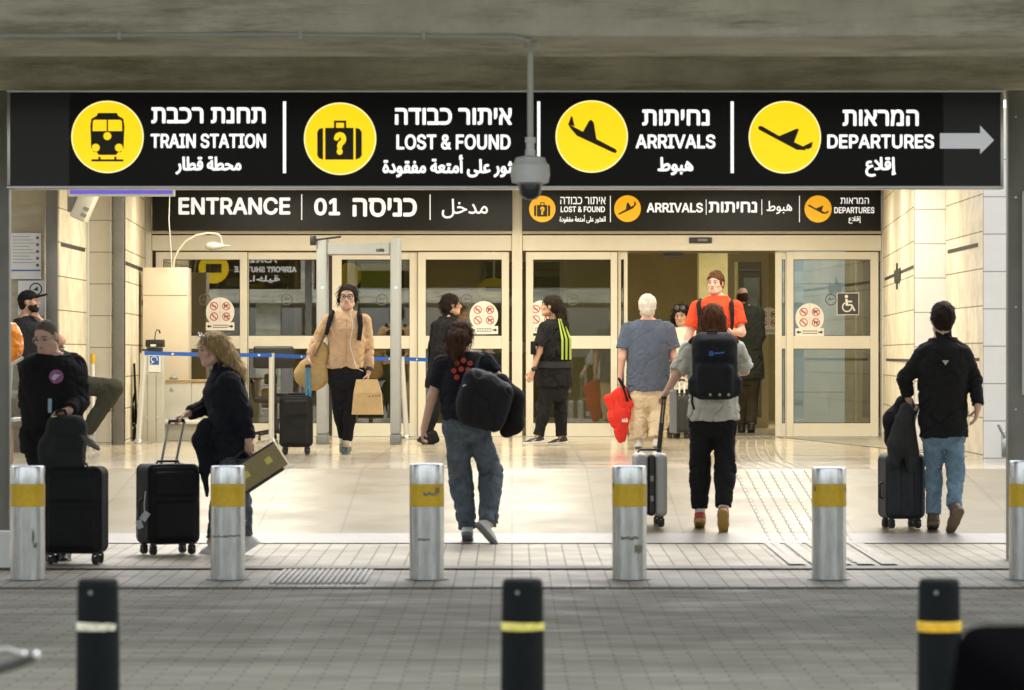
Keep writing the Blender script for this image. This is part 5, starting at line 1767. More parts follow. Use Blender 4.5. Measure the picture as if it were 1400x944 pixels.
    # ---- shoes
    if shoes:
        for q in 'LR':
            A = W['a' + q]
            fv = nrm(W['t' + q] - A + ZUP * .0)
            hv = nrm(shoes.get('dir' + q, W['t' + q] - A))
            rt = nrm(np.cross(hv, ZUP)); up = np.cross(rt, hv)
            s2 = fsc * 1.10
            o = Solid(.005)
            low = A - up * .088 * fsc
            o.rc(A - hv * .025 * s2 - up * .045 * s2, A + hv * .09 * s2 - up * .052 * s2, .040 * s2, .036 * s2, .02)
            o.rc(A + hv * .08 * s2 - up * .058 * s2, A + hv * .150 * s2 - up * .064 * s2, .038 * s2, .031 * s2, .02)
            o.rc(A - hv * .012, A - up * .05 * s2, .042 * s2, .044 * s2, .02)
            o.cut(up, A + up * shoes.get('high', .005)); o.cut(-up, low + up * .026)
            sh = o.build('shoe', shoes['mat'], root)
            so = Solid(.005)
            so.rc(A - hv * .028 * s2 - up * .06 * s2, A + hv * .075 * s2 - up * .06 * s2, .043 * s2, .041 * s2, .01)
            so.rc(A + hv * .075 * s2 - up * .06 * s2, A + hv * .152 * s2 - up * .06 * s2, .043 * s2, .036 * s2, .01)
            so.cut(up, low + up * .030); so.cut(-up, low)
            so.build('sole', shoes['sole'], sh)
            if shoes.get('stripe'):
                st = MB()
                for sx in (-1, 1):
                    for kk in range(3):
                        p = A + rt * sx * .0425 * s2 + hv * (.03 + .022 * kk) - up * .03
                        q2 = p + hv * .022 - up * .028 + rt * sx * .0
                        st.tube([p, q2], .005, 5)
                st.build('stripe', shoes['stripe'], sh)
            if shoes.get('sock'):
                k = Solid(.006); k.rc(A - up * .02, A + (W['k' + q] - A) * .22, .041 * sc, .044 * sc, .01, endcut=True); k.build('sock', shoes['sock'], root)
    return root, W, dict(us=us, an=an, fwd=fwd, H=H, f=f, r=r, u=u, pm=pm, N=N)
# ------------------------------------------------------------------ clothes
K_black = cloth('cloth_black', (.011, .011, .012))
K_navyblack = cloth('cloth_navy_black', (.012, .013, .018))
K_char = cloth('cloth_charcoal', (.030, .031, .033))
K_slate = cloth('cloth_slate', (.085, .105, .155), var=.12)
K_beige = cloth('cloth_beige_fleece', (.56, .37, .21), var=.12, bump=.6, bscale=160)
K_khaki = cloth('cloth_khaki', (.66, .55, .38), var=.10)
K_jeans = cloth('denim_blue', (.10, .17, .245), var=.30, col2=(.15, .23, .30))
K_jeans_grey = cloth('denim_grey', (.062, .079, .100), var=.28, col2=(.098, .118, .138))
K_orange = cloth('cloth_orange', (.78, .075, .028), var=.08)
K_pale = cloth('cloth_pale_grey', (.47, .46, .40), var=.12)
K_white = cloth('cloth_cream', (.60, .55, .46), var=.1)
K_olive = cloth('cloth_olive', (.042, .042, .028), var=.2)
K_brown = cloth('cloth_brown', (.060, .045, .025), var=.2)
K_sh_black = mat('shoe_black', (.015, .015, .016), .5, bump=.2)
K_sh_white = mat('shoe_white', (.62, .62, .60), .5, var=.1, bump=.2)
K_sh_red = mat('shoe_red', (.36, .035, .03), .5, bump=.2)
K_sh_green = mat('shoe_green', (.04, .09, .085), .6, bump=.3)
K_sh_brown = mat('shoe_brown', (.065, .042, .025), .6, var=.2, bump=.2)
K_so_white = mat('sole_white', (.66, .65, .62), .5)
K_so_gum = mat('sole_gum', (.40, .25, .06), .5)
K_so_brown = mat('sole_brown', (.13, .09, .05), .6, var=.2)
K_so_dark = mat('sole_dark', (.03, .03, .03), .6)
K_sock = cloth('sock_white', (.70, .68, .62))


def along(c, r_, f_, u_, pts):
    return [c + r_ * a + f_ * b + u_ * q for a, b, q in pts]


# ------------------------------------------------------------------ suitcases
def suitcase(label, px_, base_y, d, w, t, h, rot, m, soft=True, handle=None, hand_to=None, hmat=None, ribs=0, split=False, hx=0, hw=.20, group='wheeled suitcases', wheel=.030, m2=None, tag_on=False):
    c = P(px_, base_y, d)
    zb = ramp_z(d)
    o = empty('suitcase', (c.x, d, zb), label, 'suitcase', group)
    M = Matrix.Translation((c.x, d, zb)) @ Matrix.Rotation(R(rot), 4, 'Z')
    wz = wheel * 2 + .022
    ax = [np.array(M.to_3x3() @ Vector(v)) for v in ((1, 0, 0), (0, 1, 0), (0, 0, 1))]
    L = lambda x, y, z: M @ Vector((x, y, z))
    if split:
        for sx in (-1, 1):
            s_ = Solid(.006)
            s_.box(L(sx * (w / 4 + .014), 0, wz + (h - wz) / 2), ax, (w / 4 - .014, t / 2, (h - wz) / 2), .045)
            if ribs:
                for k in range(ribs):
                    y0 = -t / 2 + t * (k + 1) / (ribs + 1)
                    s_.rc(L(sx * w / 2, y0, wz + .08), L(sx * w / 2, y0, h - .08), .007, .007, .008)
            s_.build('shell', m, o)
        s_ = Solid(.006); s_.box(L(0, 0, wz + (h - wz) / 2), ax, (.030, t / 2 - .006, (h - wz) / 2 - .008), .03); s_.build('zip_band', m2 or M_black, o)
        mb = MB()
        for zz in (.35, .62):
            mb.box(-.012, .012, -t / 2 - .006, -t / 2 + .01, h * zz, h * zz + .045, bev=.004, M=M @ Matrix.Translation((0, 0, 0)))
        mb.build('latch', M_grey_steel, o)
    else:
        s_ = Solid(.0065)
        s_.box(L(0, 0, wz + (h - wz) / 2), ax, (w / 2, t / 2, (h - wz) / 2), .05 if soft else .04)
        if soft:
            s_.box(L(0, -t / 2, wz + (h - wz) * .30), ax, (w / 2 - .045, .022, (h - wz) * .235), .02, .012)
            s_.box(L(0, -t / 2, wz + (h - wz) * .76), ax, (w / 2 - .045, .018, (h - wz) * .15), .018, .012)
            s_.noise = lambda x, y, z: .004 * (vnoise(x * 16, y * 16, z * 16))
        for k in range(ribs):
            x0 = -w / 2 + w * (k + 1) / (ribs + 1)
            s_.rc(L(x0, -t / 2, wz + .06), L(x0, -t / 2, h - .06), .009, .009, .008)
        s_.build('body', m, o)
        # piping along the edges
        mb = MB()
        for sy in (-1, 1):
            pts = []
            rr, hw_, hz0, hz1 = .05, w / 2, wz, h
            for qx, qz, a0 in ((hw_ - rr, hz1 - rr, 0), (-hw_ + rr, hz1 - rr, 90), (-hw_ + rr, hz0 + rr, 180), (hw_ - rr, hz0 + rr, 270)):
                for a in range(0, 91, 15):
                    pts.append(L(qx + rr * math.cos(R(a0 + a)), sy * (t / 2 - .028), qz + rr * math.sin(R(a0 + a))))
            pts.append(pts[0])
            mb.tube(pts, .005, 6, caps=False)
        mb.build('piping', m2 or M_black, o, smooth=True)
    for sx in (-1, 1):
        for sy in (-1, 1):
            x, y = sx * (w / 2 - .05), sy * (t / 2 - .045)
            p = L(x, y, 0)
            mb = MB(); mb.tube([p + Vector((0, 0, wz + .01)), p + Vector((0, 0, wz - .018))], .022, 10)
            mb.box(-.022, -.014, -.02, .02, wheel - .01, wz - .012, bev=.003, M=Matrix.Translation(p) @ Matrix.Rotation(R(rot + 25), 4, 'Z'))
            mb.box(.014, .022, -.02, .02, wheel - .01, wz - .012, bev=.003, M=Matrix.Translation(p) @ Matrix.Rotation(R(rot + 25), 4, 'Z'))
            f = mb.build('caster', M_black, o, smooth=True)
            R3 = (Matrix.Rotation(R(rot + 25), 3, 'Z') @ Matrix.Rotation(R(90), 3, 'Y'))
            mb = MB()
            for q in (-1, 1):
                mb.lathe([(wheel * .55, -.007), (wheel * .95, -.006), (wheel, 0), (wheel * .95, .006), (wheel * .55, .007)], p + R3 @ Vector((0, 0, q * .0085)) + Vector((0, 0, wheel + .001)), 16, R3)
            mb.build('wheel', mat('caster_rubber', (.03, .03, .03), .5) if 'caster_rubber' not in bpy.data.materials else bpy.data.materials['caster_rubber'], f, smooth=True)
    mb = MB(); mb.tube([L(-.09, 0, h - .005), L(-.08, 0, h + .022), L(.08, 0, h + .022), L(.09, 0, h - .005)], .010, 8)
    mb.build('carry_handle', M_black, o, smooth=True)
    mb = MB(); mb.tube([L(-w / 2 + .005, .0, h * .62), L(-w / 2 - .022, 0, h * .60), L(-w / 2 - .022, 0, h * .42), L(-w / 2 + .005, 0, h * .40)], .010, 8)
    mb.build('side_handle', M_black, o, smooth=True)
    if handle:
        top = h + handle
        tl = hand_to
        hb = L(hx, t / 2 - .04, 0)
        mb = MB(); gr = MB()
        tops = []
        for sx in (-1, 1):
            a = L(hx + sx * hw / 2, t / 2 - .04, h - .01)
            b = L(hx + sx * hw / 2, t / 2 - .04, top) if tl is None else Vector(tl) + (M.to_3x3() @ Vector((sx * hw / 2, 0, -.02)))
            mb.tube([a, a.lerp(b, .55)], .0105, 8); mb.tube([a.lerp(b, .55), b], .0085, 8)
            tops.append(b)
        p = mb.build('pull_handle', hmat or M_alu, o, smooth=True)
        gr.tube([tops[0] + Vector((0, 0, -.01)), tops[0] + Vector((0, 0, .012)), tops[1] + Vector((0, 0, .012)), tops[1] + Vector((0, 0, -.01))], .014, 10)
        gr.build('grip', M_black, p, smooth=True)
    return o, L


# ------------------------------------------------------------------ A: man in black top and jeans walking to the entrance, at right
dA = 30.0
man_r, W, q = person('man in black top and blue jeans walking away with dark suitcase at right', dA, {
    'hd': (1288, 438), 'nk': (1289, 465), 'sL': (1264, 484), 'sR': (1316, 484), 'eL': (1237, 517, .02), 'wL': (1242, 545, .06), 'eR': (1333, 519, .02), 'wR': (1337, 556, -.05),
    'hL': (1275, 584), 'hR': (1305, 584), 'kL': (1277, 645, .06), 'aL': (1276, 705, .02), 'tL': (1274, 711, .25), 'kR': (1306, 643, .0), 'aR': (1305, 695, -.16), 'tR': (1296, 716, -.04)},
    (-.12, 1, -.05), 'm', 'fair', dict(style='short', col='dark', thick=.022),
    dict(mat=K_black, name='pullover', sleeve='long', hem=-.12, loose=.018, collar=.16, drape=.35, folds=.010),
    dict(mat=K_jeans, loose=.004, knee=.062, ankle=.056, thigh=.086, waist=-.02, folds=.012, len=.97),
    dict(mat=K_sh_brown, sole=K_so_brown, high=.03), girth=1.02, hh=.236,
    handsL=dict(curl=1.5, dir=(.25, .2, -1)), handsR=dict(curl=.45, dir=(-.15, .15, -1)), height=1.78)
MB().plate([(P(1285, 493, dA).x, P(0, 493, dA).z), (P(1289.5, 499.5, dA).x, P(0, 499.5, dA).z), (P(1294, 493, dA).x, P(0, 493, dA).z)], dA - .168, .006).build('back_mark', K_pale, man_r)
hd = q['H'](0, 0, .095)
g = MB(); g.tube(along(q['H'](0, 0, .112), q['r'], q['f'], q['u'], [(-.085, -.03, -.03), (-.06, .03, 0), (.06, .03, 0), (.085, -.03, -.03)]), .006, 6); g.build('sunglasses', M_black, man_r)
s6, L6 = suitcase('dark blue grey suitcase with jacket and black bag piled on its handle at right', 1232.5, 721, 30.2, .315, .25, .585, 12, cloth('case_slate', (.026, .030, .035), rough=.5, bump=.05), soft=False, handle=.45, hand_to=P(1246, 553, 30.15), hmat=M_alu, ribs=2, hw=.12)
b = Solid(.007); d6 = 30.12
pts = [P(1228, 560, d6), P(1222, 585, d6), P(1219, 612, d6)]
b.rc(P(1236, 553, d6), P(1224, 575, d6), .07, .09, .04); b.rc(P(1224, 575, d6), P(1219, 603, d6), .09, .06, .04); b.rc(P(1236, 553, d6), P(1246, 562, d6 - .02), .06, .05, .04)
b.noise = lambda x, y, z: .012 * (vnoise(x * 14, y * 14, z * 12) + .6 * vnoise(x * 30, y * 30, z * 28))
tag(b.build('shoulder_bag', K_black, None, P(1224, 612, d6)), 'soft black bag piled over the handle of the right suitcase', 'bag')
b = Solid(.007); d6 = 30.02
b.rc(P(1238, 560, d6), P(1228, 608, d6), .055, .085, .04); b.rc(P(1242, 565, d6), P(1248, 630, d6), .05, .05, .04); b.rc(P(1228, 608, d6), P(1222, 632, d6 - .02), .075, .05, .04); b.rc(P(1240, 600, d6), P(1246, 642, d6), .06, .035, .03)
b.noise = lambda x, y, z: .016 * (vnoise(x * 24 + z * 6, y * 14, z * 7) + .5 * vnoise(x * 50, y * 30, z * 20))
tag(b.build('draped_jacket', K_char, None, P(1236, 640, d6)), 'charcoal jacket draped over the suitcase of the walking man', 'jacket')

# ------------------------------------------------------------------ B: woman with black backpack and pale shirt
dB = 30.15
wB, W, q = person('woman in pale shirt with black backpack walking away in red sneakers', dB, {
    'hd': (974, 438), 'nk': (974, 466), 'sL': (943, 479), 'sR': (1006, 478), 'eL': (925, 513, -.02), 'wL': (911, 537, .02), 'eR': (1018, 507, .06), 'wR': (1005, 512, .24),
    'hL': (960, 572), 'hR': (990, 572), 'kL': (957, 637, .05), 'aL': (957, 703, .03), 'tL': (956, 712, .24), 'kR': (991, 638, -.02), 'aR': (989, 700, -.16), 'tR': (990, 729, -.06)},
    (0, 1, -.05), 'f', 'fair', dict(style='long', col='auburn', thick=.014, chains=[[(-.05, -.05, 0, .050), (-.062, -.045, -.10, .046), (-.066, -.035, -.175, .030)], [(.05, -.05, 0, .050), (.062, -.045, -.10, .046), (.068, -.035, -.175, .030)], [(0, -.075, 0, .06), (0, -.075, -.10, .055), (0, -.07, -.19, .04)]]),
    dict(mat=K_pale, name='shirt', sleeve='short', sl_len=.92, hem=-.02, loose=.030, drape=.9, flare=.012, folds=.012, collar=.1),
    dict(mat=K_black, loose=.012, knee=.072, ankle=.058, thigh=.092, waist=.2, folds=.013, len=.90),
    dict(mat=K_sh_red, sole=K_so_gum, stripe=K_so_white, sock=K_sock), girth=.96, height=1.72,
    handsL=dict(curl=1.3, dir=(-.5, .3, -.55), n=(.1, .2, -1)), handsR=dict(curl=.8), face_parts=False)
bp = empty('backpack', P(977, 548, dB - .22), 'large black backpack worn by the woman in the pale shirt', 'backpack')
dbp = dB - .27
s_ = Solid(.007)
axw = [np.array((1, 0, 0.)), np.array((0, 1., 0)), np.array((0, 0, 1.))]
s_.box(P(977, 501, dbp), axw, (.178, .095, .262), .085); s_.box(P(977, 520, dbp - .075), axw, (.145, .05, .13), .045, .02); s_.box(P(977, 478, dbp - .06), axw, (.14, .05, .09), .045, .02)
s_.box(P(958, 528, dbp), axw, (.10, .07, .08), .05, .03); s_.box(P(997, 528, dbp), axw, (.10, .07, .08), .05, .03)
s_.noise = lambda x, y, z: .007 * (vnoise(x * 15, y * 15, z * 15) + .4 * vnoise(x * 40, y * 40, z * 40))
body = s_.build('pack', cloth('backpack_black', (.010, .011, .013), rough=.75, bump=.2), bp)
MB().tube([P(967, 458, dbp - .02), P(968, 453, dbp - .03), P(979, 452, dbp - .03), P(981, 458, dbp - .02)], .010, 8).build('grab_handle', K_char, bp, smooth=True)
for sx, xs_ in ((-1, (948, 942, 945)), (1, (1004, 1009, 1005))):
    MB().tube([P(977 + sx * 14, 457, dB - .16), P(xs_[0], 464, dB - .13), P(xs_[1], 470, dB + .02), P(xs_[2], 485, dB + .15)], .021, 8).build('strap', K_black, bp, smooth=True)
MB().tube([P(947, 535, dbp), P(946, 550, dbp + .02), P(949, 560, dbp + .05)], .010, 6).build('strap_end', K_black, bp)
m = MB(); write(m, 'a', F_LAT, (P(967, 0, 30).x, P(973, 0, 30).x, P(0, 487, 30).z, P(0, 480, 30).z), dbp - .119, .003)
m.add([(P(974, 0, 30).x, dbp - .12, P(0, 484.6, 30).z), (P(988, 0, 30).x, dbp - .12, P(0, 483.2, 30).z), (P(988, 0, 30).x, dbp - .12, P(0, 481.2, 30).z), (P(974, 0, 30).x, dbp - .12, P(0, 482.6, 30).z)], [(0, 1, 2, 3)])
m.build('blue_mark', mat('mark_blue', (.02, .10, .42), .5), bp)
m = MB()
for xx in (971, 984, 996):
    c = P(xx, 540, dbp - .13); m.lathe([(.012, 0), (.008, .006)], c, 10, Matrix.Rotation(R(90), 3, 'X'))
m.build('eyelet', M_grey_steel, bp)
s4, L4 = suitcase('grey hard shell suitcase seen edge on behind a steel bollard', 888, 722, 30.3, .25, .38, .585, 4, mat('shell_grey', (.34, .34, .33), .35, var=.06, bump=.03), handle=.42, hand_to=P(908, 541, 30.1), hmat=mat('handle_dark', (.05, .05, .05), .4), split=True, hx=.09, hw=.02, ribs=2)
MB().box(P(915, 0, 30).x, P(925, 0, 30).x, 29.95, 29.97, P(0, 592, 30).z, P(0, 534, 30).z, bev=.01).build('pull_cover', mat('pale_plastic', (.42, .39, .36), .5), s4)

# ------------------------------------------------------------------ C: woman in grey jeans with black bags walking away
dC = 29.35
wC, W, q = person('woman in black shirt with red circles and grey jeans walking away', dC, {
    'hd': (628, 461, .02), 'nk': (636, 484), 'sL': (605, 499), 'sR': (661, 494), 'eL': (590, 545, .02), 'wL': (580, 585, .08), 'eR': (684, 520, .02), 'wR': (688, 560, .22),
    'hL': (624, 580), 'hR': (649, 580), 'kL': (629, 650, .10), 'aL': (639, 722, .02), 'tL': (641, 737, .26), 'kR': (672, 646, .12), 'aR': (667, 716, -.12), 'tR': (687, 735, -.02)},
    (-.55, 1, -.12), 'f', 'fair', dict(style='long', col='brown', thick=.013, wchains=[[(622, 462, -.04, .070), (615, 480, -.06, .050), (607, 496, -.10, .028)], [(630, 462, -.08, .065), (627, 478, -.10, .045), (621, 492, -.13, .026)]]),
    dict(mat=K_navyblack, name='shirt', sleeve='short', sl_len=.66, hem=.06, loose=.024, drape=.9, folds=.010),
    dict(mat=K_jeans_grey, loose=.018, knee=.074, ankle=.060, thigh=.082, waist=.16, folds=.013, len=1.02),
    dict(mat=K_sh_white, sole=mat('sole_grey', (.16, .16, .16), .6), dirR=(.62, .3, -.72)), girth=1.0, height=1.72, handsL=dict(curl=.9), handsR=dict(curl=1.3), face_parts=False)
m = MB()
for a, b_ in ((625, 497), (634, 493), (643, 497), (621, 507), (631, 505), (640, 506), (625, 516)):
    c = P(a, b_, dC); m.lathe([(.021, 0), (.021, .004), (.017, .006)], (c.x, dC - .150 + (.03 if a < 623 else 0), c.z), 16, Matrix.Rotation(R(90), 3, 'X'))
m.build('red_circles', mat('print_red', (.42, .05, .03), .7, var=.25, vscale=30), wC)
s_ = Solid(.007); dd = dC - .26
an_ = nrm((.30, 0, 1)); rr_ = nrm((1, 0, -.30))
s_.box(P(664, 552, dd), [rr_, axw[1], an_], (.185, .10, .20), .09); s_.box(P(652, 536, dd), [rr_, axw[1], an_], (.13, .095, .17), .08, .08)
s_.noise = lambda x, y, z: .012 * (vnoise(x * 9, y * 9, z * 9) + .7 * crease(x * 8, y * 8 + z * 3, z * 9 + x * 4) + .3 * vnoise(x * 36, y * 36, z * 36))
bp = empty('backpack', P(664, 592, dd), 'bulging black backpack slung over the shoulder of the woman in jeans', 'backpack')
s_.build('pack', cloth('bag_black', (.010, .011, .013), rough=.7, bump=.25), bp)
MB().tube([P(655, 520, dd + .02), P(650, 500, dC - .15), P(655, 487, dC - .10), P(662, 487, dC - .02), P(668, 497, dC + .08)], .020, 8).build('strap', K_black, bp, smooth=True)
MB().tube([P(633, 528, dd - .085), P(641, 526, dd - .1)], .006, 6).build('zip_pull', M_alu, bp)
s_ = Solid(.007); dd2 = dC - .05
s_.rc(P(686, 522, dd2), P(702, 545, dd2), .06, .075, .05); s_.rc(P(702, 545, dd2), P(703, 580, dd2), .075, .07, .05); s_.rc(P(703, 580, dd2), P(692, 590, dd2), .055, .05, .05)
s_.noise = lambda x, y, z: .010 * vnoise(x * 14, y * 14, z * 10)
tag(s_.build('rolled_jacket', K_black, None, P(700, 600, dd2)), 'rolled black jacket hanging right of the bulging backpack', 'jacket')

# ------------------------------------------------------------------ D: guard with striped vest
dD = 43.0
wD, W, q = person('security guard in black with striped yellow vest standing by the glass door', dD, {
    'hd': (752, 419), 'nk': (758, 439, .02), 'sL': (745, 449, -.10), 'sR': (769, 446, .22), 'eL': (737, 481, -.14), 'wL': (728, 508, -.18), 'eR': (768, 476, .34), 'wR': (748, 492, .34),
    'hL': (750, 527, -.05), 'hR': (765, 526, .13), 'kL': (744, 562, -.10), 'aL': (736, 597, -.12), 'tL': (717, 603, -.14), 'kR': (766, 562, .1), 'aR': (768, 598, .08), 'tR': (752, 603, .04)},
    (-1, .22, .05), 'f', 'tan', dict(style='tied', col='dark', thick=.012, chains=[[(0, -.085, .03, .055), (.0, -.125, -.03, .050), (0.0, -.135, -.10, .05), (-.02, -.155, -.20, .045), (-.02, -.175, -.28, .03), (-.02, -.18, -.32, .015)]]),
    dict(mat=K_black, name='shirt', sleeve='short', sl_len=.80, hem=-.02, loose=.032, drape=.9, flare=.01, folds=.009),
    dict(mat=K_black, loose=.010, knee=.064, ankle=.060, thigh=.090, waist=.2, folds=.009),
    dict(mat=K_sh_black, sole=K_so_white, dirL=(-1, -.05, -.12), dirR=(-1, -.15, -.12)), girth=1.12, belly=.02, height=1.64, handsL=dict(curl=.5, n=(.3, 1, 0), dir=(-.35, -.1, -1)))
for q_ in 'LR':
    A_ = W['a' + q_]
    m = MB()
    yy = A_[1] - .048
    m.plate([(A_[0] - .02, A_[2] - .030), (A_[0] - .055, A_[2] - .052), (A_[0] - .095, A_[2] - .046), (A_[0] - .06, A_[2] - .046), (A_[0] - .03, A_[2] - .030)], yy, .006)
    m.build('shoe_mark', K_so_white, wD)
fv, la = q['fwd'], q['us']
vm = mat('vest_yellow', (.34, .45, .055), .6, emit=None)
cen = np.array(P(775, 465, dD))
m = MB()
for k, (xa, xb, xc, xd) in enumerate(((763, 764.5, 767.5, 770.5), (765.5, 767, 773, 776), (768, 769.5, 778.5, 781.5))):
    y_ = dD - .13 - .012 * k + .10 * (k / 2)
    v = [P(xa, 436, y_ - .01), P(xb, 436, y_ - .01), P(xd, 464, y_ - .055), P(xc, 464, y_ - .055), P(xd - .3, 492, y_ - .06), P(xc, 492, y_ - .06)]
    vs = [tuple(p) for p in v] + [(p.x, p.y + .012, p.z) for p in v]
    m.add(vs, [(0, 1, 2, 3), (3, 2, 4, 5), (7, 6, 9, 8), (8, 9, 11, 10), (0, 3, 9, 6), (3, 5, 11, 9), (1, 7, 8, 2), (2, 8, 10, 4), (5, 4, 10, 11), (0, 6, 7, 1)])
m.build('vest_stripe', vm, wD)
s_ = Solid(.007); s_.add(*torso(q['pm'], q['N'], nrm(W['hR'] - W['hL']), la, 'f', 1.14, .052, .27, .37, .94, .02, drape=.9), k=.01)
s_.build('belt', K_char, wD)
m = MB()
for (a, b_, w_, h_) in ((764, 481, .05, .09), (757, 486, .045, .07), (729, 476, .06, .15)):
    c = P(a, b_, dD - .17); m.box(c.x - w_ / 2, c.x + w_ / 2, c.y - .03, c.y + .03, c.z - h_ / 2, c.z + h_ / 2, bev=.01)
m.build('pouch', K_black, wD, smooth=True)
MB().tube([P(729.5, 503, dD - .2), P(731.5, 506.5, dD - .21)], .032, 12).build('wristband', M_black, wD)

# ------------------------------------------------------------------ E: grey haired man in slate shirt with red bag
dE = 41.6
wE, W, q = person('white haired man in slate shirt and khaki trousers seen from behind', dE, {
    'hd': (885, 420), 'nk': (886, 440), 'sL': (860, 451), 'sR': (912, 451), 'eL': (851, 489, -.03), 'wL': (848, 517, .02), 'eR': (921, 488, 0), 'wR': (921, 518, .05),
    'hL': (873, 533), 'hR': (899, 533), 'kL': (872, 568, .02), 'aL': (873, 602, .02), 'tL': (871, 608, .25), 'kR': (901, 568, .0), 'aR': (898, 602, -.12), 'tR': (898, 609, .08)},
    (.0, 1, 0), 'm', 'pink', dict(style='short', col='white', thick=.012),
    dict(mat=K_slate, name='t_shirt', sleeve='short', sl_len=.72, hem=-.02, loose=.034, drape=.95, flare=.008, folds=.009),
    dict(mat=K_khaki, loose=.030, knee=.080, ankle=.075, thigh=.098, waist=.16, folds=.012),
    dict(mat=K_sh_white, sole=K_so_white), girth=1.20, belly=.03, height=1.70, hh=.25, handsL=dict(curl=1.5), face_parts=False)
dr = dE - .12
rb = empty('red_bag', P(849, 609, dr), 'red cloth bag with black strap hanging from the man in slate shirt', 'bag')
s_ = Solid(.006)
s_.rc(P(849, 545, dr), P(846, 570, dr), .05, .10, .05, flat=((0, 1, 0), .55)); s_.rc(P(846, 570, dr), P(848, 598, dr), .10, .065, .05, flat=((0, 1, 0), .55))
s_.rc(P(848, 536, dr), P(831, 546, dr - .01), .045, .032, .07, flat=((0, 1, 0), .6)); s_.rc(P(832, 546, dr), P(841, 566, dr - .01), .03, .05, .07, flat=((0, 1, 0), .6)); s_.rc(P(850, 536, dr), P(863, 554, dr + .01), .04, .022, .06, flat=((0, 1, 0), .6)); s_.rc(P(858, 555, dr), P(852, 590, dr), .05, .04, .04, flat=((0, 1, 0), .6))
s_.noise = lambda x, y, z: .013 * (vnoise(x * 22 + z * 5, y * 12, z * 7) + .8 * crease(x * 16 + z * 4, y * 9, z * 6) + .4 * vnoise(x * 50, y * 30, z * 24))
s_.build('sack', cloth('bag_red', (.62, .035, .022), var=.15, rough=.7), rb)
MB().tube([P(858, 549, dr - .02), P(852, 530, dr - .03), P(846, 518, dr + .02), P(852, 527, dr + .06), P(864, 548, dr + .03)], .014, 8).build('strap', K_black, rb, smooth=True)
m = MB(); write(m, '665', F_LAT, (P(850, 0, dr).x, P(858, 0, dr).x, P(0, 577.5, dr).z, P(0, 572, dr).z), dr - .072, .002); m.build('number', M_white, rb)

# ------------------------------------------------------------------ F: young man in orange shirt
dF = 40.7
wF, W, q = person('young man in orange shirt with backpack straps coming out of the doorway', dF, {
    'hd': (978, 388), 'nk': (980, 408, .02), 'sR': (953, 421), 'sL': (1006, 421), 'eR': (941, 462, -.03), 'wR': (937, 498, -.12), 'eL': (1014, 455, -.05), 'wL': (984, 452, -.22),
    'hR': (967, 515), 'hL': (993, 515), 'kR': (964, 564, -.04), 'aR': (962, 604, 0), 'tR': (962, 608, -.22), 'kL': (991, 564, 0), 'aL': (990, 602, .1), 'tL': (991, 607, -.12)},
    (-.45, -1, .0), 'm', 'pink', dict(style='short', col='auburn', thick=.018, line=.060, rough=.010),
    dict(mat=K_orange, name='t_shirt', sleeve='short', sl_len=.66, hem=-.06, loose=.020, drape=.85, folds=.008),
    dict(mat=K_char, loose=.02, knee=.07, ankle=.065, waist=.2), dict(mat=K_sh_black, sole=K_so_dark), girth=1.08, height=1.84,
    handsL=dict(curl=1.0, dir=(-1, -.1, .05)))
bp = empty('backpack', P(980, 500, dF + .2), 'black backpack on the back of the young man in orange', 'backpack')
s_ = Solid(.009); s_.box(P(980, 455, dF + .21), axw, (.17, .09, .24), .07); s_.build('pack', K_black, bp)
for xa, xb, xc in ((958, 955, 956), (1001, 1000, 1001)):
    MB().tube([P(xa, 412, dF + .10), P(xa - .5, 411, dF + .02), P(xb, 416, dF - .095), P(xc, 425, dF - .15), P(xc + .5, 440, dF - .165), P(xc - 2, 462, dF - .14)], [.022, .024, .026, .024, .018, .012], 8).build('strap', K_black, bp, smooth=True)

# ------------------------------------------------------------------ G: woman with sunglasses on her head in the doorway
dG = 46.9
wG, W, q = person('dark haired woman with sunglasses on her head standing in the doorway', dG, {
    'hd': (931, 431), 'nk': (934, 450), 'sR': (919, 459), 'sL': (951, 459), 'eR': (913, 485, -.05), 'wR': (925, 497, -.2), 'eL': (953, 486), 'wL': (950, 510, -.05),
    'hR': (925, 527), 'hL': (943, 527), 'kR': (925, 562), 'aR': (925, 591), 'tR': (925, 597, -.2), 'kL': (943, 562), 'aL': (943, 591), 'tL': (943, 597, -.2)},
    (-.25, -1, -.28), 'f', 'tan', dict(style='long', col='dark', thick=.018, chains=[[(-.04, -.03, .03, .05), (-.075, -.02, -.06, .035), (-.08, -.01, -.15, .03)], [(.05, -.03, .03, .05), (.085, -.02, -.06, .045), (.10, -.02, -.15, .04)]]),
    dict(mat=K_white, name='blouse', sleeve='long', hem=-.08, loose=.02, drape=.6), dict(mat=K_char, loose=.012, waist=.2), dict(mat=K_sh_black, sole=K_so_dark), height=1.62)
g = MB()
for sx in (-1, 1):
    g.lathe([(.001, 0), (.03, .002), (.033, .006), (.001, .010)], q['H'](sx * .035, .055, .105), 14, Matrix.Rotation(R(70), 3, 'X'))
g.tube([q['H'](-.08, -.02, .07), q['H'](-.06, .05, .107), q['H'](.06, .05, .107), q['H'](.08, -.02, .07)], .005, 6); g.build('sunglasses', M_black, wG, smooth=True)
suitcase('dark suitcase with pale pull handle standing in the doorway', 927, 599, 46.6, .30, .22, .52, 0, cloth('case_dark', (.035, .035, .035), rough=.6, bump=.05), soft=False, handle=.18, hmat=M_white, ribs=3, hw=.06, hx=.05)

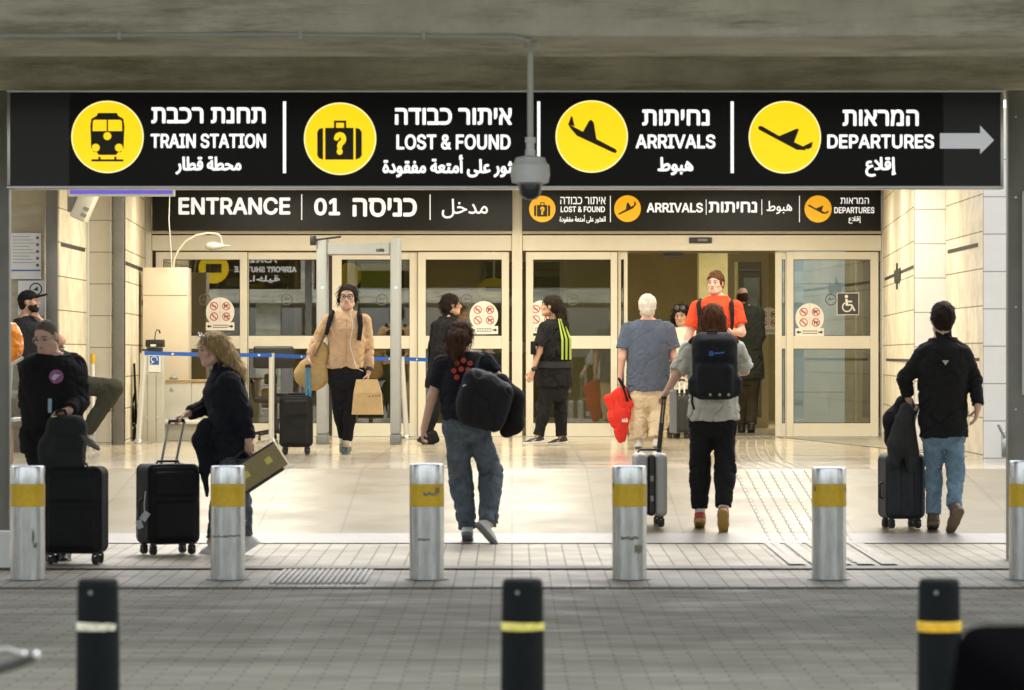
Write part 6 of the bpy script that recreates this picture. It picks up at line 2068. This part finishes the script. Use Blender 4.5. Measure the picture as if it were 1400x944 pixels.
# ------------------------------------------------------------------ H: balding man walking in
dH = 50.2
wH, W, q = person('balding man in dark coat walking into the dim hall', dH, {
    'hd': (1015, 406), 'nk': (1017, 421), 'sL': (1003, 429), 'sR': (1036, 429), 'eL': (1000, 462), 'wL': (1002, 487, .06), 'eR': (1039, 460, -.04), 'wR': (1030, 480, -.1),
    'hL': (1011, 505), 'hR': (1030, 505), 'kL': (1013, 547, .05), 'aL': (1014, 582), 'tL': (1013, 587, .25), 'kR': (1028, 547), 'aR': (1027, 581, -.15), 'tR': (1027, 588, .08)},
    (-.1, 1, -.1), 'm', 'tan', dict(style='bald', col='brown'), dict(mat=K_olive, name='coat', sleeve='long', hem=-.16, loose=.028, drape=.9, flare=.01, collar=.1),
    dict(mat=K_brown, loose=.016, waist=.1), dict(mat=K_sh_black, sole=K_so_dark), girth=1.06, height=1.85, face_parts=False)

# ------------------------------------------------------------------ I: dark coated person at the closed door
dI = 43.9
wI, W, q = person('person in long dark coat walking right past the closed doors', dI, {
    'hd': (618, 417), 'nk': (612, 436), 'sL': (598, 448, .12), 'sR': (613, 448, -.12), 'eL': (592, 478, .12), 'wL': (590, 505, .1), 'eR': (604, 480, -.18), 'wR': (612, 504, -.18),
    'hL': (602, 523, .08), 'hR': (605, 523, -.08), 'kL': (614, 560, .08), 'aL': (622, 596, .08), 'tL': (640, 602, .1), 'kR': (592, 562, -.08), 'aR': (582, 598, -.08), 'tR': (598, 606, -.08)},
    (1, .28, .02), 'm', 'tan', dict(style='tied', col='dark', thick=.016, chains=[[(0, -.08, .03, .05), (0, -.10, -.02, .045)]]),
    dict(mat=K_black, name='coat', sleeve='long', hem=-.10, loose=.024, drape=.9, flare=.035, collar=.12),
    dict(mat=K_black, loose=.016, waist=.1), dict(mat=K_sh_black, sole=K_so_dark), height=1.70)
b = Solid(.007); b.box(P(588, 600, dI - .3), [nrm((1, 0, .4)), axw[1], nrm((-.4, 0, 1))], (.10, .06, .075), .04)
tag(b.build('carry_bag', K_black, None, P(588, 612, dI - .3)), 'small black bag carried low beside the dark coated person', 'bag')

# ------------------------------------------------------------------ J: woman in beige fleece
dJ = FPX * CAMZ / (621 - HORIZ)
wJ, W, q = person('woman in beige fleece with glasses walking out through the metal detector', dJ, {
    'hd': (475, 407), 'nk': (474, 428), 'sR': (450, 440), 'sL': (498, 440), 'eR': (432, 467, .02), 'wR': (423, 488, -.06), 'eL': (505, 477, .02), 'wL': (504, 508, -.06),
    'hR': (462, 512), 'hL': (487, 512), 'kR': (464, 558, -.02), 'aR': (470, 604, .10), 'tR': (468, 611, -.12), 'kL': (480, 557, -.08), 'aL': (474, 609, -.06), 'tL': (470, 618, -.28)},
    (-.05, -1, -.02), 'f', 'fair', dict(style='tied', col='dark', thick=.013, line=.084, chains=[[(0.02, -.08, .05, .05), (.04, -.085, -.05, .04)], [(.060, .005, .05, .026), (.078, .0, -.03, .022), (.082, -.01, -.09, .012)], [(-.060, .005, .05, .026), (-.078, .0, -.02, .02), (-.076, -.01, -.06, .012)]]),
    dict(mat=K_beige, name='fleece', sleeve='long', hem=.10, loose=.020, drape=.35, collar=.045, folds=.010),
    dict(mat=K_black, loose=.006, knee=.060, ankle=.048, thigh=.094, waist=.25, folds=.006, len=.88),
    dict(mat=K_sh_green, sole=K_so_gum, sock=K_sock), girth=1.14, belly=.015, height=1.74, hh=.238,
    handsR=dict(curl=1.5, dir=(-.1, -.15, -1)), handsL=dict(curl=1.4, dir=(-.15, -.1, -1)))
g = MB()
for sx in (-1, 1):
    c = q['H'](sx * .034, .094, .008)
    g.ring(c[0], c[2], .023, .028, c[1] - .004, .004, 20)
    g.tube([q['H'](sx * .062, .088, .012), q['H'](sx * .082, .0, .012)], .003, 5)
g.tube([q['H'](-.010, .100, .012), q['H'](.010, .100, .012)], .003, 5); g.build('glasses', M_black, wJ)
MB().tube([P(474, 436, dJ - .155), P(474, 465, dJ - .185), P(473, 497, dJ - .175)], .004, 6).build('zip', mat('zip_tan', (.35, .22, .11), .5), wJ)
MB().tube([P(479, 425, dJ - .13), P(483, 445, dJ - .17), P(478, 470, dJ - .20), P(484, 492, dJ - .19), P(487, 503, dJ - .19), P(497, 508, dJ - .14)], .0028, 5).build('earphone_cord', M_white, wJ)
MB().tube([P(505.5, 503, dJ - .06), P(504.5, 507, dJ - .07)], .036, 12).build('watch', M_black, wJ)
bp = empty('backpack', P(474, 500, dJ + .2), 'black backpack whose straps show on the beige fleece', 'backpack')
s_ = Solid(.009); s_.box(P(474, 463, dJ + .22), axw, (.14, .08, .20), .06); s_.build('pack', K_black, bp)
for pts in (((455, 427, .08), (454, 427, -.02), (452, 434, -.11), (449, 445, -.15), (446, 458, -.14)), ((491, 428, .08), (491, 428, -.02), (492, 434, -.12), (493, 446, -.16), (491, 466, -.16))):
    MB().tube([P(a, b_, dJ + c_) for a, b_, c_ in pts], [.024, .026, .028, .026, .02], 8).build('strap', K_black, bp, smooth=True)
dt = dJ - .02
b = Solid(.007)
b.rc(P(438, 478, dt), P(420, 512, dt), .075, .12, .05, flat=((0, 1, 0), .6)); b.rc(P(420, 512, dt), P(432, 518, dt), .12, .12, .05, flat=((0, 1, 0), .6)); b.rc(P(440, 478, dt), P(441, 515, dt), .05, .06, .05)
b.noise = lambda x, y, z: .012 * vnoise(x * 16 + z * 8, y * 12, z * 12)
tote = empty('tote_bag', P(428, 534, dt), 'slouchy tan tote bag on the arm of the woman in beige', 'bag')
b.build('pouch', cloth('tote_tan', (.46, .31, .13), var=.15), tote)
MB().tube([P(430, 488, dt - .08), P(442, 462, dt - .10), P(452, 436, dt - .06)], [.012, .014, .014], 8).build('strap', cloth('tote_strap', (.20, .12, .05)), tote, smooth=True)
db_ = dJ - .15
pb = empty('paper_bag', P(503, 567, db_), 'folded brown paper bag carried by the woman in beige', 'bag')
m = MB(); a, b_ = P(481, 567, db_), P(524, 537, db_)
t0, t1 = P(487, 519, db_), P(516, 519, db_)
v = [(a.x, db_ - .06, a.z), (b_.x, db_ - .06, a.z), (b_.x, db_ + .08, a.z), (a.x, db_ + .08, a.z), (a.x + .02, db_ - .055, b_.z), (b_.x - .02, db_ - .055, b_.z), (b_.x - .02, db_ + .075, b_.z), (a.x + .02, db_ + .075, b_.z),
     (t0.x, db_ + .0, t0.z), (t1.x, db_ + .0, t0.z), (t1.x, db_ + .02, t0.z), (t0.x, db_ + .02, t0.z)]
m.add(v, [(3, 2, 1, 0), (0, 1, 5, 4), (1, 2, 6, 5), (2, 3, 7, 6), (3, 0, 4, 7), (4, 5, 9, 8), (5, 6, 10, 9), (6, 7, 11, 10), (7, 4, 8, 11), (8, 9, 10, 11)])
pk = m.build('bag_body', mat('kraft_paper', (.60, .40, .17), .7, var=.1, vscale=12, bump=.3, bscale=18), pb)
m = MB()
for k, w_ in enumerate((.02, .026, .022, .028, .018)):
    x = P(504, 0, db_).x + k * .034 - .0; zz = P(0, 543, db_).z + .003 * k
    m.plate([(x, zz), (x + w_ * .8, zz), (x + w_ * .8, zz + .012), (x, zz + .012)], db_ - .060, .003)
m.build('print', mat('print_brown', (.22, .14, .06), .6), pk)
suitcase('dark olive suitcase with turquoise handle beside the woman in beige', 405, 624, FPX * CAMZ / (622 - HORIZ), .325, .23, .60, 0, cloth('case_olive', (.022, .021, .017), rough=.8, bump=.2), handle=.33, hand_to=P(421, 499, dJ - .1), hmat=mat('handle_turquoise', (.0, .22, .38), .4), hw=.035, hx=.12, ribs=0)

# ------------------------------------------------------------------ K: blonde woman pulling a suitcase, box in hand
dK = 27.9
wK, W, q = person('blonde woman in black jacket walking left with suitcase and box', dK, {
    'hd': (289, 478), 'nk': (307, 506, .02), 'sL': (313, 522, -.16), 'sR': (303, 522, .18), 'eL': (334, 567, -.18), 'wL': (340, 605, -.20), 'eR': (283, 556, .22), 'wR': (256, 566, .10),
    'hL': (316, 612, -.09), 'hR': (314, 612, .09), 'kL': (330, 680, -.09), 'aL': (338, 737, -.08), 'tL': (318, 750, -.08), 'kR': (301, 682, .09), 'aR': (291, 740, .08), 'tR': (268, 752, .1)},
    (-1, -.38, -.22), 'f', 'fair', dict(style='long', col='blonde', thick=.012, line=.058, wchains=[[(297, 470, -.03, .085), (311, 487, -.05, .06), (322, 505, -.06, .05), (329, 520, -.03, .035)], [(299, 472, .04, .08), (315, 490, .04, .06), (327, 508, .05, .045), (332, 518, .02, .03)]]),
    dict(mat=K_navyblack, name='jacket', sleeve='long', cuff=.02, hem=-.15, loose=.032, drape=.85, collar=.14, folds=.011),
    dict(mat=K_jeans_grey, loose=.006, waist=-.10, folds=.010), dict(mat=K_sh_white, sole=K_so_white), girth=1.08, height=1.66,
    handsL=dict(curl=1.5, dir=(0, 0, -1), n=(.6, .8, 0)), handsR=dict(curl=1.1, dir=(-1, -.15, -.35), n=(0, 0, -1)))
g = MB()
for sx in (-1, 1):
    g.lathe([(.001, 0), (.026, .002), (.029, .006), (.001, .010)], q['H'](sx * .034, .060, .112), 14, Matrix.Rotation(R(65), 3, 'Y') )
g.tube([q['H'](-.085, -.03, .06), q['H'](-.066, .05, .108), q['H'](.066, .05, .108), q['H'](.085, -.03, .06)], .005, 6); g.build('sunglasses', mat('shades_pale', (.35, .35, .38), .2), wK, smooth=True)
s2, L2 = suitcase('black suitcase with pale luggage tags pulled by the blonde woman', 229.5, 757, dK, .40, .27, .655, 27, cloth('case_black', (.0095, .010, .011), rough=.7, bump=.12), handle=.3, hand_to=P(241.5, 574, dK + .07), hmat=M_alu, hw=.115, hx=.04)
tg = MB()
c = P(198, 706, dK - .26)
tg.box(-.025, .025, -.002, .002, -.035, .035, bev=.001, M=Matrix.Translation(c) @ Matrix.Rotation(R(35), 4, 'Y'))
tg.box(-.022, .022, -.002, .002, -.03, .03, bev=.001, M=Matrix.Translation(c + Vector((-.04, .01, -.06))) @ Matrix.Rotation(R(-20), 4, 'Y'))
tg.tube([P(199, 672, dK - .25), P(197, 690, dK - .26), c], .004, 5)
tg.build('luggage_tag', mat('tag_pale', (.45, .50, .52), .4), s2)
db2 = dK - .24
MM = Matrix.Translation(P(352, 640, db2)) @ Matrix.Rotation(R(-33), 4, 'Y')
bx = empty('carton_case', P(352, 676, db2), 'olive cardboard carton with yellow labels carried tilted by the blonde woman', 'box')
card = mat('carton_olive', (.30, .245, .115), .75, var=.12, vscale=9, bump=.15)
MB().box(-.205, .205, -.085, .085, -.098, .098, bev=.004, M=MM).build('carton', card, bx)
m = MB(); m.box(-.205, .205, -.09, -.0855, .085, .099, M=MM); m.box(-.19, .16, -.095, .095, -.118, -.099, bev=.004, M=MM); m.build('tray', M_black, bx)
m = MB()
for xx in (-.09, .10):
    m.box(xx - .022, xx + .026, -.0885, -.0855, -.022, .024, M=MM)
m.build('yellow_label', mat('label_yellow', (.62, .60, .10), .5, var=.15, vscale=30), bx)
MB().tube([MM @ Vector((-.10, 0, .095)), MM @ Vector((-.09, -.0, .15)), MM @ Vector((-.02, 0, .16)), MM @ Vector((.0, 0, .095))], .011, 8).build('carry_handle', M_black, bx, smooth=True)
b = Solid(.007); dk2 = dK - .06
b.rc(P(282, 580, dk2), P(272, 602, dk2), .04, .045, .04); b.rc(P(272, 602, dk2), P(280, 640, dk2), .045, .04, .05); b.rc(P(280, 640, dk2), P(283, 678, dk2), .038, .014, .04); b.rc(P(282, 584, dk2), P(300, 596, dk2), .05, .06, .05); b.rc(P(298, 596, dk2), P(293, 640, dk2), .06, .03, .05)
b.noise = lambda x, y, z: .016 * (vnoise(x * 20 + z * 5, y * 12, z * 8) + .5 * vnoise(x * 40, y * 30, z * 24))
tag(b.build('draped_jacket', K_navyblack, None, P(280, 680, dk2)), 'dark jacket draped over the arm of the blonde woman', 'jacket')

# ------------------------------------------------------------------ L: grey haired man in black hoodie with large suitcase
dL = 27.2
wL, W, q = person('grey haired man in black hoodie looking down beside the large suitcase', dL, {
    'hd': (63, 461, -.05), 'nk': (72, 488), 'sR': (45, 503, -.04), 'sL': (101, 500, .06), 'eR': (38, 552, .06), 'wR': (66, 594, -.06), 'eL': (110, 549, -.02), 'wL': (93, 562, -.24),
    'hR': (58, 610), 'hL': (84, 610), 'kR': (57, 685, -.02), 'aR': (56, 750), 'tR': (50, 758, -.24), 'kL': (86, 685), 'aL': (88, 748, .06), 'tL': (88, 757, -.18)},
    (-.42, -1, -.42), 'm', 'fair', dict(style='short', col='silver', thick=.0005, rough=.001, line=.096),
    dict(mat=K_black, name='hoodie', sleeve='long', hem=-.08, loose=.028, drape=.85, hood=True, folds=.012),
    dict(mat=K_navyblack, loose=.018, waist=.1), dict(mat=K_sh_black, sole=K_so_dark), girth=1.12, belly=.02, height=1.76,
    handsL=dict(curl=1.1, dir=(-.9, -.5, -.1), n=(0, -.2, -1)), handsR=dict(curl=.9))
c = P(81.5, 515, dL)
y_ = dL - .212
bd = MB().lathe([(.050, 0), (.050, .004), (.043, .007)], (c.x, y_ + .012, c.z), 24, Matrix.Rotation(R(90), 3, 'X')).build('badge', mat('badge_purple', (.20, .05, .11), .7, var=.5, vscale=40, col2=(.30, .10, .22)), wL)
m = MB(); m.plate([(c.x - .035, c.z - .012), (c.x - .012, c.z - .028), (c.x + .005, c.z - .01), (c.x + .03, c.z + .012), (c.x - .01, c.z + .02)], y_ - .0, .004); m.build('badge_print', mat('badge_pale', (.45, .5, .62), .6), bd)
g = MB()
for sx in (-1, 1):
    cc = q['H'](sx * .034, .094, .006)
    g.ring(cc[0], cc[2], .018, .0205, cc[1] - .003, .003, 18); g.tube([q['H'](sx * .06, .088, .01), q['H'](sx * .082, .0, .012)], .0025, 5)
g.tube([q['H'](-.01, .1, .01), q['H'](.01, .1, .01)], .0025, 5); g.build('glasses', M_grey_steel, wL)
suitcase('large black soft suitcase in front of the man in the hoodie', 103, 768, 26.75, .415, .29, .675, -4, cloth('case_black_soft', (.012, .0125, .013), rough=.8, bump=.2), group='wheeled suitcases')
bp = empty('backpack', P(88, 642, 26.65), 'dark grey backpack held on top of the large black suitcase', 'backpack')
s_ = Solid(.007); dd = 26.72
s_.box(P(90, 606, dd), [nrm((1, 0, -.06)), axw[1], nrm((.06, 0, 1))], (.145, .10, .20), .09); s_.box(P(94, 618, dd - .09), axw, (.105, .05, .12), .045, .025); s_.box(P(72, 622, dd), axw, (.10, .09, .13), .07, .04)
s_.noise = lambda x, y, z: .012 * (vnoise(x * 14, y * 14, z * 12) + .5 * vnoise(x * 32, y * 32, z * 26))
s_.build('pack', cloth('pack_charcoal', (.020, .021, .022), rough=.85, bump=.3), bp)
MB().tube([P(76, 571, dd - .02), P(78, 563, dd - .02), P(88, 561, dd - .02), P(92, 570, dd - .02)], .012, 8).build('grab_handle', K_black, bp, smooth=True)
m = MB(); c = P(74, 570, dd - .06); m.box(c.x - .02, c.x + .02, c.y - .006, c.y, c.z - .005, c.z + .005, bev=.002); m.build('green_pull', mat('pull_green', (.25, .6, .08), .5), bp)
m = MB(); c = P(67.5, 553, dL - .28)
m.box(c.x - .01, c.x + .016, c.y, c.y + .01, c.z - .06, c.z + .04, bev=.004, M=None); tag(m.build('phone', mat('phone_blue', (.22, .38, .45), .3), None), 'pale blue phone held above the dark grey backpack', 'phone')

# ------------------------------------------------------------------ M: man in a black cap leaning by the left wall
dM = 40.0
wM, W, q = person('man in black cap resting his chin on his hand by the left wall', dM, {
    'hd': (40, 413), 'nk': (32, 436), 'sR': (37, 448, -.14), 'sL': (29, 446, .16), 'eR': (84, 466, -.22), 'wR': (57, 440, -.12), 'eL': (48, 480, .24), 'wL': (70, 478, .2),
    'hR': (52, 520, -.10), 'hL': (50, 520, .10), 'kR': (156, 531, -.12), 'aR': (116, 594, -.12), 'tR': (134, 603, -.12), 'kL': (86, 560, .14), 'aL': (88, 606, .14), 'tL': (106, 612, .14)},
    (1, -.12, .10), 'm', 'tan', dict(style='short', col='dark', thick=.006),
    dict(mat=K_char, name='t_shirt', sleeve='short', hem=-.1, loose=.024, drape=.9, folds=.01),
    dict(mat=K_olive, loose=.022, knee=.070, ankle=.052, thigh=.098, waist=.15, folds=.010), dict(mat=K_sh_black, sole=K_so_dark), girth=1.12, belly=.03, height=1.80,
    handsR=dict(curl=1.2, dir=(-.55, .25, .9), n=(-.8, 0, -.4)), beard='dark')
h = Solid(.0055); H, f, r, u = q['H'], q['f'], q['r'], q['u']
h.ell(H(0, -.012, .036), (r, f, u), (.088, .108, .090), .01); h.cut(-u, H(0, 0, .030))
h.rc(H(-.04, .09, .045), H(-.03, .155, .050), .018, .014, .02, flat=(u, .45)); h.rc(H(.04, .09, .045), H(.03, .155, .050), .018, .014, .02, flat=(u, .45)); h.rc(H(0, .09, .050), H(0, .175, .058), .03, .03, .02, flat=(u, .35))
h.build('cap', K_black, wM)
# bench the man sits on, hidden by the hoodie man but needed to carry him
m = MB(); a, b_ = P(12, 0, dM).x, P(92, 0, dM).x
t = empty('bench', ((a + b_) / 2, dM, 0), 'dark bench under the seated man in the black cap', 'bench')
MB().box(a - .3, b_, dM - .22, dM + .3, .60, .65, bev=.01).build('seat', M_grey_steel, t)
for x in (a - .25, b_ - .05):
    MB().box(x - .02, x + .02, dM - .18, dM + .26, 0, .598, bev=.004).build('leg', M_grey_steel, t)
m = MB().tube([P(108, 597, dM - .12), P(118, 597, dM - .12), P(130, 590, dM - .12)], .014, 8).tube([P(120, 597, dM - .12), P(120, 618, dM - .12)], .012, 8).tube([P(128, 590, dM - .12), P(128, 618, dM - .12)], .012, 8)
tag(m.build('foot_rail', M_alu, smooth=True), 'low silver rail under the raised foot of the seated man', 'rail')

# ------------------------------------------------------------------ luggage trolley with orange bag at far left
dT = 30.5
zt_ = ramp_z(dT)
t = empty('luggage_trolley', P(2, 690, dT), 'silver luggage trolley at the far left edge loaded with an orange bag', 'trolley')
Q = lambda a, b_, c_=0: P(a, b_, dT + c_)
m = MB()
for c_ in (0, .5):
    m.tube([Q(16, 497, c_), Q(13, 540, c_), Q(8, 640, c_), Q(6, 690, c_)], .014, 8)
m.tube([Q(30, 490, 0), Q(14, 500, 0), Q(-20, 502, 0)], .014, 8); m.tube([Q(30, 490, .5), Q(14, 500, .5)], .014, 8); m.tube([Q(30, 490, 0), Q(30, 490, .5)], .016, 8)
m.tube([Q(8, 640, 0), Q(-120, 650, 0)], .016, 8); m.tube([Q(8, 640, .5), Q(-120, 650, .5)], .016, 8)
m.build('frame', M_alu, t, smooth=True)
MB().box(Q(-120, 0).x, Q(20, 0).x, dT, dT + .5, Q(0, 577).z, Q(0, 572).z, bev=.006).build('shelf', M_alu, t)
for a, c_ in ((6, 0), (6, .5), (-110, 0), (-110, .5)):
    MB().lathe([(.05, -.02), (.085, -.018), (.09, 0), (.085, .018), (.05, .02)], (Q(a, 0).x, dT + c_, zt_ + .092), 18, Matrix.Rotation(R(90), 3, 'X')).build('wheel', M_black, t, smooth=True)
b = Solid(.007); b.rc(Q(11, 460, .25), Q(10, 476, .25), .115, .125, .05, flat=((0, 1, 0), .8)); b.rc(Q(8, 476, .25), Q(4, 490, .25), .12, .08, .05)
b.noise = lambda x, y, z: .02 * (vnoise(x * 18, y * 14, z * 18) + .5 * vnoise(x * 40, y * 30, z * 40))
tag(b.build('orange_bag', mat('plastic_orange', (.72, .17, .005), .2, var=.15, vscale=16, col2=(.85, .30, .02)), None, Q(0, 500, .25)), 'crumpled shiny orange bag on the trolley at the far left', 'bag')
b = Solid(.008); b.box(Q(-4, 610, .25), axw, (.11, .2, .16), .04)
tag(b.build('brown_bag', cloth('bag_brown', (.25, .13, .06)), None, Q(-4, 640, .25)), 'brown bag low on the trolley at the far left', 'bag')
b = Solid(.008); b.box(Q(2, 556, .25), axw, (.10, .2, .09), .04)
tag(b.build('yellow_trimmed_bag', cloth('bag_dark_yellow', (.05, .045, .02)), None, Q(2, 572, .25)), 'dark bag on the trolley shelf under the orange bag', 'bag')
m = MB(); c = P(-6, 752, 26.2); m.box(c.x - .12, P(14.5, 0, 26.2).x, 26.2, 26.4, -.452, P(0, 727, 26.2).z, bev=.006)
tag(m.build('white_block', M_white), 'white block on the pavement behind the leftmost bollard', 'block')

# ------------------------------------------------------------------ close foreground: trolley handle at lower left, dark car bonnet at lower right
dZ = 10.5
Q = lambda a, b_, c_=0: P(a, b_, dZ + c_)
t = empty('push_cart', (Q(-40, 0).x, dZ, -.46), 'dark push cart handle with shiny knobs at the lower left corner', 'cart')
MB().tube([Q(-140, 934), Q(-30, 922), Q(20, 908), Q(50, 898)], [.018, .018, .017, .014], 10).build('handlebar', mat('cart_dark', (.05, .05, .045), .35), t, smooth=True)
m = MB(); m.lathe([(.001, -.012), (.009, -.008), (.012, 0), (.009, .008), (.001, .012)], Q(50, 896, -.01), 12); m.lathe([(.001, -.009), (.006, -.006), (.008, 0), (.006, .006), (.001, .009)], Q(33, 895, -.02), 12)
m.build('knob', mat('chrome', (.6, .6, .6), .15, metal=1), t, smooth=True)
MB().tube([Q(30, 897, -.02), Q(10, 890, -.03), Q(-10, 893, -.03)], .010, 8).build('brake_lever', M_grey_steel, t, smooth=True)
MB().tube([Q(-60, 926), Q(-60, 1040), (Q(-60, 0).x, dZ, -.40)], .02, 10).build('stem', M_black, t, smooth=True)
MB().box(Q(-330, 0).x, Q(-20, 0).x, dZ - .25, dZ + .25, -.40, -.36, bev=.01).build('platform', M_grey_steel, t)
for a in (-300, -50):
    for c_ in (-.2, .2):
        MB().lathe([(.01, -.015), (.028, -.014), (.029, 0), (.028, .014), (.01, .015)], (Q(a, 0).x, dZ + c_, -.43), 14, Matrix.Rotation(R(90), 3, 'X')).build('wheel', M_black, t, smooth=True)

M_car = mat('car_black', (.003, .003, .0035), .6, spec=0)
x0, x1, y0, y1 = .945, 2.66, 4.0, 8.25
t = empty('parked_car', ((x0 + x1) / 2, 6.1, -.46), 'black car whose bonnet corner shows at the lower right', 'car')
s_ = Solid(.02)
zc = .445
prof = [(y1 - .02, .30), (y1 - .25, .36), (y1 - 1.2, .445)]
s_.box(((x0 + x1) / 2, (y0 + y1) / 2, .06), axw, ((x1 - x0) / 2, (y1 - y0) / 2, .33), .13, .05)
s_.box(((x0 + x1) / 2, y1 - .75, .34), axw, ((x1 - x0) / 2, .72, .105), .05, .08)
s_.box(((x0 + x1) / 2, y0 + 1.35, .60), axw, ((x1 - x0) / 2 - .13, 1.15, .36), .25, .10)
for wy in (y0 + .75, y1 - .8):
    for wx in (x0, x1):
        s_.rc((wx - .12, wy, -.14), (wx + .12, wy, -.14), .36, .36, .01, sub=True)
s_.build('body', M_car, t)
for wy in (y0 + .75, y1 - .8):
    for wx in (x0 + .10, x1 - .10):
        w_ = MB().lathe([(.20, -.10), (.30, -.10), (.32, -.06), (.32, .06), (.30, .10), (.20, .10)], (wx, wy, -.14), 28, Matrix.Rotation(R(90), 3, 'Y')).build('wheel', M_rubber, t, smooth=True)
        MB().lathe([(.02, -.105), (.19, -.102), (.2, 0), (.19, .102), (.02, .105)], (wx, wy, -.14), 20, Matrix.Rotation(R(90), 3, 'Y')).build('rim', M_alu, w_, smooth=True)
for wx in (x0 + .25, x1 - .25):
    MB().box(wx - .16, wx + .16, y1 - .10, y1 + .005, .13, .24, bev=.03).build('headlight', mat('headlight_glass', (.5, .5, .5), .1, spec=.8), t, smooth=True)
